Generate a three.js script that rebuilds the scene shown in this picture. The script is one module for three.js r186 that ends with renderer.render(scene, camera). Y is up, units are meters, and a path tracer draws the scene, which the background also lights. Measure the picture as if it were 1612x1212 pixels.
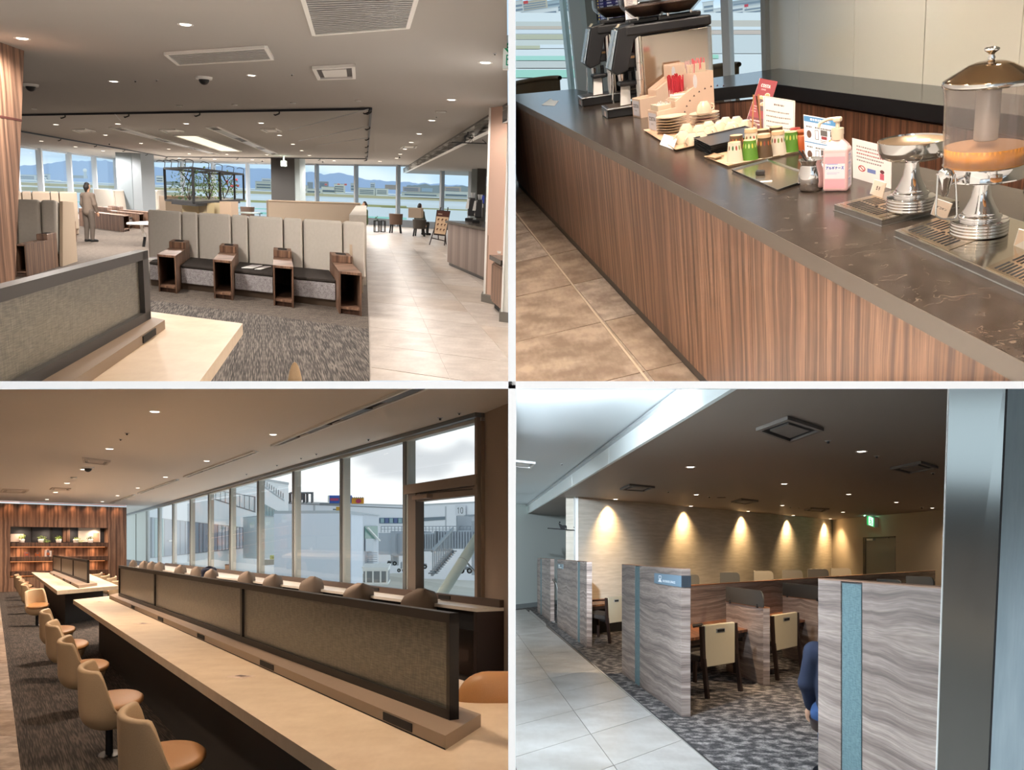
import * as THREE from 'three';
import { RoundedBoxGeometry } from 'three/addons/geometries/RoundedBoxGeometry.js';
import { mergeGeometries, toCreasedNormals } from 'three/addons/utils/BufferGeometryUtils.js';
import { MarchingCubes } from 'three/addons/objects/MarchingCubes.js';
import { RectAreaLightUniformsLib } from 'three/addons/lights/RectAreaLightUniformsLib.js';
import { createNoise2D, createNoise3D } from 'simplex-noise';

// ---------- camera, sky, exposure ----------
const F = 1400, CX = 806, CY = 606;
const scene = new THREE.Scene();
const camera = new THREE.PerspectiveCamera(2 * Math.atan(CY / F) * 180 / Math.PI, 1612 / 1212, 0.05, 9000);
camera.position.set(0, 0, 0); camera.lookAt(0, 0, -1);
const renderer = new THREE.WebGLRenderer({ antialias: true });
renderer.toneMapping = THREE.LinearToneMapping;
renderer.toneMappingExposure = 1.0;
renderer.shadowMap.enabled = true;
RectAreaLightUniformsLib.init();

function rng(seed) { let s = seed >>> 0; return () => { s = (s + 0x6d2b79f5) | 0; let t = Math.imul(s ^ (s >>> 15), 1 | s); t = (t + Math.imul(t ^ (t >>> 7), 61 | t)) ^ t; return ((t ^ (t >>> 14)) >>> 0) / 4294967296; }; }
const n2 = createNoise2D(rng(11)), n3 = createNoise3D(rng(12));
const fbm = (x, y, o = 4) => { let s = 0, a = 0.5; for (let i = 0; i < o; i++) { s += a * n2(x, y); x = x * 2.03 + 7.1; y = y * 2.03 + 3.7; a *= 0.5; } return s; };
const fbm3 = (x, y, z, o = 4) => { let s = 0, a = 0.5; for (let i = 0; i < o; i++) { s += a * n3(x, y, z); x *= 2.1; y *= 2.1; z *= 2.1; a *= 0.5; } return s; };
const clamp = (v, a = 0, b = 1) => Math.min(b, Math.max(a, v)), lerp = (a, b, t) => a + (b - a) * t, sstep = (a, b, t) => { t = clamp((t - a) / (b - a)); return t * t * (3 - 2 * t); };

{ // overcast sky with broken cloud near the horizon, paler blue higher up
  const W = 1024, H = 512, d = new Float32Array(W * H * 4);
  for (let j = 0; j < H; j++) {
    const el = ((j + 0.5) / H - 0.5) * Math.PI, y = Math.sin(el), c = Math.cos(el);
    for (let i = 0; i < W; i++) {
      const az = (i + 0.5) / W * 2 * Math.PI, x = c * Math.cos(az), z = c * Math.sin(az);
      const cl = fbm3(x * 5, y * 13 + 2, z * 5, 5), cl2 = fbm3(x * 9 + 4, y * 30, z * 9, 4);
      const e = el * 180 / Math.PI, hi = sstep(9, 20, e);
      let low = [0.93, 0.93, 0.93], g = sstep(0.0, 0.34, cl + 0.35 * cl2);
      low = low.map((v, k) => lerp(v, [0.54, 0.56, 0.59][k], g * 0.85));
      const w = sstep(-0.1, 0.35, cl2 * 0.6 + cl * 0.7);
      const high = [0.40, 0.60, 0.80].map((v, k) => lerp(v, [0.76, 0.85, 0.90][k], 0.25 + 0.6 * w));
      const o = (j * W + i) * 4;
      for (let k = 0; k < 3; k++) d[o + k] = e <= 0 ? [0.62, 0.72, 0.78][k] : lerp(low[k], high[k], hi);
      d[o + 3] = 1;
    }
  }
  const sky = new THREE.DataTexture(d, W, H, THREE.RGBAFormat, THREE.FloatType);
  sky.mapping = THREE.EquirectangularReflectionMapping; sky.magFilter = sky.minFilter = THREE.LinearFilter; sky.needsUpdate = true;
  scene.background = sky; scene.environment = sky;
  scene.backgroundIntensity = 1.25; scene.environmentIntensity = 1.25;
  const tilt = new THREE.Euler(-0.24, 0, 0); scene.backgroundRotation.copy(tilt); scene.environmentRotation.copy(tilt);
}

// ---------- rooms: four neighbouring halls behind one added cross of white partition walls ----------
const V = (x = 0, y = 0, z = 0) => new THREE.Vector3(x, y, z);
const UP = V(0, 1, 0);
class Room {   // floor h below the eye; the upper halls are tilted as a whole, the lower ones have a floor that runs down (s) with upright furniture
  constructor(h, s, dx, dy, sx, sy) {
    this.h = h; this.s = s; this.sx = sx; this.sy = sy; this.items = [];
    this.q = new THREE.Quaternion();
    if (dy) {
      const up = V(-dx, dy, F).normalize(), z = V(0, 0, 1).addScaledVector(up, -up.z).normalize(), x = up.clone().cross(z);
      this.q.setFromRotationMatrix(new THREE.Matrix4().makeBasis(x, up, z));
    }
    this.qi = this.q.clone().invert();
    this.O = V(0, -h, 0).applyQuaternion(this.q);
  }
  dir(x, y) { return V((x - CX) / F, (CY - y) / F, -1).applyQuaternion(this.qi); }
  at(x, y, H = 0) { const d = this.dir(x, y), t = (H - this.h) / (d.y - this.s * d.z); return V(d.x * t, H, d.z * t); }
  dep(x, y, t) { const d = this.dir(x, y); return V(d.x * t, this.h + d.y * t - this.s * d.z * t, d.z * t); }
  world(p) { return V(p.x, p.y + this.s * p.z, p.z).applyQuaternion(this.q).add(this.O); }
  px(p) { return -this.world(p).z / F; }                        // metres that one pixel of the photograph spans there
  up(p, y) { const w = this.world(V(p.x, 0, p.z)), u = V(0, 1, 0).applyQuaternion(this.q), m = (y - CY) / F; return (m * w.z - w.y) / (u.y - m * u.z); }
  wall(x, y, A, B) { const d = this.dir(x, y), nx = B.z - A.z, nz = A.x - B.x, t = (nx * A.x + nz * A.z) / (nx * d.x + nz * d.z); return V(d.x * t, this.h + d.y * t - this.s * d.z * t, d.z * t); }
}

// ---------- geometry helpers ----------
const merge = (l) => mergeGeometries(l.map((g) => { const n = g.index ? g.toNonIndexed() : g.clone(); for (const k of Object.keys(n.attributes)) if (!['position', 'normal', 'uv'].includes(k)) n.deleteAttribute(k); if (!n.attributes.uv) n.setAttribute('uv', new THREE.BufferAttribute(new Float32Array(n.attributes.position.count * 2), 2)); return n; }));
function bx(x0, x1, y0, y1, z0, z1, r = 0) {
  const w = x1 - x0, h = y1 - y0, d = z1 - z0, k = Math.min(r, w / 2.02, h / 2.02, d / 2.02);
  return (k > 0 ? new RoundedBoxGeometry(w, h, d, 2, k) : new THREE.BoxGeometry(w, h, d)).translate((x0 + x1) / 2, (y0 + y1) / 2, (z0 + z1) / 2);
}
const box = (w, h, d, x = 0, y = 0, z = 0, r = 0) => bx(x - w / 2, x + w / 2, y, y + h, z - d / 2, z + d / 2, r);   // stands on y
function solid(bot, top) {   // a prism between two rings of points, flat shaded
  const n = bot.length, p = [], tri = (a, b, c) => p.push(...a.toArray(), ...b.toArray(), ...c.toArray());
  let area = 0; for (let i = 0; i < n; i++) { const a = top[i], b = top[(i + 1) % n]; area += a.x * b.z - b.x * a.z; }
  if (area > 0) { bot = [...bot].reverse(); top = [...top].reverse(); }
  for (const f of THREE.ShapeUtils.triangulateShape(top.map((v) => new THREE.Vector2(v.x, -v.z)), [])) { tri(top[f[0]], top[f[1]], top[f[2]]); tri(bot[f[2]], bot[f[1]], bot[f[0]]); }
  for (let i = 0; i < n; i++) { const j = (i + 1) % n; tri(bot[i], bot[j], top[j]); tri(bot[i], top[j], top[i]); }
  const g = new THREE.BufferGeometry(); g.setAttribute('position', new THREE.Float32BufferAttribute(p, 3)); g.computeVertexNormals();
  g.setAttribute('uv', new THREE.Float32BufferAttribute(new Float32Array(p.length / 3 * 2), 2));
  return g;
}
const prism = (pts, y0, y1) => solid(pts.map((p) => V(p.x, y0, p.z)), pts.map((p) => V(p.x, y1, p.z)));
function slabOn(A, B, y0, y1, front, back = 0) {   // upright slab along A-B; front metres to the left of A->B (towards the viewer when A is left), back to the other side
  const e = V(B.x - A.x, 0, B.z - A.z).normalize(), n = V(-e.z, 0, e.x);
  return prism([V(A.x, 0, A.z).addScaledVector(n, front), V(B.x, 0, B.z).addScaledVector(n, front), V(B.x, 0, B.z).addScaledVector(n, -back), V(A.x, 0, A.z).addScaledVector(n, -back)], y0, y1);
}
function sheet(A, B, y0, y1) { const g = new THREE.BufferGeometry(), q = [V(A.x, y0, A.z), V(B.x, y0, B.z), V(B.x, y1, B.z), V(A.x, y1, A.z)]; g.setAttribute('position', new THREE.Float32BufferAttribute([0, 1, 2, 0, 2, 3].flatMap((i) => q[i].toArray()), 3)); g.computeVertexNormals(); g.setAttribute('uv', new THREE.Float32BufferAttribute(new Float32Array(12), 2)); return g; }
function plate(pts, th = 0.004) {   // thin plate through four corners (any plane)
  const n = pts[1].clone().sub(pts[0]).cross(pts[3].clone().sub(pts[0])).normalize().multiplyScalar(th), o = pts.map((p) => p.clone().add(n));
  const p = [], uv = [], quad = (a, b, c, d) => { for (const v of [a, b, c, a, c, d]) p.push(...v.toArray()); uv.push(0, 0, 1, 0, 1, 1, 0, 0, 1, 1, 0, 1); };
  quad(o[0], o[1], o[2], o[3]); quad(pts[3], pts[2], pts[1], pts[0]);
  for (let i = 0; i < 4; i++) { const j = (i + 1) % 4; quad(pts[i], pts[j], o[j], o[i]); }
  const g = new THREE.BufferGeometry(); g.setAttribute('position', new THREE.Float32BufferAttribute(p, 3)); g.setAttribute('uv', new THREE.Float32BufferAttribute(uv, 2)); g.computeVertexNormals(); return g;
}
const lathe = (prof, seg = 32) => new THREE.LatheGeometry(prof.map(([r, y]) => new THREE.Vector2(Math.max(r, 1e-4), y)), seg);
const cyl = (r0, r1, h, x = 0, y = 0, z = 0, seg = 16) => new THREE.CylinderGeometry(r1, r0, h, seg).translate(x, y + h / 2, z);
const tube = (pts, r, seg = 8, n = 0) => new THREE.TubeGeometry(new THREE.CatmullRomCurve3(pts, false, 'catmullrom', 0.2), n || Math.max(4, pts.length * 6), r, seg);
function rod(A, B, r, seg = 8) { const d = B.clone().sub(A), g = new THREE.CylinderGeometry(r, r, d.length(), seg); g.applyQuaternion(new THREE.Quaternion().setFromUnitVectors(UP, d.clone().normalize())); return g.translate(...A.clone().add(B).multiplyScalar(0.5).toArray()); }
function bar(A, B, w, h) { const d = B.clone().sub(A), L = d.length(), g = new THREE.BoxGeometry(w, h, L); const m = new THREE.Matrix4().lookAt(B, A, Math.abs(d.y) > 0.95 * L ? V(1, 0, 0) : UP); g.applyMatrix4(m); return g.translate(...A.clone().add(B).multiplyScalar(0.5).toArray()); }
const sph = (r, x = 0, y = 0, z = 0, s = 16) => new THREE.SphereGeometry(r, s, s >> 1).translate(x, y, z);
const ext = (pts, depth, bevel = 0) => new THREE.ExtrudeGeometry(new THREE.Shape(pts.map(([x, y]) => new THREE.Vector2(x, y))), { depth, bevelEnabled: bevel > 0, bevelSize: bevel, bevelThickness: bevel, bevelSegments: 2, curveSegments: 10 });
function boxUV(g, m) {
  const p = g.attributes.position, n = g.attributes.normal, uv = new Float32Array(p.count * 2);
  for (let i = 0; i < p.count; i++) {
    const ax = Math.abs(n.getX(i)), ay = Math.abs(n.getY(i)), az = Math.abs(n.getZ(i)), x = p.getX(i), y = p.getY(i), z = p.getZ(i);
    const [a, b] = ay > ax && ay > az ? [x, z] : ax > az ? [z, y] : [x, y];
    uv[i * 2] = a / m; uv[i * 2 + 1] = b / m;
  }
  g.setAttribute('uv', new THREE.BufferAttribute(uv, 2)); return g;
}

// ---------- object helpers ----------
const taken = {};
const numbered = (n) => { const k = taken[n] = (taken[n] ?? -1) + 1; return k ? `${n}_${String(k).padStart(3, '0')}` : n; };
const meshes = [];
function mk(geo, mat, name, R) {
  if (mat.userData.m && !geo.userData.keep) { geo = geo.index ? geo.toNonIndexed() : geo; boxUV(geo, mat.userData.m); }
  const o = new THREE.Mesh(geo, mat); o.name = name; o.castShadow = o.receiveShadow = true; o.room = R; meshes.push(o); return o;
}
function tag(o, label, category, group) { if (label) o.userData.label = label; if (category) o.userData.category = category; if (group) o.userData.group = group; return o; }
function thing(R, name, label, category, p, turn = 0, group) {   // a Group at the thing's base; its parts are made in its own upright axes
  const o = new THREE.Group(); o.name = numbered(name); o.room = R; o.base = p.clone(); o.turn = turn;
  o.position.copy(R.world(p)); o.quaternion.copy(R.q).multiply(new THREE.Quaternion().setFromAxisAngle(UP, turn)); scene.add(o);
  return tag(o, label, category, group);
}
function part(o, name, geo, mat, label) { const m = mk(geo, mat, name, o.room); o.add(m); if (label) m.userData.label = label; return m; }
const lie = (g) => { if (g.room.s) g.quaternion.copy(new THREE.Quaternion().setFromUnitVectors(UP, V(0, 1, -g.room.s).normalize())).multiply(new THREE.Quaternion().setFromAxisAngle(UP, g.turn)); return g; };   // lay a thing flat on the sloping floor or ceiling
function along(geo, dir, m) { const p = geo.attributes.position, d = V(dir.x, 0, dir.z).normalize(), uv = new Float32Array(p.count * 2); for (let i = 0; i < p.count; i++) { const x = p.getX(i), z = p.getZ(i); uv[i * 2] = (x * -d.z + z * d.x) / m; uv[i * 2 + 1] = (x * d.x + z * d.z) / m; } geo.setAttribute('uv', new THREE.BufferAttribute(uv, 2)); geo.userData.keep = true; return geo; }   // floor pattern running along dir
const loc = (o, p) => { const s = o.room.s, q = V(p.x - o.base.x, p.y - o.base.y + s * (p.z - o.base.z), p.z - o.base.z); return q.applyAxisAngle(UP, -o.turn); };   // room point -> the thing's axes
function slope(R, g) { if (!R.s) return g; const p = g.attributes.position; for (let i = 0; i < p.count; i++) p.setY(i, p.getY(i) + R.s * p.getZ(i)); g.computeVertexNormals(); return g; }
function fit(o, name, geo, mat, label, parent) {   // a part given in the room's axes (heights above its floor)
  geo = geo.index ? geo.toNonIndexed() : geo.clone(); if (mat.userData.m && !geo.userData.keep) boxUV(geo, mat.userData.m);
  slope(o.room, geo); geo.translate(-o.base.x, -(o.base.y + o.room.s * o.base.z), -o.base.z); if (o.turn) geo.rotateY(-o.turn);
  geo.userData.keep = true; const m = mk(geo, mat, name, o.room); (parent || o).add(m); if (label) m.userData.label = label; return m;
}
const baseOf = (g) => { g.computeBoundingBox(); const b = g.boundingBox; return V((b.min.x + b.max.x) / 2, b.min.y, (b.min.z + b.max.z) / 2); };
function one(R, name, label, category, geo, mat, group) {   // a thing that is a single mesh, in the room's axes
  const b = baseOf(geo); geo = geo.index ? geo.toNonIndexed() : geo.clone(); if (mat.userData.m && !geo.userData.keep) boxUV(geo, mat.userData.m);
  slope(R, geo); geo.translate(-b.x, -(b.y + R.s * b.z), -b.z); geo.userData.keep = true;
  const m = mk(geo, mat, numbered(name), R); m.position.copy(R.world(b)); m.quaternion.copy(R.q); scene.add(m); return tag(m, label, category, group);
}
function struct(R, name, geo, mat) { const m = one(R, name, null, null, geo, mat); m.userData.kind = 'structure'; return m; }
function structGroup(R, name, p) { const o = thing(R, name, null, null, p); o.userData.kind = 'structure'; return o; }
function dup(src, R, p, turn, label, group) {
  const c = src.clone(true); c.name = numbered(src.name.replace(/_\d{3}$/, '')); c.room = R; c.base = p.clone(); c.turn = turn;
  c.position.copy(R.world(p)); c.quaternion.copy(R.q).multiply(new THREE.Quaternion().setFromAxisAngle(UP, turn)); c.userData = { ...src.userData };
  c.traverse((m) => { if (m.isMesh) { m.room = R; meshes.push(m); } });
  if (label) c.userData.label = label; if (group) c.userData.group = group; scene.add(c); return c;
}
const facing = (A, B) => Math.atan2(-(B.z - A.z), B.x - A.x);     // turn that lays the own x axis along A->B

// ---------- textures and materials ----------
function tex(n, fn, srgb = true) {
  const d = new Uint8Array(n * n * 4);
  for (let j = 0; j < n; j++) for (let i = 0; i < n; i++) { const c = fn(i / n, j / n), o = (j * n + i) * 4; d[o] = clamp(c[0], 0, 255); d[o + 1] = clamp(c[1], 0, 255); d[o + 2] = clamp(c[2], 0, 255); d[o + 3] = 255; }
  const t = new THREE.DataTexture(d, n, n); t.wrapS = t.wrapT = THREE.MirroredRepeatWrapping; t.magFilter = THREE.LinearFilter; t.minFilter = THREE.LinearMipmapLinearFilter; t.generateMipmaps = true;
  if (srgb) t.colorSpace = THREE.SRGBColorSpace; t.needsUpdate = true; return t;
}
function M(o, m) { const k = o.transmission || o.clearcoat || o.sheen || o.ior ? new THREE.MeshPhysicalMaterial(o) : new THREE.MeshStandardMaterial(o); if (m) k.userData.m = m; return k; }
const P = (hex, roughness = 0.6, metalness = 0, more = {}) => M({ color: hex, roughness, metalness, ...more });
const mixc = (a, b, t) => [lerp(a[0], b[0], t), lerp(a[1], b[1], t), lerp(a[2], b[2], t)];
function wood(dark, mid, light, fu = 14, seed = 0, wav = 0.1, across = false) {
  return tex(512, (u, v) => {
    if (across) [u, v] = [v + 0.05 * fbm(u * 1.1 + seed, 4, 2), u];
    const w = u + wav * fbm(u * 2 + seed, v * 0.8, 2), a = fbm(w * fu + seed, v * 0.3, 3), b = fbm(w * fu * 5, v * 0.8 + seed, 3), c = fbm(w * fu * 16 + seed, v * 5, 2);
    const t = clamp(0.5 + a * (across ? 0.75 : 0.95) + b * 0.5); let k = t < 0.5 ? mixc(dark, mid, t * 2) : mixc(mid, light, t * 2 - 1);
    const f = 1 + c * 0.16; return [k[0] * f, k[1] * f, k[2] * f];
  });
}
const stone = (c, d, sc = 3, amt = 0.5, seed = 0) => tex(512, (u, v) => { const a = fbm(u * sc + seed, v * sc, 5), b = fbm(u * sc * 9, v * sc * 3 + seed, 4), t = clamp(0.5 + a * 0.9 * amt * 2 + b * 0.5 * amt); return mixc(d, c, t); });
const TX = {
  walnut: wood([84, 60, 46], [122, 92, 73], [160, 124, 100], 12, 1, 0.03),
  oakgreyH: wood([108, 94, 88], [146, 130, 121], [180, 164, 154], 10, 5, 0.04, true),
  tileA: stone([214, 204, 194], [188, 176, 164], 3, 0.5, 2), tileB: stone([206, 195, 184], [180, 168, 157], 3, 0.5, 8), tileC: stone([188, 174, 160], [140, 124, 110], 4, 0.6, 15),
  rib: tex(512, (u, v) => { const r = fbm(u * 64, v * 2.2, 3), q = fbm(u * 9 + 3, v * 1.5, 3), s = clamp(0.45 + r * 1.1 + q * 0.3); return mixc([48, 44, 41], [132, 123, 114], s); }),
  mott: tex(512, (u, v) => { const a = fbm(u * 9, v * 9, 5), b = fbm(u * 60, v * 60, 3), t = clamp(0.42 + a * 1.15 + b * 0.55); return mixc([40, 37, 37], [150, 143, 138], t); }),
  brown: tex(512, (u, v) => { const b = fbm(u * 50, v * 50, 4), a = fbm(u * 8, v * 8, 3), t = clamp(0.45 + b * 0.8 + a * 0.3); return mixc([62, 54, 48], [132, 120, 108], t); }),
  fleck: tex(256, (u, v) => { const a = fbm(u * 5, v * 5, 3), b = fbm(u * 22 + 3, v * 16, 4), t = clamp(0.6 + a * 0.3 - sstep(0.18, 0.4, b) * 0.8); return mixc([118, 112, 112], [196, 192, 192], t); }),
  marble: tex(512, (u, v) => { const w = fbm(u * 2 + 1, v * 2, 4), k = Math.abs(fbm(u * 1.7 + w, v * 1.7 + 5, 4)), vein = sstep(0.012, 0.0, k) * 0.55, b = fbm(u * 7, v * 7, 4); return mixc([60 + b * 14, 51 + b * 13, 44 + b * 12], [150, 136, 120], vein); }),
  weave: tex(512, (u, v) => { const a = n2(u * 110, v * 5), b = n2(u * 5 + 40, v * 110), c = fbm(u * 6, v * 6, 2), t = clamp(0.5 + a * 0.32 + b * 0.32 + c * 0.1); return mixc([96, 92, 84], [214, 205, 186], t); }),
  weaveT: tex(256, (u, v) => { const a = n2(u * 150, v * 7), b = n2(u * 7 + 40, v * 130), t = clamp(0.5 + a * 0.4 + b * 0.35); return mixc([92, 124, 134], [160, 190, 194], t); }),
  leather: tex(256, (u, v) => { const a = fbm(u * 40, v * 40, 3), t = 0.5 + a * 0.25; return mixc([176, 150, 118], [204, 180, 146], t); }),
  fabric: tex(256, (u, v) => { const a = fbm(u * 90, v * 90, 2), b = fbm(u * 6, v * 6, 3); return mixc([186, 178, 166], [212, 204, 193], 0.5 + a * 0.45 + b * 0.15); }),
  stripes: tex(256, (u, v) => { const b = fbm(u * 2.2, v * 22, 3), t = clamp(0.5 + b * 0.6); return mixc([196, 188, 172], [222, 214, 200], t); }),
};
const MT = {
  white: P(0xeeeeea, 0.6), ceil: P(0xaaa7a2, 0.9), ceilWarm: P(0xe2dcd4, 0.9), ceilBrown: P(0x8c837b, 0.75), fascia: P(0xe9efec, 0.7), wallGrey: P(0xa9aaa5, 0.85), beam: P(0xf6f7f4, 0.8),
  black: P(0x17171a, 0.45), matBlack: P(0x101012, 0.8), frame: P(0x3b3a3a, 0.45, 0.3), frameDark: P(0x1f1d1c, 0.45, 0.2), rail: P(0x33373d, 0.5, 0.4),
  steel: P(0xd6d6d4, 0.12, 1), steelBr: P(0xc2c6c8, 0.24, 1), chrome: P(0xececec, 0.05, 1), alu: P(0xb9bcbd, 0.4, 0.6), greyPaint: P(0x747e84, 0.7),
  walnut: M({ map: TX.walnut, roughness: 0.5 }, 1.3), walnutDark: M({ map: TX.walnut, color: 0xa89c94, roughness: 0.55 }, 1.3), oak: M({ map: TX.oakgreyH, roughness: 0.5 }, 1.1),
  rib: M({ map: TX.rib, roughness: 1, bumpMap: TX.rib, bumpScale: 0.004 }, 1.1), mott: M({ map: TX.mott, roughness: 1, bumpMap: TX.mott, bumpScale: 0.004 }, 1.5), brown: M({ map: TX.brown, roughness: 1 }, 1.2),
  tiles: [M({ map: TX.tileA, roughness: 0.32 }, 1.7), M({ map: TX.tileB, roughness: 0.34 }, 1.3), M({ map: TX.tileA, color: 0xf4efe9, roughness: 0.3 }, 2.3)],
  tilesC: [M({ map: TX.tileC, roughness: 0.45 }, 1.1), M({ map: TX.tileC, color: 0xefe7de, roughness: 0.5 }, 1.5)],
  grout: P(0x6f665e, 0.95), fleck: M({ map: TX.fleck, roughness: 0.9 }, 0.5), seatTop: M({ map: TX.brown, color: 0x8a8684, roughness: 1 }, 0.6),
  fabric: M({ map: TX.fabric, roughness: 0.95 }, 0.5), fabricPale: M({ map: TX.fabric, color: 0xffffff, roughness: 0.95 }, 0.5), taupe: P(0x9c8c7b, 0.9), beige: P(0xb8a48d, 0.85),
  table: M({ map: stone([222, 203, 176], [206, 184, 156], 4, 0.4, 20), roughness: 0.42 }, 1.4), blockTop: P(0x8e7b69, 0.5), blockDark: P(0x6b5b4d, 0.5),
  leather: M({ map: TX.leather, roughness: 0.5 }, 0.4), leatherSeat: M({ map: TX.leather, color: 0xdcb994, roughness: 0.45 }, 0.4),
  screen: M({ map: TX.weave, color: 0xdde0da, roughness: 0.38, transmission: 0.6, thickness: 0 }, 0.55),
  glass: M({ color: 0xfafefe, roughness: 0, transmission: 1, thickness: 0, ior: 1.14, metalness: 0 }),
  marble: M({ map: TX.marble, roughness: 0.2, ior: 1.28 }, 0.9), marbleEdge: P(0x5b534a, 0.4), cream: P(0xe2d0b6, 0.3), china: M({ color: 0xe6d3b8, roughness: 0.12, clearcoat: 0.6 }), acrylic: P(0xe9cdb6, 0.35), paper: P(0xf0eee9, 0.8),
  stripes: M({ map: TX.stripes, roughness: 0.9 }, 1.6), teal: M({ map: TX.weaveT, color: 0xc4cccc, roughness: 0.55 }, 0.5), chairCream: P(0xd6cdb4, 0.55), darkWood: P(0x2c1d18, 0.5), deskWood: M({ map: TX.walnut, color: 0xf0c8a0, roughness: 0.4 }, 0.9),
  lamp: M({ color: 0xffffff, emissive: 0xfff1de, emissiveIntensity: 6, roughness: 0.5 }), lampWarm: M({ color: 0xffffff, emissive: 0xff9c58, emissiveIntensity: 1.3, roughness: 0.5 }), panelLamp: M({ color: 0xffffff, emissive: 0xfff0d0, emissiveIntensity: 1.1, roughness: 0.5 }),
  leaf: P(0x5d7c34, 0.6), leaf2: P(0x86a23f, 0.6), leaf3: P(0x47663a, 0.6), skin: P(0xc79c80, 0.6), hair: P(0x1c1714, 0.6), ledge: P(0x4a3a31, 0.5),
};
function sign(w, h, draw) {   // flat print
  const c = document.createElement('canvas'); c.width = w; c.height = h; const g = c.getContext('2d'); draw(g, w, h);
  const t = new THREE.CanvasTexture(c); t.colorSpace = THREE.SRGBColorSpace; t.magFilter = THREE.LinearFilter; return t;
}
const printed = (w, h, draw, more = {}) => M({ map: sign(w, h, draw), roughness: 0.6, ...more });
function lines(g, x, y, w, n, gap, hgt, col, r = rng(5)) { g.fillStyle = col; for (let i = 0; i < n; i++) { let a = x; const end = x + w * (0.7 + 0.3 * r()); while (a < end) { const l = hgt * (0.5 + r() * 0.7); g.fillRect(a, y + i * gap, Math.min(l, end - a), hgt); a += l + hgt * 0.35; } } }

// ---------- fittings shared by the halls ----------
function spot(R, p, target, I, color = 0xffe2c0, angle = 1.15, pen = 0.7, soft = 3) {
  const l = new THREE.SpotLight(color, I, 0, angle, pen, 2); l.position.copy(R.world(p)); l.target.position.copy(R.world(target)); l.castShadow = true; l.shadow.radius = soft; l.name = 'lamp_light'; scene.add(l, l.target); return l;
}
function unseenLamp(R, X, Z, H, I, color, label, angle = 1.3, tx = 0, tz = 0) {   // an unseen ceiling lamp, out of view, placed to light what lies below
  const lv = 1.5 - R.s * Z + 0.004 * Z, under = R.s && lv < H; if (under) H = lv;   // under the added level wall that closes the near part of the lower halls
  const p = V(X, H, Z), g = thing(R, 'ceiling_lamp', label, 'ceiling lamp', p); if (!under) lie(g); part(g, 'trim_ring', lathe([[0.06, 0.0], [0.075, -0.001], [0.078, 0.004]], 20), MT.white); part(g, 'diffuser', lathe([[0, -0.001], [0.05, -0.001], [0.062, 0.002]], 20), MT.lamp); spot(R, V(X, H - 0.04, Z), V(X + tx, 0, Z + tz), I, color, angle, 0.6, 3);
}
function downlight(R, x, y, H, rpx, label, I, o = {}) {   // recessed round ceiling lamp; rpx is its radius in pixels of the photograph
  const p = R.at(x, y, H), r = rpx * R.px(p), g = lie(thing(R, 'ceiling_lamp', label, 'ceiling lamp', p, 0, o.group));
  part(g, 'trim_ring', lathe([[r * 1.0, 0.002], [r * 1.22, -0.004], [r * 1.25, 0.004], [r * 1.0, 0.012]], 20), MT.white);
  part(g, 'diffuser', lathe([[0, -0.006], [r * 0.7, -0.006], [r * 1.01, 0.004], [0, 0.006]], 20), o.mat || MT.lamp);
  if (o.spill) { const l = new THREE.PointLight(o.color, o.spill, 0, 2); l.position.copy(R.world(V(p.x, p.y - 0.08, p.z))); l.castShadow = true; scene.add(l); }
  if (I) spot(R, V(p.x, p.y - 0.03, p.z), V(p.x + (o.tx || 0), 0, p.z + (o.tz || 0)), I, o.color, o.angle, o.pen, o.soft ?? 4);
  return g;
}
function sprinkler(R, x, y, H, rpx, label) {
  const p = R.at(x, y, H), r = rpx * R.px(p), g = lie(thing(R, 'ceiling_sensor', label, 'ceiling sensor', p));
  part(g, 'cover_plate', lathe([[0, -0.008], [r * 0.8, -0.008], [r, 0]], 16), MT.alu); part(g, 'nozzle', lathe([[0, -r * 0.9], [r * 0.35, -r * 0.8], [r * 0.42, -0.006], [0, 0]], 12), MT.frame); return g;
}
function cassette(R, pts, H, label, mats = [MT.white, MT.frame], n = 1) {   // square ceiling air outlet: frame, dark slot, centre panel; pts = four corners (px)
  const c = pts.map(([x, y]) => R.at(x, y, H)), mid = c.reduce((a, b) => a.add(b), V()).multiplyScalar(0.25), g = thing(R, 'ceiling_air_outlet', label, 'air vent', V(mid.x, H, mid.z));
  const ring = (k) => c.map((p) => p.clone().lerp(mid, k)), fr = (a, b, y0, y1) => { const A = ring(a), B = ring(b), l = []; for (let i = 0; i < 4; i++) { const j = (i + 1) % 4; l.push(prism([A[i], A[j], B[j], B[i]], y0, y1)); } return merge(l); };
  fit(g, 'frame', fr(0, 0.16, H - 0.03, H - 0.001), mats[0]); fit(g, 'slot', fr(0.16, 0.42, H - 0.012, H - 0.001), mats[1]); fit(g, 'centre_panel', prism(ring(0.42), H - 0.026, H - 0.001), mats[0]);
  return g;
}
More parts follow.
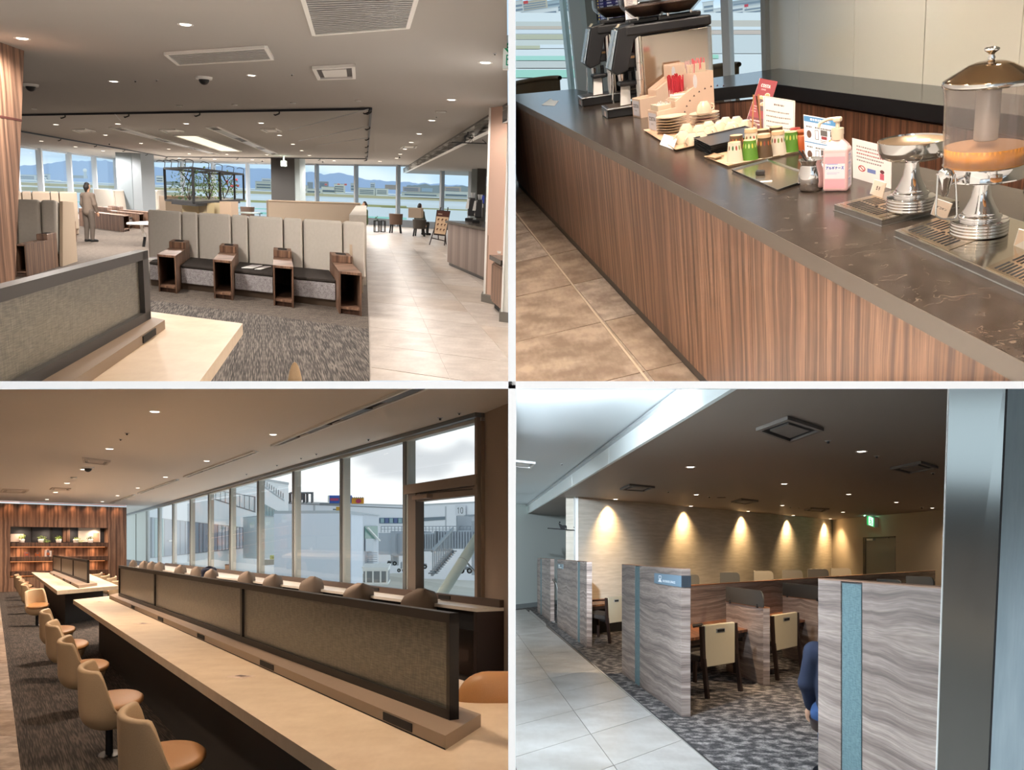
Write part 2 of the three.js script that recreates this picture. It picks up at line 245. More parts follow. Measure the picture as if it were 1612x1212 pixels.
function grille(R, pts, H, n, label, mat = MT.alu, dark = MT.frame) {   // louvred grille: frame and slats; slats run from side 0-1 to side 3-2
  const c = pts.map(([x, y]) => R.at(x, y, H)), mid = c.reduce((a, b) => a.add(b), V()).multiplyScalar(0.25), g = thing(R, 'ceiling_grille', label, 'air vent', V(mid.x, H, mid.z));
  const L = (a, b, t) => c[a].clone().lerp(c[b], t);
  fit(g, 'backing', prism(c, H - 0.004, H - 0.001), dark);
  const w = 0.03; for (let i = 0; i < 4; i++) fit(g, 'frame', bar(V(c[i].x, H - 0.014, c[i].z), V(c[(i + 1) % 4].x, H - 0.014, c[(i + 1) % 4].z), w, 0.026), MT.white);
  for (let i = 0; i < n; i++) { const a = (i + 0.18) / n, b = (i + 0.82) / n, A = L(0, 3, a), B = L(1, 2, a), C = L(1, 2, b), D = L(0, 3, b); fit(g, 'slat', prism([A, B, C, D], H - 0.02, H - 0.008), mat); }
  return g;
}
function tilesOn(R, parentName, rows, cols, A, e1, e2, y, mats, keep, mat0, poly, r) {   // a floor with one piece per tile; A corner, e1 along, e2 across (vectors of one tile)
  const g = structGroup(R, parentName, V(A.x, 0, A.z)); fit(g, 'floor_base', prism(poly, -0.12, y - 0.004), mat0);
  for (let i = 0; i < rows; i++) for (let j = cols[0]; j < cols[1]; j++) {
    const o = A.clone().addScaledVector(e1, i).addScaledVector(e2, j), q = 0.006 / e1.length(), s = 0.004 / e2.length();
    const c = [[q, s], [1 - q, s], [1 - q, 1 - s], [q, 1 - s]].map(([a, b]) => o.clone().addScaledVector(e1, a).addScaledVector(e2, b));
    if (keep && !keep(c)) continue;
    const m = fit(g, 'tile', prism(c, y - 0.006, y + r() * 0.0008), mats[Math.floor(r() * mats.length)]);
  }
  return g;
}
function domeCam(R, x, y, H, rpx, label) {
  const p = R.at(x, y, H), r = rpx * R.px(p), g = lie(thing(R, 'dome_camera', label, 'security camera', p));
  part(g, 'mount', lathe([[0, -0.03], [r * 0.95, -0.03], [r, 0]], 20), MT.white); part(g, 'dome', new THREE.SphereGeometry(r * 0.62, 18, 9, 0, 6.2832, Math.PI / 2, Math.PI / 2).translate(0, -0.03, 0), MT.black); return g;
}
function foliage(r, n, spread, size, cx, cy, cz, flat = 1) {   // many small leaves, each a bent quad
  const p = [];
  for (let i = 0; i < n; i++) {
    const a = r() * 6.283, b = Math.acos(2 * r() - 1), d = spread * Math.cbrt(r()), x = cx + d * Math.sin(b) * Math.cos(a), y = cy + d * Math.cos(b) * flat, z = cz + d * Math.sin(b) * Math.sin(a);
    const L = size * (0.6 + 0.8 * r()), w = L * 0.45, q = new THREE.Quaternion().setFromEuler(new THREE.Euler(r() * 3, r() * 6.28, r() * 3));
    const v = [V(0, 0, 0), V(w / 2, L * 0.45, 0.1 * L), V(0, L, 0), V(-w / 2, L * 0.45, 0.1 * L)].map((k) => k.applyQuaternion(q).add(V(x, y, z)));
    for (const k of [0, 1, 2, 0, 2, 3]) p.push(...v[k].toArray());
  }
  const g = new THREE.BufferGeometry(); g.setAttribute('position', new THREE.Float32BufferAttribute(p, 3)); g.computeVertexNormals(); g.setAttribute('uv', new THREE.Float32BufferAttribute(new Float32Array(p.length / 3 * 2), 2)); return g;
}
function blob(bones, cell = 0.016, k = 0.035) {   // bones: [A, B, rA, rB] joined by a smooth minimum into one surface
  const lo = V(1e9, 1e9, 1e9), hi = V(-1e9, -1e9, -1e9);
  for (const [A, B, a, b] of bones) for (const [q, r] of [[A, a], [B, b]]) { lo.min(q.clone().addScalar(-r - 0.05)); hi.max(q.clone().addScalar(r + 0.05)); }
  const size = Math.max(hi.x - lo.x, hi.y - lo.y, hi.z - lo.z), n = Math.min(110, Math.ceil(size / cell)), c = lo.clone().add(hi).multiplyScalar(0.5), mc = new MarchingCubes(n, new THREE.MeshBasicMaterial(), false, false, 120000);
  mc.isolation = 0; const h = size / 2, q = V(), d = V(), e = V();
  const bb = bones.map(([A, B, a, b]) => ({ A, d: B.clone().sub(A), l: Math.max(B.distanceToSquared(A), 1e-9), a, b }));
  for (let z = 0; z < n; z++) for (let y = 0; y < n; y++) for (let x = 0; x < n; x++) {
    q.set(x - n / 2, y - n / 2, z - n / 2).multiplyScalar(2 * h / n).add(c); let s = 0;
    for (const o of bb) { d.copy(q).sub(o.A); const t = clamp(d.dot(o.d) / o.l); e.copy(o.d).multiplyScalar(t); s += Math.exp(-(d.sub(e).length() - lerp(o.a, o.b, t)) / k * 2.2); }
    mc.field[z * n * n + y * n + x] = s > 0 ? Math.log(s) * k / 2.2 : -1;
  }
  mc.update(); const g = new THREE.BufferGeometry(), m = mc.count;
  g.setAttribute('position', new THREE.BufferAttribute(mc.positionArray.slice(0, m * 3), 3)); g.setAttribute('normal', new THREE.BufferAttribute(mc.normalArray.slice(0, m * 3), 3));
  g.scale(h, h, h).translate(c.x, c.y, c.z); g.setAttribute('uv', new THREE.BufferAttribute(new Float32Array(m * 2), 2)); return g;
}

const TL = new Room(1.5, 0, -250, 6616, -1, 1), TR = new Room(1.82, 0, 474, 3281, 1, 1), BL = new Room(1.5, 254 / F, 0, 0, -1, -1), BR = new Room(1.5, 263 / F, 0, 0, 1, -1);
// =====================================================================================
// UPPER LEFT HALL: lounge with high-backed sofas and a glass front to the airfield
// =====================================================================================
{
  const R = TL, r = rng(21), HC = 2.7, HS = 2.47;
  const at = (x, y, H) => R.at(x, y, H);
  // --- window front: corner points at ceiling height ---
  const W0 = at(20, 228, HC), W1 = at(183, 250, HC), W2 = at(221, 253, HC), W3 = at(470, 257.5, HC), W4 = at(770, 261.5, HC), W5 = V(W4.x + 14, HC, W4.z + 2);
  const fl = (p) => V(p.x, 0, p.z);
  const outer = [V(-34, 0, W0.z + 6), fl(W0), fl(W1), fl(W2), fl(W3), fl(W4), fl(W5), V(W5.x, 0, 3), V(-34, 0, 3)];
  // floor of stone tiles, carpets
  const a0 = at(583, 542), a1 = at(690, 556), vp = at(574.5, 345), near = at(582, 590);
  const e1 = vp.clone().sub(near).normalize().multiplyScalar(1.2), e2 = a1.clone().sub(a0), org = a0.clone().addScaledVector(e1, -1);
  tilesOn(R, 'floor', 22, [0, 5], org, e1, e2, 0, MT.tiles, null, MT.tiles[0], outer, r);
  const edgeN = at(582.5, 640), edgeF = at(575.5, 362), m0 = at(580.5, 519), m1 = at(150, 462);
  const far = V(-30, 0, edgeF.z), lx = V(-30, 0, m1.z - (m1.x + 30) * (m0.z - m1.z) / (m0.x - m1.x));
  struct(R, 'floor', prism([m0, edgeF, far, lx], 0.0015, 0.008), MT.brown);
  struct(R, 'floor', along(prism([edgeN, m0, lx, V(-30, 0, edgeN.z)], 0.0015, 0.009), at(345, 600).sub(at(362, 520)), 1.1), MT.rib);
  // ceiling and its lower part over the counter side
  const f0 = at(640, 262, HC), f1 = at(806, 157.5, HC), fd = f1.clone().sub(f0).normalize(), fN = f0.clone().addScaledVector(fd, -4), fE = f1.clone().addScaledVector(fd, 16);
  struct(R, 'ceiling', prism(outer.map((p) => V(p.x, 0, p.z)), HC, HC + 0.25), MT.ceil);
  const soff = structGroup(R, 'ceiling', V(f0.x, HS, f0.z));
  const side = V(fd.z, 0, -fd.x), sgn = side.x > 0 ? 1 : -1;
  for (let i = 0; i < 14; i++) { const A = fN.clone().addScaledVector(fd, i * 2.6), B = fN.clone().addScaledVector(fd, i * 2.6 + 2.585); fit(soff, 'panel', prism([A, B, B.clone().addScaledVector(side, 0.1 * sgn), A.clone().addScaledVector(side, 0.1 * sgn)], HS, HC - 0.03), MT.beam); }
  fit(soff, 'lower_panel', prism([fN, fE, fE.clone().addScaledVector(side, 16 * sgn), fN.clone().addScaledVector(side, 16 * sgn)], HS + 0.005, HC - 0.001), P(0x8f8d88, 0.85));
  fit(soff, 'shadow_gap', bar(V(fN.x, HC - 0.006, fN.z), V(fE.x, HC - 0.006, fE.z), 0.01, 0.012), MT.frame);
  // windows
  const bay = (n, A, B, xs, mw, mat, sill) => {
    const g = structGroup(R, 'window_' + n, V(A.x, 0, A.z)), pts = xs.map((x) => R.wall(x, 258, A, B));
    const md = 0.16;
    for (let i = 0; i < pts.length; i++) {
      const p = pts[i], e = V(B.x - A.x, 0, B.z - A.z).normalize(), w = mw[i] * R.px(V(p.x, 1.5, p.z)) * 0.5;
      fit(g, 'mullion', slabOn(V(p.x - e.x * w, 0, p.z - e.z * w), V(p.x + e.x * w, 0, p.z + e.z * w), 0, HC, md, 0.05), mat);
      if (i) fit(g, 'pane', sheet(pts[i - 1], p, sill, HC), MT.glass);
    }
    fit(g, 'top_rail', slabOn(A, B, HC - 0.07, HC, 0.05, 0.05), mat); if (sill > 0.05) fit(g, 'low_wall', slabOn(A, B, 0, sill, 0.12, 0.06), P(0x565b60, 0.7)); return g;
  };
  const white = P(0xd4dce4, 0.5);
  bay(1, W0, W1, [22, 60, 106.5, 146, 180], [7, 7, 6.5, 5.5, 5], white, 0.06);
  bay(2, W2, W3, [224, 240, 288, 337, 391, 470], [3, 4, 4, 4, 3, 3], white, 0.06);
  bay(3, W3, W4, [478, 500, 562, 628.5, 698, 744], [4, 3, 3.2, 3.2, 3.6, 6], P(0x8f969c, 0.5, 0.3), 0.3);
  // columns
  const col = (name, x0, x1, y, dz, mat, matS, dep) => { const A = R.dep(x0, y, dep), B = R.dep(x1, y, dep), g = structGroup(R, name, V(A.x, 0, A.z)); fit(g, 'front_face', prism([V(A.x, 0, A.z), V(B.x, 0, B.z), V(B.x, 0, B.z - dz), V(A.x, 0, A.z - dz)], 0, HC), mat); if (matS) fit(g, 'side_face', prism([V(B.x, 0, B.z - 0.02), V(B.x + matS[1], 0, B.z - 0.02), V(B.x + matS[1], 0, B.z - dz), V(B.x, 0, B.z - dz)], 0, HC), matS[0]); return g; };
  col('column_1', 183.5, 208, 280, 1.4, MT.greyPaint, [P(0x7d858b, 0.7), 0.38], 37);
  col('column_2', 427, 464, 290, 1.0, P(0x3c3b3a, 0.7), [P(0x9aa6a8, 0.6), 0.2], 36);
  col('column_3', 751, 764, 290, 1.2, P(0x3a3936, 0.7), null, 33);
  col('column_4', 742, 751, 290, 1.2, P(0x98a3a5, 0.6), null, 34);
  { // timber clad wall end at the left
    const A = at(-60, 45, HC), B = at(38, 80, HC), B2 = R.wall(24, 445, A, B), k = (B2.x - B.x) / (B2.y - HC), kz = (B2.z - B.z) / (B2.y - HC);
    const g = structGroup(R, 'wall_left', V(A.x, 0, A.z)), n = V(A.z - B.z, 0, B.x - A.x).normalize().multiplyScalar(-0.35);
    const pt = (H) => V(B.x + k * (H - HC), 0, B.z + kz * (H - HC)), Hs = R.wall(20, 187, A, B).y;
    for (const [y0, y1] of [[0, Hs - 0.006], [Hs + 0.006, HC]]) { const p0 = pt(y0), p1 = pt(y1), s = (p, y) => V(p.x, y, p.z); fit(g, 'panel', solid([s(A, y0), s(p0, y0), s(p0.clone().add(n), y0), s(A.clone().add(n), y0)], [s(A, y1), s(p1, y1), s(p1.clone().add(n), y1), s(A.clone().add(n), y1)]), MT.walnut); }
    fit(g, 'joint', prism([A, pt(Hs), pt(Hs).clone().add(n), A.clone().add(n)].map((p) => V(p.x * 0.9995, 0, p.z * 0.9995 - 0.01)), Hs - 0.01, Hs + 0.01), P(0x4a1f16, 0.7));
  }
  // --- ceiling fittings ---
  const DL = [[292, 38.5, 10, 'large round ceiling lamp nearest the top edge, above the long grille', 22], [35, 60.5, 10, 'round ceiling lamp beside the top of the timber wall end', 22], [179, 128, 7, 'round ceiling lamp between the two dome cameras', 16], [396, 118.5, 6.6, 'round ceiling lamp just right of the dome camera', 16], [764, 98.5, 9.5, 'round ceiling lamp nearest the hanging exit sign', 22], [710.5, 157, 7, 'second round ceiling lamp in the row above the tiled aisle', 18], [680, 189.5, 5.6, 'third round ceiling lamp in the row above the tiled aisle', 16], [660, 210.5, 4.6, 'fourth round ceiling lamp in the row above the tiled aisle', 14], [647.5, 224, 4, 'fifth round ceiling lamp in the row above the tiled aisle', 12], [637.5, 234.5, 3.4, 'sixth round ceiling lamp in the row above the tiled aisle', 12], [630, 242.5, 3.2, 'seventh round ceiling lamp in the row above the tiled aisle', 12], [624, 249, 3, 'last round ceiling lamp in the row above the tiled aisle', 0],
    [88, 196, 4.4, 'small ceiling lamp left of the square outlet inside the railed ceiling field', 14], [185.5, 195, 4.4, 'small ceiling lamp right of the square outlet by the slot grille', 14], [293, 194.5, 4.6, 'small ceiling lamp above the bright light panel', 14], [411, 193.5, 4.6, 'small ceiling lamp right of the second slot grille', 14], [440, 213, 4, 'small ceiling lamp below the right square outlet', 12], [166, 212.5, 3.6, 'small ceiling lamp under the left slot grille start', 12], [222, 225.5, 3.2, 'small ceiling lamp left of the light panel', 0], [265.5, 234.5, 3, 'small ceiling lamp under the light panel left end', 12], [298, 242, 2.8, 'small ceiling lamp under the light panel middle', 0], [461, 227, 3.6, 'small ceiling lamp beside the slot grille end', 12], [475, 237, 3.2, 'small ceiling lamp above the dark column', 12], [487, 244.5, 3, 'small ceiling lamp right of the dark column sign', 0], [357, 243, 2.8, 'small ceiling lamp below the light panel right end', 0], [420, 243.5, 2.8, 'small ceiling lamp left of the green arrow sign', 0],
    [65, 222, 3.3, 'small ceiling lamp over the first window bay on the left', 12], [119, 231, 3.2, 'small ceiling lamp over the second window bay on the left', 12], [162, 237.5, 3, 'small ceiling lamp over the third window bay on the left', 0], [198, 243, 2.8, 'small ceiling lamp over the pale grey column', 0], [229, 248, 2.8, 'small ceiling lamp over the window right of the pale grey column', 0], [282, 249, 2.8, 'small ceiling lamp over the planter frame', 0], [338, 250.5, 2.8, 'small ceiling lamp over the windows behind the planter', 0], [397, 251.5, 2.8, 'small ceiling lamp by the window left of the dark column', 0], [459, 252, 2.8, 'small ceiling lamp close to the green arrow sign', 0], [526, 253, 2.8, 'small ceiling lamp by the window right of the dark column', 0], [598, 254, 3, 'small ceiling lamp by the window left of the aisle row', 0]];
  for (const [x, y, s, l, I] of DL) downlight(R, x, y, HC, s, l, (x < 240 ? 1.6 : 1) * (y < 100 ? 11 : y < 140 ? 14 : x > 600 ? 9 : y < 200 ? 28 : 36), { color: 0xfff6ee, angle: 1.5, pen: 0.3, spill: 0 });
  for (const [x, y, s, l] of [[213, 126.5, 3.4, 'small ceiling sensor left of the dome camera'], [246.5, 125.5, 2.8, 'smaller ceiling sensor nearer the dome camera'], [459.5, 116.5, 3.4, 'ceiling sensor left of the square air outlet'], [779, 84, 3.2, 'ceiling sensor beside the hanging exit sign'], [687, 183.5, 2, 'ceiling sensor beside the white smoke detector'], [172, 226, 2.6, 'dark ceiling sensor over the left windows'], [629, 246.5, 2.6, 'dark ceiling sensor by the last aisle lamp']]) sprinkler(R, x, y, HC, s, l);
  for (const [x, y, s, l] of [[282, 166, 5, 'flat round ceiling speaker above the rail, left one'], [369.5, 164.5, 5, 'flat round ceiling speaker above the rail, middle one'], [461.5, 161.5, 5, 'flat round ceiling speaker above the rail near its corner'], [564, 158, 5.2, 'flat round ceiling speaker above the rail corner'], [54, 171, 4.6, 'flat round ceiling speaker beside the timber wall end'], [694, 175.5, 9.5, 'white round smoke detector in the row of aisle lamps']]) {
    const p = at(x, y, HC), q = s * R.px(p), g = thing(R, 'ceiling_speaker', l, s > 9 ? 'smoke detector' : 'speaker', p); part(g, 'cover', lathe([[0, -0.012], [q * 0.8, -0.012], [q, 0], [0, 0]], 20), MT.white); part(g, 'grille', lathe([[0, -0.016], [q * 0.55, -0.016], [q * 0.6, -0.01]], 16), MT.alu);
  }
  domeCam(R, 321, 121, HC, 13, 'black security dome camera left of the round lamp'); domeCam(R, 48, 132.5, HC, 12, 'black security dome camera beside the timber wall end');
  for (const [x, y, l] of [[413, 252, 'tiny black dome camera left of the green arrow sign'], [508, 253, 'tiny black dome camera right of the dark column']]) domeCam(R, x, y, HC, 2.6, l);
  grille(R, [[494, 51], [642, 39], [662, -30], [470, -30]], HC, 24, 'large louvred ceiling grille at the top edge', MT.alu);
  grille(R, [[281, 99], [429, 90], [418, 71.5], [260, 82]], HC, 9, 'long pale ceiling grille in two halves', MT.alu);
  grille(R, [[172, 200], [190, 200], [344, 242], [334, 242]], HC, 3, 'long slot grille left of the light panel', MT.alu);
  grille(R, [[324, 199], [342, 199], [437, 241.5], [427, 242.5]], HC, 3, 'long slot grille right of the light panel', MT.alu);
  cassette(R, [[500, 122], [560, 120], [559, 100], [491, 104]], HC, 'square air outlet with dark slot near the big grille');
  cassette(R, [[125, 207.5], [151, 206], [134, 202], [112, 203]], HC, 'flat square air outlet near the left sofa side'); cassette(R, [[262, 207.5], [290, 206], [276, 202.5], [250, 203]], HC, 'flat square air outlet above the light panel'); cassette(R, [[420, 207], [444, 206], [434, 201.5], [409, 202]], HC, 'flat square air outlet right of the light panel'); cassette(R, [[629, 232.5], [655, 232], [657, 228.5], [634, 228.5]], HC, 'flat square air outlet beside the aisle lamps');
  [[-3.6, -5.2, 6, 'unseen ceiling lamp out of view, lighting the near communal table'], [-1.7, -4.9, 8, 'unseen ceiling lamp out of view, lighting the carpet before the sofa'], [-0.5, -3.6, 4, 'unseen ceiling lamp out of view, lighting the near tiles'], [-6.2, -5.4, 10, 'unseen ceiling lamp out of view, lighting the left side of the near table'], [-10.5, -11.5, 26, 'unseen ceiling lamp out of view, lighting the front of the pale sofa']].forEach(([X, Z, I, l]) => unseenLamp(R, X, Z, HC, I, 0xffe6cc, l));  // unseen lamps placed to light the near furniture and the pale sofa
  { // light panel
    const c = [[274, 212.5], [310, 212.5], [380, 237.5], [348, 237]].map(([x, y]) => at(x, y, HC)), g = thing(R, 'light_panel', 'long bright rectangular light panel set in the ceiling', 'ceiling lamp', V(c[0].x, HC, c[0].z));
    fit(g, 'diffuser', prism(c, HC - 0.012, HC - 0.002), MT.panelLamp); const mid = c.reduce((a, b) => a.add(b.clone()), V()).multiplyScalar(0.25);
    for (let i = 0; i < 4; i++) fit(g, 'frame', bar(V(c[i].x, HC - 0.01, c[i].z), V(c[(i + 1) % 4].x, HC - 0.01, c[(i + 1) % 4].z), 0.05, 0.03), MT.white);
    const dy = c[2].clone().sub(c[1]); const l = new THREE.RectAreaLight(0xfff0d0, 2.2, 0.9, dy.length() * 0.9); l.position.copy(R.world(V(mid.x, HC - 0.05, mid.z))); l.quaternion.copy(R.q).multiply(new THREE.Quaternion().setFromAxisAngle(UP, Math.atan2(dy.x, dy.z))).multiply(new THREE.Quaternion().setFromAxisAngle(V(1, 0, 0), -Math.PI / 2)); scene.add(l);
  }
  { // partition rails with hangers around the ceiling field
    const k = [at(10, 179.5, HC), at(584, 168.5, HC), at(578, 249, HC), at(262, 246, HC), at(20, 203, HC)];
    const rl = (i, j, l) => { const A = V(k[i].x, HC - 0.025, k[i].z), B = V(k[j].x, HC - 0.025, k[j].z), g = thing(R, 'curtain_rail', l, 'rail', A); fit(g, 'track', bar(A, B, 0.035, 0.035), MT.rail); const n = i === 1 ? 6 : 5; for (let m = 0; m <= n; m++) { const q = A.clone().lerp(B, (m + 0.02) / (n + 0.04)); fit(g, 'hanger', tube([V(q.x, HC - 0.04, q.z), V(q.x, HC - 0.07, q.z), V(q.x - 0.05, HC - 0.1, q.z + 0.04), V(q.x - 0.08, HC - 0.09, q.z)], 0.011, 6), MT.frameDark); } };
    rl(0, 1, 'dark ceiling rail running along the near side of the ceiling field'); rl(1, 2, 'ceiling rail on the aisle side, running back to the windows'); rl(2, 3, 'thin ceiling rail along the windows, behind the lamps'); rl(3, 4, 'dark ceiling rail running back from the timber wall end');
    for (const [a, b, l] of [[[580, 172], [455, 205], 'first thin cable spanned from the rail corner'], [[580, 199], [470, 222], 'second thin cable spanned from the aisle rail'], [[579, 217], [500, 229], 'third thin cable spanned from the aisle rail'], [[181, 180], [190, 190], 'short thin cable at the left hanger']]) { const A = at(a[0], a[1], HC - 0.13), B = at(b[0], b[1], HC - 0.13); one(R, 'ceiling_cable', l, 'cable', rod(A, B, 0.006, 5), MT.alu); }
  }
  // --- right side: piers, niche cabinet, counter ---
  const pierT = 12.9, pA = R.dep(764, 470, pierT), pB = R.dep(812, 486, pierT - 0.8);
  { const g = structGroup(R, 'wall_right', V(pA.x, 0, pA.z)); fit(g, 'panel', prism([pA, pB, V(pB.x, 0, pB.z - 0.3), V(pA.x, 0, pA.z - 0.3)], 0.1, HC), P(0xc9a793, 0.35)); fit(g, 'corner_trim', prism([V(pA.x - 0.03, 0, pA.z + 0.01), V(pA.x, 0, pA.z + 0.01), V(pA.x, 0, pA.z - 0.32), V(pA.x - 0.03, 0, pA.z - 0.32)], 0.1, HC), MT.white); fit(g, 'baseboard', prism([V(pA.x - 0.06, 0, pA.z + 0.03), V(pB.x, 0, pB.z + 0.03), V(pB.x, 0, pB.z - 0.3), V(pA.x - 0.06, 0, pA.z - 0.34)], 0, 0.11), P(0x6e6a62, 0.6)); fit(g, 'edge_guard', bar(V(pA.x + 0.02, 0.12, pA.z + 0.02), V(pA.x + 0.02, 0.95, pA.z + 0.02), 0.03, 0.02), MT.blockTop); }
  { const A = R.dep(791, 498, 10.9), B = R.dep(830, 510, 10.7), g = structGroup(R, 'wall_right', V(A.x, 0, A.z)); fit(g, 'panel', prism([A, B, V(B.x, 0, B.z - 0.3), V(A.x, 0, A.z - 0.3)], 0.1, HC), P(0xd3d3cc, 0.4)); fit(g, 'side_panel', prism([V(A.x - 0.02, 0, A.z + 0.02), V(A.x, 0, A.z + 0.02), V(A.x, 0, A.z - 0.3), V(A.x - 0.02, 0, A.z - 0.3)], 0.1, HC), MT.white); fit(g, 'baseboard', prism([V(A.x - 0.04, 0, A.z + 0.03), B, V(B.x, 0, B.z - 0.3), V(A.x - 0.04, 0, A.z - 0.33)], 0, 0.12), P(0x6e6a62, 0.6)); }
  { const A = R.dep(774, 470, 12.2), B = R.dep(792, 486, 11.2), g = thing(R, 'niche_cabinet', 'small walnut cabinet with dark top in the wall niche', 'cabinet', V(A.x, 0, A.z)), q = [A, B, V(B.x + 0.5, 0, B.z), V(A.x + 0.5, 0, A.z)];
    fit(g, 'body', prism(q, 0.09, 0.62), MT.walnut); fit(g, 'plinth', prism(q.map((p) => V(p.x + 0.04, 0, p.z)), 0, 0.09), MT.matBlack); fit(g, 'top', prism([V(A.x - 0.05, 0, A.z), V(B.x - 0.05, 0, B.z), V(B.x + 0.5, 0, B.z), V(A.x + 0.5, 0, A.z)], 0.66, 0.72), MT.marble); fit(g, 'door', slabOn(V(A.x - 0.012, 0, A.z - 0.02), V(B.x - 0.012, 0, B.z + 0.02), 0.12, 0.6, 0.004, 0.004), MT.walnut);
    const p = at(790, 399, 0.72); const t = thing(R, 'tray', 'small white tray on the niche cabinet', 'tray', V(p.x, 0.72, p.z)); part(t, 'dish', bx(-0.06, 0.06, 0, 0.025, -0.05, 0.05, 0.006), MT.white); part(t, 'rim', bx(-0.065, 0.065, 0.02, 0.03, -0.055, 0.055, 0.004), MT.white); }
  { const T0 = at(701, 347, 0.95), T1 = at(775, 361, 0.95), k = V(0.9, 0, -0.6), g = thing(R, 'service_counter', 'far service counter with dark top and grey brown slatted front', 'counter', V(T0.x, 0, T0.z)), q = [T0, T1, V(T1.x + 2.4, 0, T1.z - 1.4), V(T0.x + 2.4, 0, T0.z - 0.8)];
    fit(g, 'worktop', prism(q, 0.9, 0.95), MT.marble); const n = 16; for (let i = 0; i < n; i++) { const A = T0.clone().lerp(T1, i / n), B = T0.clone().lerp(T1, (i + 0.985) / n); fit(g, 'front_panel', prism([V(A.x + 0.06, 0, A.z), V(B.x + 0.06, 0, B.z), V(B.x + 0.16, 0, B.z), V(A.x + 0.16, 0, A.z)], 0.07, 0.9), P([0x85756d, 0x7a6b64, 0x8f7f76][i % 3], 0.6)); } fit(g, 'kick', prism([V(T0.x + 0.1, 0, T0.z), V(T1.x + 0.1, 0, T1.z), V(T1.x + 0.2, 0, T1.z), V(T0.x + 0.2, 0, T0.z)], 0, 0.07), MT.frame);
    for (const [x, y, l, d] of [[738, 331, 'far black and white coffee machine, left one of the two', 0], [749, 334, 'far black and white coffee machine, right one by the pier', 0.0]]) { const p = at(x, y + 17, 0.95), s = R.px(p), c = thing(R, 'coffee_machine', l, 'coffee machine', V(p.x, 0.95, p.z)); part(c, 'body', bx(-2 * s, 9 * s, 8 * s, 36 * s, -0.3, 0, 0.02), MT.black); part(c, 'front_panel', solid([V(-6 * s, 19 * s, 0), V(-1 * s, 19 * s, 0), V(-1 * s, 19 * s, -0.25), V(-6 * s, 19 * s, -0.25)], [V(-3 * s, 34 * s, 0), V(1.5 * s, 35 * s, 0), V(1.5 * s, 35 * s, -0.25), V(-3 * s, 34 * s, -0.25)]), MT.white); part(c, 'nozzle', bx(-3 * s, 0, 11 * s, 15 * s, -0.2, -0.02, 0.01), MT.chrome); part(c, 'drip_tray', bx(-6 * s, 6 * s, 0, 4.5 * s, -0.3, 0.02, 0.01), MT.matBlack); part(c, 'hopper', cyl(2.5 * s, 4 * s, 8 * s, 5 * s, 36 * s, -0.15), MT.alu); }
    const p = at(757.5, 330, 1.2), s = R.px(p), b = thing(R, 'departure_board', 'far blue departure screen beside the dark column', 'screen', V(p.x, 1.2, p.z)); part(b, 'housing', bx(-4 * s, 5 * s, 2 * s, 24 * s, -0.1, 0, 0.01), MT.black); part(b, 'screen', bx(-3.4 * s, 4.4 * s, 10 * s, 22 * s, 0, 0.006), M({ color: 0x20285a, emissive: 0x3a4aa0, emissiveIntensity: 0.5 })); part(b, 'notice', bx(-3.4 * s, 3 * s, 3 * s, 9 * s, 0, 0.006), MT.white); }
  { // silhouette sign: figure tending a bassinet on a thin bar
    const p = R.dep(766, 226, pierT), s = R.px(p), g = thing(R, 'silhouette_sign', 'black cut-out sign of a figure tending a cradle, by the pink wall', 'sign', p); const d = 0.02;
    part(g, 'bar', bx(-55 * s, 0, -0.8 * s, 0.8 * s, -d, 0), MT.matBlack);
    part(g, 'figure', merge([sph(1.7 * s, -29.5 * s, 15.2 * s, 0, 10), ext([[-35.4 * s, 0], [-33.4 * s, 0], [-32.6 * s, 8 * s], [-30 * s, 11.6 * s], [-25 * s, 10 * s], [-25 * s, 11.2 * s], [-30 * s, 13.6 * s], [-35.4 * s, 10 * s]], d)]), MT.matBlack);
    part(g, 'cradle', merge([ext([[-29.4 * s, 8.6 * s], [-20.4 * s, 8.6 * s], [-22 * s, 6.4 * s], [-27.6 * s, 6.4 * s]], d), tube([V(-25.6 * s, 8.6 * s, d / 2), V(-24.6 * s, 12.4 * s, d / 2), V(-22.6 * s, 12.4 * s, d / 2), V(-21.4 * s, 8.6 * s, d / 2)], 0.5 * s, 6), rod(V(-24 * s, 6.6 * s, 0), V(-28 * s, 0.6 * s, 0), 0.35 * s), rod(V(-23.6 * s, 6.6 * s, 0), V(-22 * s, 0.6 * s, 0), 0.35 * s)]), MT.matBlack);
    part(g, 'bracket', bar(V(-7 * s, 5.5 * s, 0), V(0, 0, 0), 0.01, 0.012), MT.matBlack);
  }
  // exit signs
  const exitBox = (x0, x1, y0, y1, dep, draw, w, h, label, em = 0.55) => { const A = R.dep(x0, y1, dep), B = R.dep(x1, y1, dep), s = R.px(A), W = (x1 - x0) * s, Hh = (y1 - y0) * s, g = thing(R, 'exit_sign', label, 'sign', V(A.x, A.y, A.z)); const t = sign(w, h, draw); part(g, 'housing', bx(0, W, 0, Hh, -0.1, 0, 0.004), MT.white); const f = new THREE.PlaneGeometry(W * 0.96, Hh * 0.96).translate(W / 2, Hh / 2, 0.004); f.userData.keep = true; part(g, 'lit_face', f, M({ map: t, emissive: 0xffffff, emissiveMap: t, emissiveIntensity: em * 0.3, roughness: 0.5 })); part(g, 'stem', bx(W / 2 - 0.03, W / 2 + 0.03, Hh, Math.max(Hh + 0.02, HC - A.y), -0.07, -0.03), MT.white); const l = new THREE.PointLight(0xd8ffe8, 0.6, 0, 2); l.position.copy(R.world(V(A.x + W / 2, A.y + Hh / 2, A.z + 0.12))); scene.add(l); return g; };
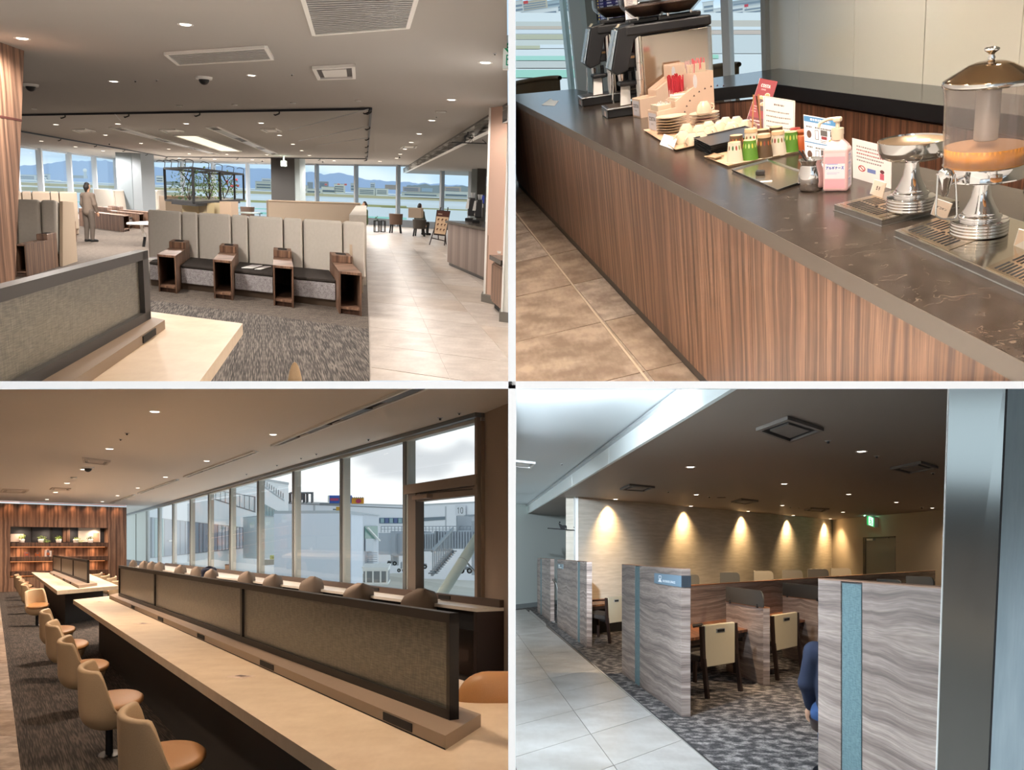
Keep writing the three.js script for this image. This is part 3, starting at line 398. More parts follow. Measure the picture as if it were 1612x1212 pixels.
  const arrow = (g, x, y, s, dir) => { g.fillStyle = '#0f9a60'; g.fillRect(x - s * 0.5, y - s * 0.09, s, s * 0.18); g.lineWidth = s * 0.18; g.strokeStyle = '#0f9a60'; g.beginPath(); g.moveTo(x + dir * s * 0.08, y - s * 0.42); g.lineTo(x + dir * s * 0.5, y); g.lineTo(x + dir * s * 0.08, y + s * 0.42); g.stroke(); };
  exitBox(442, 451, 253, 261.5, 34, (g, w, h) => { g.fillStyle = '#f4fff8'; g.fillRect(0, 0, w, h); arrow(g, w / 2, h / 2, w * 0.62, 1); }, 128, 128, 'small square lit sign with green arrow on the dark column');
  exitBox(791, 826, 58, 108, 7.4, (g, w, h) => { g.fillStyle = '#eefbf6'; g.fillRect(0, 0, w, h); arrow(g, w * 0.3, h * 0.36, w * 0.5, -1); g.strokeStyle = '#0f8a68'; g.lineWidth = 6; g.strokeRect(w * 0.16, h * 0.6, w * 0.16, h * 0.3); g.strokeRect(w * 0.16, h * 0.72, w * 0.16, 2); g.strokeRect(w * 0.4, h * 0.6, w * 0.16, h * 0.3); }, 128, 184, 'lit white exit sign with green arrow hanging at the right edge');
  // --- furniture ---
  const sofa = (name, label, A, B, o) => {   // high-backed bench on a slanted plan: its ends run along w (two floor points), not square to its front
    const g = thing(R, name, label, 'sofa', A, facing(A, B)), wl = loc(g, o.w[1]).sub(loc(g, o.w[0])); g.k = wl.x / wl.z;
    g.sk = (geo) => geo.applyMatrix4(new THREE.Matrix4().set(1, 0, g.k, 0, 0, 1, 0, 0, 0, 0, 1, 0, 0, 0, 0, 1));
    const rm = (u, v) => V(u, 0, v).applyAxisAngle(UP, g.turn).add(A), back = o.back, A2 = rm(0, -back), B2 = rm(1, -back);
    g.u = (x, y = 440) => loc(g, R.wall(x, y, A, B)).x;
    const us = o.seams.map((x) => loc(g, R.wall(x, o.yref, A2, B2)).x + g.k * back), n = us.length - 1, m = o.mat || MT.fabric;
    for (let i = 0; i < n; i++) { const c = bx(us[i] + 0.008, us[i + 1] - 0.008, -0.02, o.H - o.bot, -0.3, 0, 0.05); c.rotateX(-o.lean); c.translate(0, o.bot, -back); part(g, 'back_cushion', g.sk(c), m); }
    part(g, 'back_panel', g.sk(bx(us[0], us[n], 0.02, o.H - 0.06, -back - 0.55, -back - 0.34, 0.03)), o.rear || MT.taupe);
    (o.gaps || []).forEach(([a, b]) => { const f = o.inset; part(g, 'plinth', g.sk(bx(a, b, 0, 0.1, -back - 0.02, -f - 0.06)), MT.blockDark); part(g, 'seat_front', g.sk(bx(a + 0.01, b - 0.01, 0.1, 0.325, -back + 0.02, -f, 0.012)), MT.fleck); part(g, 'seat_cushion', g.sk(bx(a + 0.01, b - 0.01, 0.326, 0.365, -back + 0.02, -f + 0.01, 0.015)), MT.seatTop); });
    g.us = us; return g;
  };
  const sideTable = (o0, u0, u1, dep, h, rise, riseD, label, group) => {   // open-fronted walnut box with a socket riser at its back
    const p = o0.base.clone().add(V(u0, 0, 0).applyAxisAngle(UP, o0.turn)), w = u1 - u0, g = thing(R, 'side_table', label, 'side table', p, o0.turn, group), t = Math.min(0.03, w * 0.12), k = o0.sk;
    part(g, 'side_panel', k(bx(0, t, 0, h, -dep, 0, 0.004)), MT.walnut); part(g, 'side_panel', k(bx(w - t, w, 0, h, -dep, 0, 0.004)), MT.walnut); part(g, 'top', k(bx(0, w, h - t, h + 0.002, -dep, 0.004, 0.004)), MT.walnut); part(g, 'shelf', k(bx(t, w - t, 0.07, 0.07 + t, -dep, -0.01)), MT.walnut); part(g, 'back', k(bx(t, w - t, 0.05, h - t, -dep, -dep + 0.02)), MT.walnutDark); part(g, 'plinth', k(bx(t, w - t, 0, 0.07, -dep, -0.04)), MT.walnutDark);
    const rs = part(g, 'riser', k(bx(0, w, h, h + rise, -dep, -dep + riseD, 0.012)), MT.walnut); rs.add(mk(k(bx(w * 0.25, w * 0.75, h + rise - 0.004, h + rise + 0.004, -dep + riseD * 0.25, -dep + riseD * 0.75)), MT.matBlack, 'socket_panel', R));
    return g;
  };
  const placard = (x, y, H, label, w = 0.2, d = 0.5, turn = 0) => { const p = at(x, y, H), g = thing(R, 'placard', label, 'placard', p, turn); part(g, 'card', bx(-w / 2, w / 2, 0, 0.012, -d / 2, d / 2, 0.004), MT.paper); part(g, 'print', bx(-w * 0.4, w * 0.4, 0.012, 0.0135, -d * 0.4, d * 0.1), P(0xb8b0b0, 0.8)); return g; };
  { // the near sofa with its four tables
    const A = at(224, 456.5), B = at(577, 500), bX = [[250.5, 279], [337, 366.5], [430.5, 462.5], [533.5, 569.5]], tmp = { base: A, turn: facing(A, B), room: R };
    const bu = bX.map(([a, b]) => [loc(tmp, R.wall(a, 470, A, B)).x, loc(tmp, R.wall(b, 470, A, B)).x]), gp = [[loc(tmp, R.wall(228, 460, A, B)).x, bu[0][0]], [bu[0][1], bu[1][0]], [bu[1][1], bu[2][0]], [bu[2][1], bu[3][0]]];
    const g = sofa('high_back_sofa', 'near cream high-backed sofa in the middle of the lounge, with four walnut tables', A, B, { H: 1.08, back: 1.5, inset: 0.4, bot: 0.3, lean: 0.12, yref: 400, w: [at(254, 398, 0.53), at(281, 383, 0.53)], gaps: gp, seams: [233, 286.5, 312.5, 365, 391.5, 447, 478, 541, 577] });
    const lab = ['first walnut side table from the left before the near sofa', 'second walnut side table from the left before the near sofa', 'third walnut side table from the left before the near sofa', 'last walnut side table at the aisle end of the near sofa'];
    bu.forEach(([a, b], i) => sideTable(g, a, b, 1.48, 0.53, 0.1, 0.45, lab[i], 'walnut tables of the near sofa'));
    const L = bu[3][1] + 0.02; part(g, 'end_panel', g.sk(solid([V(L, 0.02, -1.4), V(L + 0.05, 0.02, -1.4), V(L + 0.05, 0.02, -2.05), V(L, 0.02, -2.05)], [V(L, 1.06, -1.62), V(L + 0.05, 1.06, -1.62), V(L + 0.05, 1.06, -2.05), V(L, 1.06, -2.05)])), MT.beige);
    placard(240, 407.5, 0.37, 'white placard lying on the leftmost seat of the near sofa'); placard(397, 420.5, 0.37, 'white placard lying on the seat between the middle tables', 0.16); placard(414, 422.5, 0.37, 'second white placard beside the third walnut table', 0.1);
  }
  { // u-shaped back of the next bay
    const A = at(423, 380), B = at(566, 389), tt = 23, a = R.dep(422.5, 330, tt), b = R.dep(567, 330, tt * 1.04); a.y = b.y = 0; const Hb = R.up(a, 315.5);
    const g = thing(R, 'sofa_wall', 'taupe upholstered back of the sofa bay behind the near sofa', 'sofa', a); fit(g, 'back_panel', slabOn(a, b, 0.0, Hb, 0.0, 0.35), MT.taupe); fit(g, 'piping', bar(V(a.x, Hb, a.z), V(b.x, Hb, b.z), 0.06, 0.03), MT.beige);
    const c = R.dep(577, 380, 14.3), d = R.dep(577, 330, tt * 1.05); fit(g, 'side_arm', prism([V(c.x - 0.28, 0, c.z), V(c.x, 0, c.z), V(d.x, 0, d.z), V(d.x - 0.28, 0, d.z)], 0.0, 1.12), MT.fabricPale); fit(g, 'arm_strap', prism([V(c.x - 0.3, 0, d.z + 2.2), V(c.x + 0.02, 0, d.z + 2.2), V(c.x + 0.01, 0, d.z + 1.6), V(c.x - 0.29, 0, d.z + 1.6)], 0.9, 1.135), MT.taupe);
  }
  { // left sofa seen on its end
    const A = at(-12, 437), B = at(44, 436.5), g = sofa('high_back_sofa', 'pale high-backed sofa at the left with beige end panel', A, B, { H: 1.16, back: 1.9, inset: 0.3, bot: 0.25, lean: 0.12, yref: 400, mat: MT.fabricPale, w: [at(44, 436), at(80, 424)], seams: [-10, 28, 66, 92] });
    sideTable(g, g.u(25), g.u(44), 1.85, 0.5, 0.1, 0.6, 'walnut side table at the end of the left sofa');
    const e = g.u(44) + 0.012, k = (v) => v; part(g, 'end_panel', g.sk(solid([V(e, 0, -1.86), V(e + 0.05, 0, -1.86), V(e + 0.05, 0, -2.95), V(e, 0, -2.95)], [V(e, 1.13, -2.15), V(e + 0.05, 1.13, -2.15), V(e + 0.05, 1.1, -2.95), V(e, 1.1, -2.95)])), MT.beige);
  }
  { // far row against the left windows
    const A = at(195, 366), B = at(263, 352), tmp = { base: A, turn: facing(A, B), room: R }, u = (x) => loc(tmp, R.wall(x, 358, A, B)).x;
    const g = sofa('high_back_sofa', 'far high-backed sofa row beside the pale grey column', A, B, { H: 1.19, back: 2.2, inset: 0.3, bot: 0.25, lean: 0.1, yref: 335, rear: MT.fabricPale, w: [at(195, 366), at(174, 363)], gaps: [[u(204.5), u(219.5)], [u(227.5), u(236)], [u(243), u(255)]], seams: [175, 184, 200, 208, 222, 231, 243, 250, 263] });
    part(g, 'end_panel', g.sk(bx(g.us[0] - 0.12, g.us[0] - 0.01, 0, 1.2, -3.1, -2.0, 0.03)), MT.fabricPale);
    [[195, 204, 'walnut side table nearest us at the far sofa row'], [220, 227, 'second walnut side table along the far sofa row'], [236.5, 242.5, 'third walnut side table along the far sofa row']].forEach(([a, b, l], i) => sideTable(g, u(a), u(b), 2.1, 0.5, 0.1, 0.6, l, 'walnut tables of the far sofa row'));
    const a = R.dep(261, 330, 28), b = R.dep(352, 330, 30); a.y = b.y = 0; const h = thing(R, 'sofa_wall', 'taupe upholstered sofa back under the planter frame', 'sofa', a); fit(h, 'back_panel', slabOn(a, b, 0, R.up(a, 308.5), 0, 0.3), MT.taupe); fit(h, 'piping', bar(V(a.x, R.up(a, 308.5), a.z), V(b.x, R.up(a, 308.5), b.z), 0.06, 0.04), MT.beige);
  }
  { const A = at(20, 388), B = at(124, 380), tmp = { base: A, turn: facing(A, B), room: R }, u = (x) => loc(tmp, R.wall(x, 378, A, B)).x, g = sofa('high_back_sofa', 'taupe sofa row behind the left sofa', A, B, { H: 1.2, back: 1.2, inset: 0.2, bot: 0.2, lean: 0.1, yref: 340, mat: MT.taupe, w: [at(107, 381), at(104, 375)], gaps: [[u(60), u(108)]], seams: [20, 36, 52, 81, 95, 124] }); sideTable(g, u(109), u(121), 1.1, 0.5, 0.08, 0.3, 'walnut side table half hidden behind the left sofa'); }  // taupe is the cushion colour of this row
  { // planter in a black frame
    const c0 = R.dep(305, 319, 21), s = R.px(c0), l0 = R.dep(261, 318, 23), b0 = R.dep(384, 315, 28.5), H0 = c0.y, H1 = R.up(c0, 264.5), k0 = V(l0.x + b0.x - c0.x, 0, l0.z + b0.z - c0.z);
    const g = thing(R, 'planter', 'leafy bushes planted in a long black steel frame', 'planter', V(c0.x, 0, c0.z)), C = [c0, b0, k0, l0].map((p) => V(p.x, 0, p.z)), w = 0.05;
    const Y = (p, y) => V(p.x, y, p.z), mid = (a, b, t) => a.clone().lerp(b, t), posts = [...C, mid(C[0], C[1], 0.46), mid(C[0], C[1], 0.77), mid(C[3], C[2], 0.46), mid(C[3], C[2], 0.77)];
    for (const p of posts) fit(g, 'post', bar(Y(p, H0), Y(p, H1), w, w), MT.matBlack);
    for (const y of [H0, H1]) for (let i = 0; i < 4; i++) fit(g, 'rail', bar(Y(C[i], y), Y(C[(i + 1) % 4], y), w, w), MT.matBlack);
    for (const t of [0.46, 0.77]) fit(g, 'cross_bar', bar(Y(mid(C[0], C[1], t), H1), Y(mid(C[3], C[2], t), H1), w, w * 0.7), MT.matBlack);
    fit(g, 'trough', prism([mid(C[0], C[2], 0.06), mid(C[1], C[3], 0.06), mid(C[2], C[0], 0.06), mid(C[3], C[1], 0.06)], H0 - 0.1, H0 + 0.02), MT.frameDark);
    for (let i = 0; i < 5; i++) { const p = mid(C[3], C[0], i / 4), q = mid(C[0], C[1], i / 4); for (const a of [p, q]) fit(g, 'hook', tube([Y(a, H1), V(a.x + 0.02, H1 + 0.16, a.z), V(a.x - 0.12, H1 + 0.2, a.z), V(a.x - 0.2, H1 + 0.17, a.z)], 0.01, 5), MT.frame); }
    const cen = (t, q) => mid(mid(C[0], C[1], t), mid(C[3], C[2], t), q);
    for (const [t, n, m] of [[0.16, 300, MT.leaf3], [0.5, 260, MT.leaf], [0.82, 260, MT.leaf]]) { const p = cen(t, 0.5), hh = H1 - H0; fit(g, 'bush', foliage(r, n, 0.5, 0.085, p.x, H0 + hh * 0.5, p.z, 1.05), m); for (let j = 0; j < 5; j++) fit(g, 'stem', tube([Y(p, H0), V(p.x + (r() - 0.5) * 0.3, H0 + 0.35, p.z + (r() - 0.5) * 0.3), V(p.x + (r() - 0.5) * 0.8, H0 + 0.8, p.z)], 0.012, 5), MT.darkWood); }
    const p = cen(0.93, 0.4); for (let j = 0; j < 6; j++) fit(g, 'flower', sph(0.045, p.x + (r() - 0.5) * 0.5, H0 + 0.35 + r() * 0.3, p.z, 8), P(0xd86a78, 0.6));
    for (const [x0, x1, y0, y1, m] of [[287, 313, 320, 334, P(0xd8c8a4, 0.6)], [326, 338, 319, 334, P(0xc2b48e, 0.6)], [346, 364, 317, 334, P(0xc0a890, 0.6)]]) { const a = R.dep(x0, y1, 23), b = R.dep(x1, y1, 23.2), h = R.up(V(a.x, 0, a.z), y0); fit(g, 'support_box', prism([V(a.x, 0, a.z), V(b.x, 0, b.z), V(b.x, 0, b.z - 0.6), V(a.x, 0, a.z - 0.6)], 0, h), m); }
  }
  { // table with glass screen, lower left
    const Ht = 0.72, C1 = at(226, 489, Ht), C2 = at(382, 509, Ht), C3 = at(310, 606, Ht), C0 = at(90, 560, Ht);
    const eL = C3.clone().sub(C2), far2 = C2.clone().addScaledVector(eL, 2.2), lft = C1.clone().addScaledVector(eL, 2.6).add(V(-1.5, 0, 0));
    const g = thing(R, 'work_table', 'pale beige communal table corner with a raised power block', 'table', V(C2.x, 0, C2.z)); const cc = C1.clone().add(V((C1.x - C2.x) * 1.6, 0, (C1.z - C2.z) * 1.6));
    fit(g, 'tabletop', prism([C2, far2, cc.clone().addScaledVector(eL, 2.2), cc], Ht - 0.065, Ht), MT.table);
    const q = (p, k) => p.clone().lerp(C2.clone().lerp(cc, 0.5).addScaledVector(eL, 1.1), k); fit(g, 'support', prism([C2, far2, cc.clone().addScaledVector(eL, 2.2), cc].map((p) => q(p, 0.22)), 0, Ht - 0.065), MT.blockDark);
    const Hb = 0.77, B0 = at(259.5, 503.5, Hb), B1 = at(104, 606, Hb), eB = B1.clone().sub(B0), wB = at(228, 497, Hb).sub(B0), b2 = B0.clone().addScaledVector(eB, 1.6);
    const blk = thing(R, 'power_block', 'long taupe power block lying on the near communal table', 'power block', V(B0.x, Ht, B0.z)); fit(blk, 'body', prism([B0, b2, b2.clone().addScaledVector(wB, 2.4), B0.clone().addScaledVector(wB, 2.4)], Ht, Hb), MT.blockTop);
    const s0 = R.wall(224, 530, B0, B1), s1 = R.wall(244, 522, B0, B1), nrm = V(eB.z, 0, -eB.x).normalize(), sg = nrm.x > 0 ? 1 : -1; fit(blk, 'socket_plate', prism([s0, s1, s1.clone().addScaledVector(nrm, 0.006 * sg), s0.clone().addScaledVector(nrm, 0.006 * sg)], Ht + 0.008, Hb - 0.008), MT.matBlack);
    const S0 = at(229, 501, Hb), S1 = at(62, 594, Hb), Hs = R.up(S0, 393.5), e = S1.clone().sub(S0), S2 = S0.clone().addScaledVector(e, 1.9), scr = thing(R, 'desk_screen', 'dark framed woven glass screen on the near communal table', 'screen', V(S0.x, Hb, S0.z));
    const fw = 0.045, ln = e.clone().normalize(); fit(scr, 'top_rail', slabOn(S2, S0, Hs - fw, Hs, 0.03, 0.03), MT.frame); fit(scr, 'bottom_rail', slabOn(S2, S0, Hb, Hb + fw, 0.03, 0.03), MT.frame); fit(scr, 'end_post', slabOn(S0.clone().addScaledVector(ln, 0.12), S0, Hb, Hs, 0.03, 0.03), MT.frame); fit(scr, 'glass_pane', slabOn(S2, S0.clone().addScaledVector(ln, 0.12), Hb + fw, Hs - fw, 0.004, 0.004), MT.screen);
  }
  { const p0 = R.dep(464, 570, 3.7), p = V(p0.x, 0, p0.z), s = R.px(p), g = thing(R, 'dining_chair', 'cream upholstered chair back rising at the bottom edge', 'chair', V(p.x, 0, p.z)); const Hs = R.up(p, 569.5); part(g, 'backrest', new THREE.SphereGeometry(1, 24, 16).scale(14.5 * s, (Hs - 0.32) / 2, 10 * s).translate(0, (Hs + 0.32) / 2, 0), MT.leather); part(g, 'seat', cyl(0.16, 0.17, 0.08, 0, 0.34, 0.1, 20), MT.leatherSeat); part(g, 'pedestal', cyl(0.03, 0.03, 0.34), MT.black); part(g, 'base', cyl(0.15, 0.14, 0.02, 0, 0, 0, 24), MT.black); }
  { const p = at(224, 389), g = thing(R, 'cafe_table', 'white topped table with black leg left of the near sofa', 'table', V(p.x, 0, p.z)), s = R.px(p), Hh = R.up(p, 350); part(g, 'tabletop', bx(-15 * s, 30 * s, Hh - 0.05, Hh, -0.9, 0.3, 0.01), MT.white); part(g, 'leg', bar(V(2 * s, 0, 0), V(5 * s, Hh * 0.42, 0), 0.05, 0.05), MT.matBlack); part(g, 'leg', bar(V(4 * s, Hh * 0.42, 0), V(0, Hh - 0.05, 0), 0.05, 0.05), MT.white); part(g, 'leg', bar(V(14 * s, 0, -0.5), V(14 * s, Hh - 0.05, -0.5), 0.04, 0.04), MT.matBlack);
    const q = thing(R, 'wooden_stool', 'pale wooden stool behind the white topped table', 'stool', V(p.x + 0.35, 0, p.z - 0.9)), h = R.up(V(q.base.x, 0, q.base.z), 344.5); part(q, 'seat', bx(-0.2, 0.25, h - 0.08, h, -0.2, 0.2, 0.03), P(0xcdb48c, 0.6)); for (const a of [-0.15, 0.2]) part(q, 'leg', cyl(0.02, 0.015, h - 0.08, a, 0, 0), P(0xb89a70, 0.6)); }
  const tub = (x, y, w, hpx, label, mat, hide) => { const p = at(x, y), s = R.px(p), g = thing(R, 'tub_chair', label, 'chair', p), W = w * s / 2, Hh = hpx * s; part(g, 'backrest', new THREE.CylinderGeometry(W, W * 0.9, Hh * 0.55, 24, 1, false, Math.PI * 0.0, Math.PI * 2).translate(0, Hh * 0.725, 0), mat); for (const [a, b] of [[-0.8, 0.3], [0.8, 0.3], [-0.6, -0.5], [0.6, -0.5]]) part(g, 'leg', bar(V(a * W * 1.02, 0, b * W), V(a * W * 0.8, Hh * 0.5, b * W * 0.8), 0.05, 0.05), MT.matBlack); return g; };
  tub(623, 367, 22, 30, 'brown tub chair near the window beside the seated visitor', P(0x5a4334, 0.6)); tub(390, 352, 22, 26, 'dark brown tub chair behind the near sofa', P(0x4a3a30, 0.6)); tub(367, 350, 12, 24, 'black chair under the right end of the planter', MT.black);
  for (const [x, w, l] of [[592, 8, 'left one of two thin black side tables by the window'], [602, 7, 'right one of two thin black side tables by the window']]) { const p = at(x, 365.5), s = R.px(p), g = thing(R, 'wire_table', l, 'side table', p), a = w * s / 2, h = R.up(p, 347), t = 0.03; part(g, 'top', bx(-a, a, h - t, h, -0.3, 0, 0.004), MT.matBlack); for (const u of [-a, a - t]) for (const z of [-0.3, -t]) part(g, 'leg', bx(u, u + t, 0, h, z, z + t), MT.matBlack); part(g, 'base_bar', bx(-a, a, 0, t, -t, 0), MT.matBlack); if (w === 8) { const q = thing(R, 'small_plant', 'small grey plant on the left thin black table', 'plant', V(p.x, h, p.z - 0.15)); part(q, 'leaves', foliage(r, 30, 0.07, 0.06, 0, 0.07, 0), MT.leaf3); part(q, 'pot', cyl(0.05, 0.06, 0.05), MT.greyPaint); } }
  { const p = at(404, 345), g = thing(R, 'cafe_table', 'low black framed table seen left of the dark column', 'table', p), s = R.px(p), h = R.up(p, 335.5); part(g, 'top', bx(-5 * s, 6 * s, h - 0.03, h, -0.4, 0), MT.matBlack); for (const a of [-4, 5]) part(g, 'leg', bx(a * s - 0.015, a * s + 0.015, 0, h, -0.03, 0), MT.matBlack); const b = R.dep(372, 335, 27), t = thing(R, 'cafe_table', 'pale blue table top behind the near sofa', 'table', V(b.x, 0, b.z)); const hb = R.up(V(b.x, 0, b.z), 334); part(t, 'top', bx(-0.3, 0.5, hb - 0.03, hb, -0.8, 0), P(0xcfe0e0, 0.3)); part(t, 'leg', cyl(0.04, 0.04, hb - 0.03), MT.matBlack); }
  { // easel with menu board
    const p = at(690, 386), s = R.px(p), g = thing(R, 'menu_easel', 'dark wooden easel holding a brown menu board beside the counter', 'easel', p, 0.12), H = 62 * s; const L = (x, y, z = 0) => V((x - 690) * s, (386 - y) * s, z);
    part(g, 'leg', bar(L(676, 386, 0), L(693, 327, -0.05), 0.035, 0.03), MT.darkWood); part(g, 'leg', bar(L(699, 391, 0.05), L(704, 327, -0.05), 0.035, 0.03), MT.darkWood); part(g, 'leg', bar(L(703.5, 387, -0.6), L(698, 340, -0.06), 0.03, 0.03), MT.darkWood); part(g, 'cross_bar', bar(L(679, 375), L(700, 379), 0.03, 0.03), MT.darkWood); part(g, 'cross_bar', bar(L(689.5, 369), L(690, 378), 0.025, 0.03), MT.darkWood);
    part(g, 'board_frame', plate([L(682, 370, 0.06), L(701, 371.5, 0.06), L(708, 332.5, 0), L(686.5, 331.5, 0)], 0.02), MT.darkWood);
    const pr = plate([L(683.3, 367.5, 0.085), L(700.2, 369, 0.085), L(707, 334, 0.026), L(687.2, 333, 0.026)], 0.003); pr.userData.keep = true; part(g, 'menu_print', pr, printed(192, 384, (c, w, h) => { c.fillStyle = '#c9ad8e'; c.fillRect(0, 0, w, h); c.fillStyle = '#4a2014'; c.fillRect(0, 0, w, h * 0.24); c.fillStyle = '#e8d0b8'; c.font = 'bold 22px sans-serif'; c.fillText('MENU', 18, 56); for (let i = 0; i < 3; i++) for (let j = 0; j < 3; j++) { c.fillStyle = '#5a3420'; c.beginPath(); c.ellipse(36 + j * 58, 140 + i * 84, 12, 20, 0.5, 0, 7); c.fill(); c.fillStyle = '#7a5a44'; c.fillRect(22 + j * 58, 168 + i * 84, 36, 4); } }));
  }
  const person = (p, turn, label, sc, o) => {
    const RR = o.room || R, g = thing(RR, 'person', label, 'person', p, turn), S = (b) => b.map(([A, B, a, c]) => [A.multiplyScalar(sc), B.multiplyScalar(sc), a * sc, c * sc]), sit = o.sit, hy = sit ? 0.47 : 0.9, k = 0.03 * sc;
    const sh = hy + 0.5, arm = (s) => [[V(s * 0.17, sh - 0.02, 0), V(s * 0.22, sh - 0.28, 0.02), 0.05, 0.042], [V(s * 0.22, sh - 0.28, 0.02), V(s * 0.2, sh - 0.48, 0.12), 0.04, 0.03], [V(s * 0.2, sh - 0.48, 0.12), V(s * 0.19, sh - 0.55, 0.15), 0.03, 0.024], [V(s * 0.2, sh - 0.52, 0.14), V(s * 0.165, sh - 0.56, 0.18), 0.014, 0.011]];
    const hand = (s) => [0, 1, 2, 3].map((i) => [V(s * (0.18 + 0.018 * i), sh - 0.55, 0.15), V(s * (0.175 + 0.02 * i), sh - 0.61 - (i === 1 || i === 2 ? 0.015 : 0), 0.17), 0.011, 0.009]);
    const leg = (s) => sit ? [[V(s * 0.09, hy, 0), V(s * 0.12, hy, 0.42), 0.085, 0.06], [V(s * 0.12, hy, 0.42), V(s * 0.12, 0.08, 0.4), 0.06, 0.04], [V(s * 0.12, 0.05, 0.38), V(s * 0.13, 0.035, 0.58), 0.045, 0.035]] : [[V(s * 0.09, hy, 0), V(s * 0.1, 0.48, 0.02), 0.088, 0.06], [V(s * 0.1, 0.48, 0.02), V(s * 0.1, 0.09, -0.02), 0.06, 0.04], [V(s * 0.1, 0.05, -0.03), V(s * 0.12, 0.035, 0.15), 0.045, 0.034]];
    const torso = [[V(0, hy, 0), V(0, hy + 0.25, 0.01), 0.13, 0.125], [V(0, hy + 0.25, 0.01), V(0, sh - 0.06, 0), 0.12, 0.12], [V(-0.14, sh - 0.03, 0), V(0.14, sh - 0.03, 0), 0.062, 0.062]], head = [[V(0, sh, 0), V(0, sh + 0.13, 0.02), 0.055, 0.05], [V(0, sh + 0.19, 0.03), V(0, sh + 0.25, 0.01), 0.07, 0.085], [V(0, sh + 0.17, 0.07), V(0, sh + 0.15, 0.085), 0.035, 0.025], [V(0, sh + 0.21, 0.11), V(0, sh + 0.185, 0.12), 0.012, 0.014], [V(-0.083, sh + 0.21, 0.01), V(-0.083, sh + 0.18, 0.01), 0.014, 0.01], [V(0.083, sh + 0.21, 0.01), V(0.083, sh + 0.18, 0.01), 0.014, 0.01]];
    const body = part(g, 'body', blob(S([...torso, ...head, ...arm(1), ...arm(-1), ...hand(1), ...hand(-1), ...leg(1), ...leg(-1)]), 0.014 * sc, k), MT.skin), fat = (b, e) => S(b.map(([A, B, a, c]) => [A.clone(), B.clone(), a + e, c + e]));
    const sub = (n, geo, m) => { const q = mk(geo, m, n, RR); g.add(q); }, T = [[V(0, hy, 0), V(0, hy + 0.25, 0.01), 0.13, 0.125], [V(0, hy + 0.25, 0.01), V(0, sh - 0.06, 0), 0.12, 0.12], [V(-0.14, sh - 0.03, 0), V(0.14, sh - 0.03, 0), 0.062, 0.062]];
    sub('jacket', blob(fat([...T, ...arm(1).slice(0, 2), ...arm(-1).slice(0, 2)], 0.02), 0.016 * sc, k), o.top); sub('trousers', blob(fat([[V(0, hy - 0.02, 0), V(0, hy + 0.06, 0), 0.12, 0.12], ...leg(1).slice(0, 2), ...leg(-1).slice(0, 2)], 0.016), 0.016 * sc, k), o.legs); sub('shoe', blob(fat(leg(1).slice(2), 0.012), 0.012 * sc, 0.01), MT.matBlack); sub('shoe', blob(fat(leg(-1).slice(2), 0.012), 0.012 * sc, 0.01), MT.matBlack);
    sub('hair', blob(S([[V(0, sh + 0.23, -0.02), V(0, sh + 0.29, 0.0), 0.085, 0.075], [V(0, sh + 0.2, -0.05), V(0, sh + 0.1, -0.06), 0.07, o.long ? 0.06 : 0.03]]), 0.012 * sc, 0.02 * sc), MT.hair); for (const s of [-1, 1]) sub('eye', sph(0.012 * sc, s * 0.032 * sc, (sh + 0.225) * sc, 0.093 * sc, 8), MT.hair);
    return g;
  };
  globalThis.makePerson = person;
  { const p = at(142, 381), s = R.px(p); person(p, 2.9, 'visitor in a grey brown coat standing by the left sofa', 92 * s / 1.76, { top: P(0x77695d, 0.9), legs: P(0x5d534b, 0.9) }); }
  { const p = at(660, 370), s = R.px(p); person(p, 2.6, 'visitor in dark clothes seated by the window beside the easel', 48 * s / 1.3, { sit: true, top: P(0x3a4038, 0.9), legs: P(0x2c2e2e, 0.9) }); tub(660, 372, 22, 26, 'dark tub chair under the seated visitor near the easel', P(0x3a332c, 0.7)); }
  { const p = at(574, 368), s = R.px(p); person(p, -1.5, 'visitor in a green top seated behind the sofa corner, seen from the side', 49 * s / 1.3, { sit: true, top: P(0x41552c, 0.9), legs: P(0x23251f, 0.9) }); }
  // --- airfield outside: ground, taxiways, buildings, hills ---
  const G = -9, gy = (x, y) => R.at(x, y, G), strip = (name, y0, y1, mat, H = G, x0 = 0, x1 = 812) => one(R, name, null, null, prism([R.at(x0, y1 + x1 * 0, H), R.at(x1, y1, H), R.at(x1, y0, H), R.at(x0, y0, H)], H - 0.02, H), mat);
  const hz = (x) => 279.5 + 0.0378 * x;      // where the airfield plane vanishes
  const sg2 = (n, d0, d1, mat, x0 = -10, x1 = 812, H = G) => { const m = struct(R, n, prism([R.at(x0, hz(x0) + d0, H), R.at(x1, hz(x1) + d0, H), R.at(x1, hz(x1) + d1, H), R.at(x0, hz(x0) + d1, H)], H - 0.3, H), mat); return m; };
  sg2('ground', 1.2, 90, P(0xe6e8e6, 0.9), -40, 830);
  for (const [d0, d1, c, x0, x1] of [[6, 10.5, 0xb8a878, -10, 812], [10.5, 13, 0xd9dcdc, -10, 812], [13, 19, 0xb4ab86, -10, 300], [15, 17, 0xe8eaec, 280, 812], [20.5, 24, 0xaaa35a, 250, 640], [22.5, 24.5, 0xb4ae7a, 600, 812], [33, 34.2, 0x8fd6bb, 60, 470], [39, 42, 0x9fdcc6, 300, 640], [19.5, 22.5, 0xe4e9e6, -10, 250]]) sg2('ground', d0, d1, P(c, 0.9), x0, x1, G + 0.02);
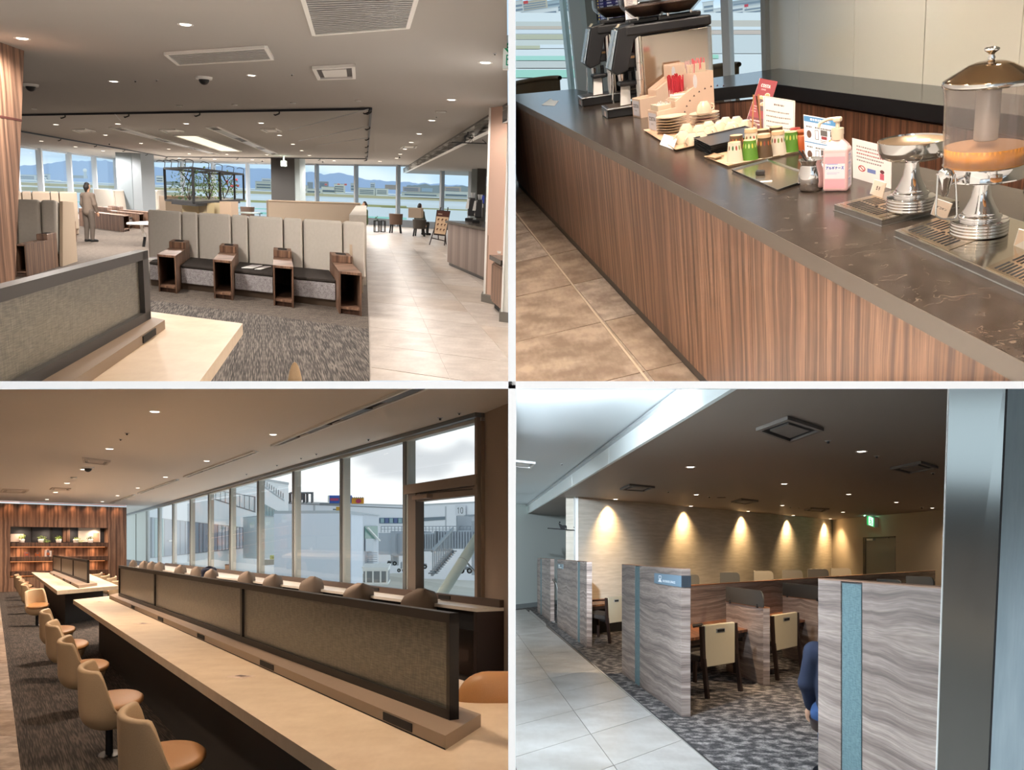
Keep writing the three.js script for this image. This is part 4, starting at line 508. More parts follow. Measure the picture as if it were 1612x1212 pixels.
  { const mtn = (name, pts, dep, c, dz) => { const f = pts.map(([x, y]) => R.dep(x, y, dep)), b = pts.map(([x]) => R.dep(x, hz(x) + 2, dep)), p = []; const bk = f.map((v) => V(v.x * 1.15, b[0].y, v.z * 1.15)); for (let i = 0; i + 1 < f.length; i++) { for (const v of [b[i], b[i + 1], f[i + 1], b[i], f[i + 1], f[i], f[i], f[i + 1], bk[i + 1], f[i], bk[i + 1], bk[i]]) p.push(...v.toArray()); } const g = new THREE.BufferGeometry(); g.setAttribute('position', new THREE.Float32BufferAttribute(p, 3)); g.computeVertexNormals(); g.setAttribute('uv', new THREE.Float32BufferAttribute(new Float32Array(p.length / 3 * 2), 2)); return struct(R, name, g, P(c, 1)); };
    const ridge = (x0, x1, n, f) => Array.from({ length: n + 1 }, (_, i) => { const x = lerp(x0, x1, i / n); return [x, f(x) + fbm(x * 0.06, 3, 3) * 2.2]; });
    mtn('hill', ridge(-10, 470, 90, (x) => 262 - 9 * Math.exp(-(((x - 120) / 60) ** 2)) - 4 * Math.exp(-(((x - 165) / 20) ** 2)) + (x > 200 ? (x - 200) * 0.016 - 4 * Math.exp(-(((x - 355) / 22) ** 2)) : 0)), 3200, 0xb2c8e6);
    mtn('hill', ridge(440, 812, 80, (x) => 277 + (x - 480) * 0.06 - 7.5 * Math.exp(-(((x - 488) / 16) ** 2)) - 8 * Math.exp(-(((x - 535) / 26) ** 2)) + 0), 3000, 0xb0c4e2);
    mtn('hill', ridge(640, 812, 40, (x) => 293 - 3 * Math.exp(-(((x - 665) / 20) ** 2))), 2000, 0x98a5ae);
  }
  const bld = (x0, x1, y0, y1, dep, c, label, win = 0) => { const A = R.dep(x0, y1, dep), B = R.dep(x1, y1, dep), s = R.px(A), W = A.distanceTo(B), Hh = (y1 - y0) * s, g = thing(R, 'distant_building', label, 'building', A, facing(A, B)); part(g, 'wall', bx(0, W, 0, Hh, -W * 0.5, 0), P(c, 0.9)); part(g, 'roof', bx(-W * 0.01, W * 1.01, Hh, Hh * 1.05, -W * 0.5, W * 0.01), P(0xb5b8ba, 0.8)); for (let i = 0; i < win; i++) part(g, 'window_band', bx(W * 0.08, W * 0.92, Hh * (0.2 + i * 0.7 / win), Hh * (0.2 + (i + 0.45) * 0.7 / win), 0, s * 0.3), P(0x6d7f92, 0.3)); return g; };
  const D = 700;
  bld(30, 56, 275, 283, D, 0xdde2e4, 'white airport building with window bands at the far left window', 3); bld(62, 76, 274, 283, D, 0xd2d8da, 'white terminal building beside the second mullion', 2); bld(112, 133, 276, 280, D, 0xa8b0b4, 'long low grey shed below the radar dome');
  bld(246, 257, 277, 287, D, 0xe6e6e2, 'white block building seen left of the planter', 2); bld(262, 330, 286, 291, D, 0x9aa4a8, 'low grey sheds behind the planter frame'); bld(402, 428, 286, 298, D, 0xcdd2d4, 'pale low building left of the dark column', 2); bld(412, 427, 281, 288, D + 60, 0xd8dadb, 'taller pale block left of the dark column', 2);
  bld(472, 484, 292, 302, D, 0xc6cacc, 'small pale sheds right of the dark column', 1); bld(482, 506, 297, 304, D, 0xe2e4e4, 'white hangars at the first right pane', 1); bld(484, 492, 287, 297, D + 90, 0x8f979e, 'grey tower block at the first right pane'); bld(506, 528, 294, 304, D, 0xe8eaea, 'white hangar with green logo pane', 1); bld(503, 516, 286, 296, D + 120, 0x8d9499, 'grey apartment blocks behind the white hangars', 2); bld(526, 542, 290, 304, D, 0xe9eaea, 'white office building with red rooftop letters', 3); bld(552, 562, 289, 301, D + 40, 0xbcc2c6, 'pale block at the second mullion', 2); bld(564, 590, 296, 307, D, 0xe2e5e6, 'white terraced terminal block', 3); bld(592, 610, 297, 307, D, 0xe8eaeb, 'white office terrace beside the third pane', 3); bld(583, 590, 288, 296, D + 80, 0xc9cdd0, 'pale tower behind the terraced block', 2); bld(606, 625, 291, 298, D + 60, 0xa89c94, 'brownish roofs behind the office terrace'); bld(632, 692, 302, 308, D - 60, 0xcfd4d2, 'long low cargo terminal behind the seated visitor', 1); bld(634, 660, 294, 301, D + 60, 0xb4aaa6, 'reddish apartment row above the cargo terminal', 2); bld(664, 680, 296, 301, D + 50, 0x9fb4c6, 'blue roofed shed above the cargo terminal'); bld(700, 725, 294, 302, D + 40, 0xb9a89a, 'brown apartment block at the last pane', 2); bld(698, 738, 301, 310, D - 40, 0xe0e4e6, 'white arched hangar at the last pane', 1);
  { const p = R.dep(134.5, 281, D), s = R.px(p), g = thing(R, 'radar_dome', 'white radar ball on a slim tower', 'radar tower', p); part(g, 'tower', cyl(2.6 * s, 2.2 * s, 10 * s), P(0xc6d0d8, 0.8)); part(g, 'dome', sph(3 * s, 0, 12.4 * s, 0, 16), MT.white); }
  { const p = R.dep(84, 287.5, 480), s = R.px(p), g = thing(R, 'airliner', 'white airliner parked far out on the airfield', 'airplane', p); part(g, 'fuselage', new THREE.CapsuleGeometry(1.4 * s, 22 * s, 6, 12).rotateZ(Math.PI / 2).translate(0, 2.6 * s, 0), MT.white); part(g, 'tail_fin', ext([[-12 * s, 3 * s], [-9 * s, 3 * s], [-11.6 * s, 8.5 * s], [-13.4 * s, 8.5 * s]], 0.4 * s), MT.white); part(g, 'wing', bx(-3 * s, 2 * s, 1.6 * s, 2 * s, 0, 9 * s), MT.alu); }
  { const p = R.dep(235, 310, 160), s = R.px(p), g = thing(R, 'lattice_mast', 'red and white mast standing outside the window by the grey column', 'mast', p); for (let i = 0; i < 7; i++) part(g, 'mast_section', bx(-1.6 * s, 1.6 * s, i * 5.4 * s, i * 5.4 * s + 5.2 * s, -1.6 * s, 1.6 * s), i % 2 ? MT.white : P(0xe0574a, 0.7)); }
  { const T = [[533, 291.5, 5, 'red rooftop letters on the white office building'], [513, 292, 4, 'round red rooftop emblem on the grey blocks'], [544, 292, 4, 'red rooftop billboard right of the white office']]; for (const [x, y, w, l] of T) { const p = R.dep(x, y, D - 4), s = R.px(p), g = thing(R, 'rooftop_sign', l, 'sign', p); part(g, 'board', bx(-w * s / 2, w * s / 2, 0, 3 * s, -s, 0), w === 5 ? MT.white : P(0xe8a0a0, 0.7)); part(g, 'mark', bx(-w * s * 0.4, w * s * 0.4, 0.8 * s, 2.2 * s, 0, 0.2 * s), P(0xd86068, 0.7)); } }
}
// =====================================================================================
// UPPER RIGHT HALL: self-service drinks counter
// =====================================================================================
const KANA = { // katakana as strokes on a 10 x 10 grid
  'デ': [[2, 2, 7, 2], [1, 4, 8, 4], [5, 4, 4, 9], [8, 1, 8.6, 2], [9, 0.6, 9.6, 1.6]], 'コ': [[1.5, 2, 8, 2, 8, 8.5], [1.5, 8.5, 8, 8.5]], 'ポ': [[1, 3.4, 8, 3.4], [4.6, 1, 4.6, 9], [2.6, 5, 1, 7.6], [6.6, 5, 8, 7.6], [8.6, 1.6, 9.6, 1.6]], 'ン': [[1.6, 2, 4, 3.6], [2, 8.6, 6, 7, 8.6, 3]],
  'ル': [[3, 2, 3, 5, 1.4, 8.6], [5.4, 1.6, 5.4, 8.4, 9, 5.6]], 'ボ': [[1, 3.4, 8, 3.4], [4.6, 1, 4.6, 9], [2.6, 5, 1, 7.6], [6.6, 5, 8, 7.6], [8.4, 1, 9, 2], [9.2, 0.6, 9.8, 1.6]], 'ナ': [[1, 4, 9, 4], [5.4, 1, 5.2, 5, 3, 9]], 'ー': [[1, 5, 9, 5]], 'ス': [[2, 2, 7.6, 2, 1.6, 9], [5, 5.8, 8.8, 9]], 'ア': [[1, 2, 8.6, 2, 6.4, 4.4], [5, 3.6, 4.6, 6.4, 2.6, 9]],
};
function kana(g, text, x, y, s, col, w = 0.12) { g.strokeStyle = col; g.lineWidth = s * w; [...text].forEach((c, i) => { for (const st of KANA[c] || []) { g.beginPath(); for (let k = 0; k < st.length; k += 2) g[k ? 'lineTo' : 'moveTo'](x + i * s * 1.02 + st[k] * s / 10, y + st[k + 1] * s / 10); g.stroke(); } }); }
{
  const R = TR, r = rng(31), HC = 0.97, HR = 2.95, at = (x, y, H = HC) => R.at(x, y, H), fl = (p) => V(p.x, 0, p.z);
  const kit = (name, label, cat, p, turn = 0, group) => { const g = thing(R, name, label, cat, p, turn, group); g.s = R.px(p); g.ys = 1; g.add2 = (n, geo, mat, lab) => part(g, n, geo.scale(g.s, g.s * g.ys, g.s), mat, lab); return g; };
  // --- shell: floor, walls, window, ceiling ---
  const cor = at(1206, 114), wl = R.dep(796, 140, 12.5), bk0 = at(1257, 111), bk1 = at(1640, 153), bd = bk1.clone().sub(bk0).normalize(), wr = bk0.clone().addScaledVector(bd, 12);
  const cw = bk0.clone().addScaledVector(bd, -0.42);
  const poly = [V(-1, 0, 3), fl(wl), fl(cw), fl(wr), V(wr.x, 0, 3)];
  { const a = at(864, 402, 0), b = at(951, 506, 0), c = at(812, 413, 0), e1 = b.clone().sub(a).multiplyScalar(0.5), e2 = c.clone().sub(a).normalize().multiplyScalar(0.8); tilesOn(R, 'floor', 9, [-1, 3], a.clone().addScaledVector(e1, -4), e1, e2, 0, MT.tilesC, null, MT.tilesC[0], poly, r);
    const p0 = at(806, 327, 0), p1 = at(1040, 625, 0); struct(R, 'trim_1', bar(V(p0.x, 0.001, p0.z), V(p1.x, 0.001, p1.z), 0.012, 0.004), P(0xd8c8b4, 0.4, 0.5)); }
  struct(R, 'ceiling', prism(poly, HR, HR + 0.2), MT.ceil);
  { const g = structGroup(R, 'wall_back', fl(cw)), xs = [1206, 1258, 1343.5, 1453, 1603, 1760]; const pm = M({ color: 0xe2dfd0, roughness: 0.25, clearcoat: 1, clearcoatRoughness: 0.08 });
    const pts = xs.map((x) => R.wall(x, 110, cw, wr)); for (let i = 0; i + 1 < pts.length; i++) { const e = pts[i + 1].clone().sub(pts[i]).normalize().multiplyScalar(0.004); fit(g, 'panel', slabOn(fl(pts[i].clone().add(e)), fl(pts[i + 1].clone().sub(e)), 0, HR, 0, 0.03), pm); }
    fit(g, 'backing', slabOn(fl(cw), fl(wr), 0, HR, -0.03, 0.2), P(0x77756c, 0.8)); }
  { const g = structGroup(R, 'window_4', fl(wl)), A = fl(wl), B = fl(cw), W = (x) => R.wall(x, 60, A, B), white = P(0xdfe3e4, 0.45);
    for (const [x0, x1, m] of [[1138, 1150, white], [1200, 1207, P(0x9aa0a0, 0.5)], [888, 893, P(0xdcecea, 0.4)]]) fit(g, 'mullion', slabOn(fl(W(x0)), fl(W(x1)), 0, HR, 0.015, 0.04), m);
    for (const [a, b] of [[800, 888], [893, 1138], [1150, 1200]]) fit(g, 'pane', sheet(fl(W(a)), fl(W(b)), 0.1, HR), MT.glass); fit(g, 'bottom_rail', slabOn(A, B, 0, 0.1, 0.06, 0.04), MT.alu);
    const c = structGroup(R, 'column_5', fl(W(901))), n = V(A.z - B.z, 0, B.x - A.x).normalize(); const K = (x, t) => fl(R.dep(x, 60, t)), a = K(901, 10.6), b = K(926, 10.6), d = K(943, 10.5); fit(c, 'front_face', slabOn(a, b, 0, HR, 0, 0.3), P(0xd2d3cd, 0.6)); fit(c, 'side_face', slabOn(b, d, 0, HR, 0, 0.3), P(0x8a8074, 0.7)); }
  // --- the counter ---
  const L0 = at(806, 155.9), L1 = at(1650, 588.6), Lb = at(905, 140), Rb = at(1650, 308), Le = at(790, 150.5);
  { const g = thing(R, 'drinks_counter', 'long drinks counter with dark stone top and walnut front', 'counter', fl(L0)), ed = L1.clone().sub(L0).normalize(), inn = V(ed.z, 0, -ed.x); if (inn.z > 0) inn.negate();
    fit(g, 'worktop', prism([L0, L1, Rb, Lb, Le], HC - 0.055, HC), MT.marble); fit(g, 'front_edge', slabOn(L0.clone().addScaledVector(ed, -0.6), L1, HC - 0.056, HC - 0.001, 0.003, 0), MT.marbleEdge);
    const ins = 0.02, n = 5; for (let i = 0; i < n; i++) { const A = L0.clone().addScaledVector(ed, -0.6).lerp(L1, i / n).addScaledVector(inn, ins), B = L0.clone().addScaledVector(ed, -0.6).lerp(L1, (i + 0.9985) / n).addScaledVector(inn, ins); fit(g, 'front_panel', prism([A, B, B.clone().addScaledVector(inn, 0.03), A.clone().addScaledVector(inn, 0.03)].map(fl), 0.06, HC - 0.055), M({ map: TX.walnut, roughness: 0.42, color: [0xffffff, 0xf4efec][i % 2] }, 0.75)); }
    const A = L0.clone().addScaledVector(ed, -0.6).addScaledVector(inn, 0.03), B = L1.clone().addScaledVector(inn, 0.03); fit(g, 'kick_plate', prism([A, B, B.clone().addScaledVector(inn, 0.03), A.clone().addScaledVector(inn, 0.03)].map(fl), 0, 0.06), P(0x4c4844, 0.5));
    fit(g, 'back_panel', slabOn(fl(Lb), fl(Rb), 0.05, HC - 0.06, -0.03, 0.02), MT.walnutDark); fit(g, 'carcass', prism([A.clone().addScaledVector(inn, 0.05), B.clone().addScaledVector(inn, 0.05), fl(Rb).addScaledVector(inn, -0.1), fl(Lb).addScaledVector(inn, -0.1)].map(fl), 0.06, HC - 0.06), MT.walnutDark); }
  { // back counter, an L
    const f0 = at(1100, 142), fi = at(1206, 130.5), f1 = at(1640, 186), b1 = bk1, bi = cw.clone(), b0 = at(1090, 127); const g = thing(R, 'back_counter', 'dark topped L-shaped back counter with walnut doors', 'counter', fl(fi));
    fit(g, 'worktop', prism([f0, fi, f1, b1, bk0, bi, b0], HC - 0.05, HC), P(0x2b2b2d, 0.18)); const e = f1.clone().sub(fi).normalize(), e0 = fi.clone().sub(f0).normalize(), ed = (A, B, y0, y1, d, m, nm) => fit(g, nm, slabOn(fl(A), fl(B), y0, y1, d, 0.01), m);
    ed(f0, fi, HC - 0.1, HC - 0.001, 0.004, P(0x141416, 0.35), 'front_edge'); ed(fi, f1, HC - 0.1, HC - 0.001, 0.004, P(0x141416, 0.35), 'front_edge');
    const X = [1206, 1257, 1391, 1520, 1640].map((x) => R.wall(x, 150, fi, f1)); for (let i = 0; i + 1 < X.length; i++) { const m = e.clone().multiplyScalar(0.004), d = fit(g, 'door', slabOn(fl(X[i].clone().add(m)), fl(X[i + 1].clone().sub(m)), 0.08, HC - 0.12, -0.02, 0.045), M({ map: TX.walnut, color: 0xc8b0a0, roughness: 0.5 }, 0.8)); }
    const Y = [1100, 1150, 1206].map((x) => R.wall(x, 150, f0, fi)); for (let i = 0; i + 1 < Y.length; i++) fit(g, 'door', slabOn(fl(Y[i]), fl(Y[i + 1]), 0.08, HC - 0.12, -0.02, 0.045), M({ map: TX.walnut, color: 0xc8b0a0, roughness: 0.5 }, 0.8));
    fit(g, 'carcass', slabOn(fl(fi), fl(f1), 0, HC - 0.06, -0.06, 0.3), MT.walnutDark); }
  // --- coffee machines ---
  { const C0 = at(957, 187), C1 = at(1112, 173.5), turn = facing(C0, C1) + 0.42, g = kit('coffee_machine', 'nearer of two black and chrome coffee machines, with mirror side and bean hoppers', 'coffee machine', C0, turn), A = (n, geo, m, l) => g.add2(n, geo.scale(1.1, 1, 1), m, l), D = 58; g.ys = 0.84;
    const mirror = P(0xb9ada0, 0.08, 1);
    A('body', bx(52, 152, 12, 138, -D, -3, 2), MT.black); A('side_panel', bx(56, 150, 20, 136, -4, 0, 1.5), mirror); A('rear_trim', bx(145, 154, 14, 137, -D, 0, 2), MT.steelBr); A('foot', bx(56, 148, 0, 13, -D + 6, -6, 2), MT.matBlack);
    A('top_cover', bx(34, 154, 138, 156, -D - 2, 3, 4), MT.black); A('head', ext([[27, 153], [46, 157], [52, 138], [44, 132], [33, 82], [19, 76], [13, 84]], D, 1.5).translate(0, 0, -D), MT.black);
    const sc = plate([V(9.6, 86, -D + 3), V(9.6, 86, -2), V(22.8, 151, -2), V(22.8, 151, -D + 3)].reverse(), 1.2); sc.userData.keep = true; A('screen', sc, P(0xb4c4d0, 0.15)); const st = plate([V(9.2, 88, -D * 0.55), V(9.2, 88, -D * 0.35), V(22, 149, -D * 0.1), V(22, 149, -D * 0.3)].reverse(), 1.6); A('strip', st, MT.steel);  // pale grey-blue puts reflected window light into the screen colour
    A('label_card', plate([V(22, 146, -D * 0.75), V(23, 148, -D * 0.4), V(32, 160, -D * 0.35), V(31, 160, -D * 0.7)], 0.6), P(0xb9b09c, 0.7));
    A('column', cyl(6.5, 6.5, 122, 51, 14, -6, 20), MT.chrome); A('ring', cyl(7.2, 7.2, 1.6, 51, 60, -6, 20), MT.steel); A('ring', cyl(7.2, 7.2, 1.6, 51, 90, -6, 20), MT.steel);
    A('brew_head', bx(32, 50, 84, 108, -34, -6, 3), MT.black); A('brew_trim', bx(33, 48, 100, 104, -6, -4.5), P(0xa8865c, 0.3, 0.8)); A('neck', bx(22, 46, 52, 60, -40, -8, 3), MT.black); A('nozzle', cyl(4, 5, 12, 26, 62, -18, 16), MT.chrome); A('nozzle', cyl(3, 3, 26, 40, 50, -22, 12), MT.black); A('steam_wand', tube([V(16, 74, -30), V(15, 50, -30), V(13, 30, -30), V(14, 22, -30)], 1.1, 8), MT.chrome);
    A('red_light', bx(46, 47, 92, 130, -16, -12), M({ color: 0xff4a50, emissive: 0xff3040, emissiveIntensity: 1 }));
    const tr = A('drip_tray', bx(0, 64, 0, 15, -D, 2, 2), MT.matBlack); A('tray_rim', bx(-1, 64, 14.5, 18, -D - 1, 3, 1.4), MT.steelBr); A('tray_plate', bx(4, 60, 17.6, 18.6, -D + 4, -3), P(0x4e3c30, 0.3, 0.4)); A('tray_label', bx(-1.6, -0.8, 3, 12, -26, -8), P(0xd8c8c4, 0.6)); A('tray_front', bx(-1.2, 0, 1, 14, -D, 1), P(0x6f7577, 0.4));
    A('cup_card', plate([V(20, 19, -8), V(36, 19, -14), V(38, 52, -22), V(24, 52, -16)], 0.8), MT.paper); A('note', bx(48, 60, 18, 48, -16, -10, 0.5), P(0xb8a22c, 0.5)); 
    for (const [x, z] of [[112, -22], [72, -34]]) { A('bean_hopper', lathe([[16, 164], [22, 167], [36, 184], [38, 190], [38, 204], [37, 204], [36.6, 190], [21, 169], [15, 166]], 28).translate(x, 0, z), M({ color: 0xf4f2f0, roughness: 0.02, transmission: 1, thickness: 0, ior: 1.25 })); A('coffee_beans', lathe([[0, 166], [18, 168], [31, 183], [30, 188], [0, 189]], 24).translate(x, 0, z), P(0x2c1a10, 0.5)); A('hopper_base', bx(x - 30, x + 30, 156, 165, z - 16, z + 16, 3), MT.black); for (const k of [-16, 16]) A('hopper_clip', cyl(2, 2, 8, x + k, 160, z + 14, 8), MT.chrome); }
    const g2 = dup(g, R, at(917, 168), turn, 'farther of two black and chrome coffee machines, with slanted screen');
    { const k = kit('notice_card', 'white printed notice standing on the nearer coffee machine', 'notice', R.dep(985, 33, -C0.z * 1.0)); const p = plate([V(0, -3, 2), V(20, -3, 3), V(19.5, 36, 2), V(-0.5, 36, 1)], 0.8); p.userData.keep = true; k.add2('card', p, printed(96, 192, (c, w, h) => { c.fillStyle = '#f2f2f4'; c.fillRect(0, 0, w, h); c.strokeStyle = '#99a'; c.strokeRect(3, 3, w - 6, h * 0.46); c.strokeRect(3, h * 0.52, w - 6, h * 0.45); lines(c, 14, 20, 66, 6, 11, 6, '#667'); lines(c, 14, 112, 66, 6, 11, 6, '#667'); })); k.add2('clip', bx(4, 14, -5, -2, 0, 4), MT.frame); }
  }
  { // departure board on the column
    const A = R.dep(941, 34, 9.9), B = R.dep(990, 34, 9.7), s = R.px(A), g = thing(R, 'departure_board', 'dark blue departure board screen behind the coffee machines', 'screen', A, facing(A, B)), W = A.distanceTo(B); part(g, 'housing', bx(-0.02, W, -0.02, 62 * s, -0.12, -0.01, 0.01), MT.black);
    const t = sign(384, 384, (c, w, h) => { c.fillStyle = '#10145a'; c.fillRect(0, 0, w, h); const q = rng(9); for (let i = 0; i < 13; i++) { const y = 8 + i * 29; c.fillStyle = i % 2 ? '#181c6c' : '#10144e'; c.fillRect(0, y - 6, w, 27); c.fillStyle = '#d8c43c'; c.fillRect(4, y, 14, 14); c.fillStyle = '#dfe6f6'; c.font = 'bold 18px sans-serif'; c.fillText('14:' + (10 + i * 3), 34, y + 14); c.fillText(['TOKYO', 'OSAKA', 'NAHA', 'SAPPORO'][i % 4], 240, y + 14); lines(c, 130, y + 1, 70, 1, 10, 13, '#dfe6f6', q); } });
    const f = new THREE.PlaneGeometry(W * 0.94, 58 * s).translate(W / 2, 29 * s, 0.0); f.userData.keep = true; part(g, 'screen', f, M({ map: t, emissive: 0xffffff, emissiveMap: t, emissiveIntensity: 0.45, roughness: 0.3 })); }
  // --- cream organisers with straws ---
  { const C0 = at(1036, 209), C1 = at(1125, 199), turn = facing(C0, C1) + 0.38, g = kit('stirrer_organiser', 'stepped cream organiser printed with dark triangles, in front of the coffee machine', 'organiser', C0, turn), A = (g.ys = 0.86, (n, geo, m, l) => g.add2(n, geo.scale(1.08, 1, 1), m, l)), prof = [[0, 0], [89, 0], [89, 93], [60, 93], [59, 70], [30, 50], [30, 39], [0, 37]], D = 40;
    for (const z of [-1.6, -D]) A('side_panel', ext(prof, 1.6, 0.2).translate(0, 0, z), MT.acrylic); A('divider', ext(prof.map(([x, y]) => [x, y - 3]), 1.2).translate(0, 0, -D * 0.36), MT.acrylic); A('divider', ext(prof.map(([x, y]) => [x, y - 3]), 1.2).translate(0, 0, -D * 0.7), MT.acrylic);
    A('front_panel', bx(0, 1.4, 0, 37, -D, 0), MT.acrylic); A('step', bx(29, 30.4, 0, 50, -D, 0), MT.acrylic); A('step', bx(59, 60.4, 0, 92, -D, 0), MT.acrylic); A('back_panel', bx(88, 89.4, 0, 93, -D, 0), MT.acrylic); A('tray_floor', bx(1, 89, 0, 24, -D + 1, -1), MT.cream);
    const f = plate([V(-0.3, 3, -D + 4), V(-0.3, 3, -4), V(-0.3, 33, -4), V(-0.3, 33, -D + 4)], 0.2); f.userData.keep = true; A('print', f, printed(192, 160, (c, w, h) => { c.fillStyle = '#e8e4ea'; c.fillRect(0, 0, w, h); c.fillStyle = '#2a2020'; c.font = 'bold 52px sans-serif'; c.fillText('COSTA', 8, 74); c.fillStyle = '#8a8080'; c.font = '20px sans-serif'; c.fillText('COFFEE', 50, 112); }));
    for (let i = 0; i < 10; i++) { const a = Math.PI * (0.98 - i * 0.065), x = 89 + Math.cos(a) * 48, y = 16 + Math.sin(a) * 50; A('printed_triangle', ext([[x - 1.6, y - 1.4], [x + 1.6, y - 1.4], [x, y + 1.8]], 0.3), P(0x3a1016, 0.6)); }
    A('printed_arc', ext(Array.from({ length: 13 }, (_, i) => [74 + 15 * Math.cos(Math.PI * i / 12), 20 + 14 * Math.sin(Math.PI * i / 12)]), 0.3), P(0x5a1018, 0.6)); A('round_label', ext(Array.from({ length: 20 }, (_, i) => [61 + 3.2 * Math.cos(i / 20 * 6.28), 79 + 12 * Math.sin(i / 20 * 6.28)]), 0.5), P(0xe6e2e4, 0.6));
    const straw = (name, n, x0, x1, y0, y1, z0, z1, m, lab) => { const o = kit(name, lab, 'straws', C0, turn); const l = []; y0 *= 0.86; y1 *= 0.86; for (let i = 0; i < n; i++) { const x = lerp(x0, x1, r()), z = lerp(z0, z1, r()); l.push(rod(V(x, y0, z), V(x + (r() - 0.5) * 6, y1 + r() * 8, z + (r() - 0.5) * 5), 0.9, 6)); } const m2 = part(o, 'straw_bunch', merge(l).scale(o.s, o.s, o.s), m); m2.userData.kind = 'stuff'; part(o, 'paper_band', bx(x0, x1, y0, y0 + 14, z0, z1).scale(o.s, o.s, o.s), MT.cream); return o; };
    straw('straw_bundle', 40, 36, 56, 50, 86, -D + 4, -D * 0.72, P(0xb4202a, 0.5), 'red stirring straws standing at the back of the cream organiser'); straw('straw_bundle', 30, 36, 56, 46, 82, -D * 0.66, -D * 0.4, P(0xc23040, 0.5), 'second bunch of red straws in front of the first'); straw('straw_bundle', 26, 64, 86, 90, 106, -D * 0.9, -D * 0.4, M({ color: 0xf2d8d8, roughness: 0.2, transmission: 0.5, thickness: 0 }), 'clear wrapped sticks in the tall rear box of the organiser'); straw('straw_bundle', 22, 66, 86, 92, 108, -D * 0.34, -4, P(0xd86a74, 0.5), 'red and clear wrapped sticks at the front of the tall box');
    straw('sugar_sticks', 24, 4, 26, 30, 42, -D + 4, -4, MT.paper, 'white sugar sticks in the lowest step of the organiser');
    const h = dup(g, R, at(1009, 186), turn, 'second cream organiser behind, beside the machine side panel'); h.children.filter((c) => /arc|triangle/.test(c.name)).forEach((c) => h.remove(c));
    const nk = kit('paper_napkins', 'cream paper napkins in the middle step of the organiser', 'napkins', C0, turn); nk.ys = 0.86; nk.add2('stack', bx(32, 56, 26, 56, -D * 0.7, -4, 2), MT.cream); nk.add2('top_sheet', bx(33, 55, 56, 60, -D * 0.66, -8, 1), MT.paper);
  }
  // --- saucers, cups and trays ---
  const flatTray = (name, pts, y, h, label, mat, rim = 0.9, m2) => { const c = pts.map(([a, b]) => { const p = at(a, b); p.y = HC + y; return p; }), mid = c.reduce((a, b) => a.add(b), V()).multiplyScalar(0.25), k = 1 - 0.03, g = thing(R, name, label, 'tray', V(mid.x, HC + y, mid.z)), inn = c.map((p) => p.clone().lerp(mid, 0.06)); fit(g, 'plate', prism(inn, HC + y, HC + y + h * 0.4), m2 || mat); for (let i = 0; i < 4; i++) { const j = (i + 1) % 4; fit(g, 'rim', solid([inn[i], inn[j], inn[j].clone().lerp(c[j], 0.3), inn[i].clone().lerp(c[i], 0.3)].map((p) => V(p.x, HC + y, p.z)), [inn[i].clone().lerp(c[i], 0.7), inn[j].clone().lerp(c[j], 0.7), c[j], c[i]].map((p) => V(p.x, HC + y + h, p.z))), mat); } return g; };
  flatTray('serving_tray', [[1013, 207], [1064, 239], [1196, 209], [1142, 190]], 0, 0.012, 'pale tray holding the saucers and upturned cups', P(0xcaa888, 0.4));
  { const sau = (x, y, rr) => { const p = at(x, y), g = kit('saucer', '', 'saucer', V(p.x, HC + 0.006, p.z)); g.add2('dish', lathe([[0, 0], [rr * 0.5, 0], [rr * 0.6, 0.8], [rr, 3.4], [rr, 4], [rr * 0.6, 2.2], [0, 1.4]], 36), MT.china); return g; };
    const S = [[1058, 209, 24, 6, 'left stack'], [1110, 204, 23, 6, 'right stack']]; for (const [x, y, rr, n, nm] of S) { const g0 = sau(x, y, rr); g0.userData.label = `cream saucer at the bottom of the ${nm} of saucers`; g0.userData.group = 'cream saucers'; for (let i = 1; i < n; i++) { const b = g0.base.clone(); b.y += i * 4.1 * g0.s; dup(g0, R, b, 0, i === n - 1 ? `top saucer of the ${nm} of cream saucers` : `cream saucer number ${['two', 'three', 'four', 'five'][i - 1]} from the bottom of the ${nm}`, 'cream saucers'); } }
    const cup = (p, s, label) => { const g = kit('coffee_cup', label, 'cup', p, 0, 'upturned cream cups'); g.s = s; g.add2('bowl', lathe([[12.4, 0], [12, 3], [11, 8], [8.6, 13], [6, 15.6], [5.6, 17], [0, 17]], 28), MT.china); g.add2('handle', new THREE.TorusGeometry(5, 1.4, 8, 16, Math.PI).rotateZ(-Math.PI / 2).translate(10.5, 7, 0), MT.china); return g; };
    const base = at(1110, 204), tp = V(base.x, HC + 0.006 + 6 * 4.1 * R.px(base), base.z); const c0 = cup(tp, R.px(base), 'upturned cream cup on top of the right saucer stack'); c0.userData.group = undefined; delete c0.userData.group;
    const pos = [[1076, 226, 'nearest upturned cup by the small card'], [1090, 230, 'second upturned cup in the front row'], [1104, 229, 'upturned cup at the front right of the tray'], [1081, 214, 'upturned cup close to the left saucer stack'], [1101, 216, 'upturned cup in the tray middle'], [1118, 219, 'upturned cup behind the black tray stack corner'], [1116, 210, 'upturned cup under the right saucer stack'], [1133, 211, 'upturned cup in the middle of the rear row'], [1143, 204, 'upturned cup at the rear of the tray'], [1152, 212, 'upturned cup in front of the menu easel'], [1160, 203, 'rear upturned cup near the menu easel'], [1174, 209, 'last upturned cup at the right end of the tray']];
    for (const [x, y, l] of pos) { const p = at(x, y); const c = dup(c0, R, V(p.x, HC + 0.006, p.z), r() * 6, l, 'upturned cream cups'); } }
  for (let i = 0; i < 6; i++) flatTray('black_tray', [[1092, 233], [1119, 247], [1206, 226], [1174, 214]], i * 0.0095, 0.0095, i === 5 ? 'top black tray of the stack beside the paper cups' : `black tray number ${['one', 'two', 'three', 'four', 'five'][i]} from the bottom of the tray stack`, P(0x2a2c30, 0.35), 0.9, P(0x3a3430, 0.3));
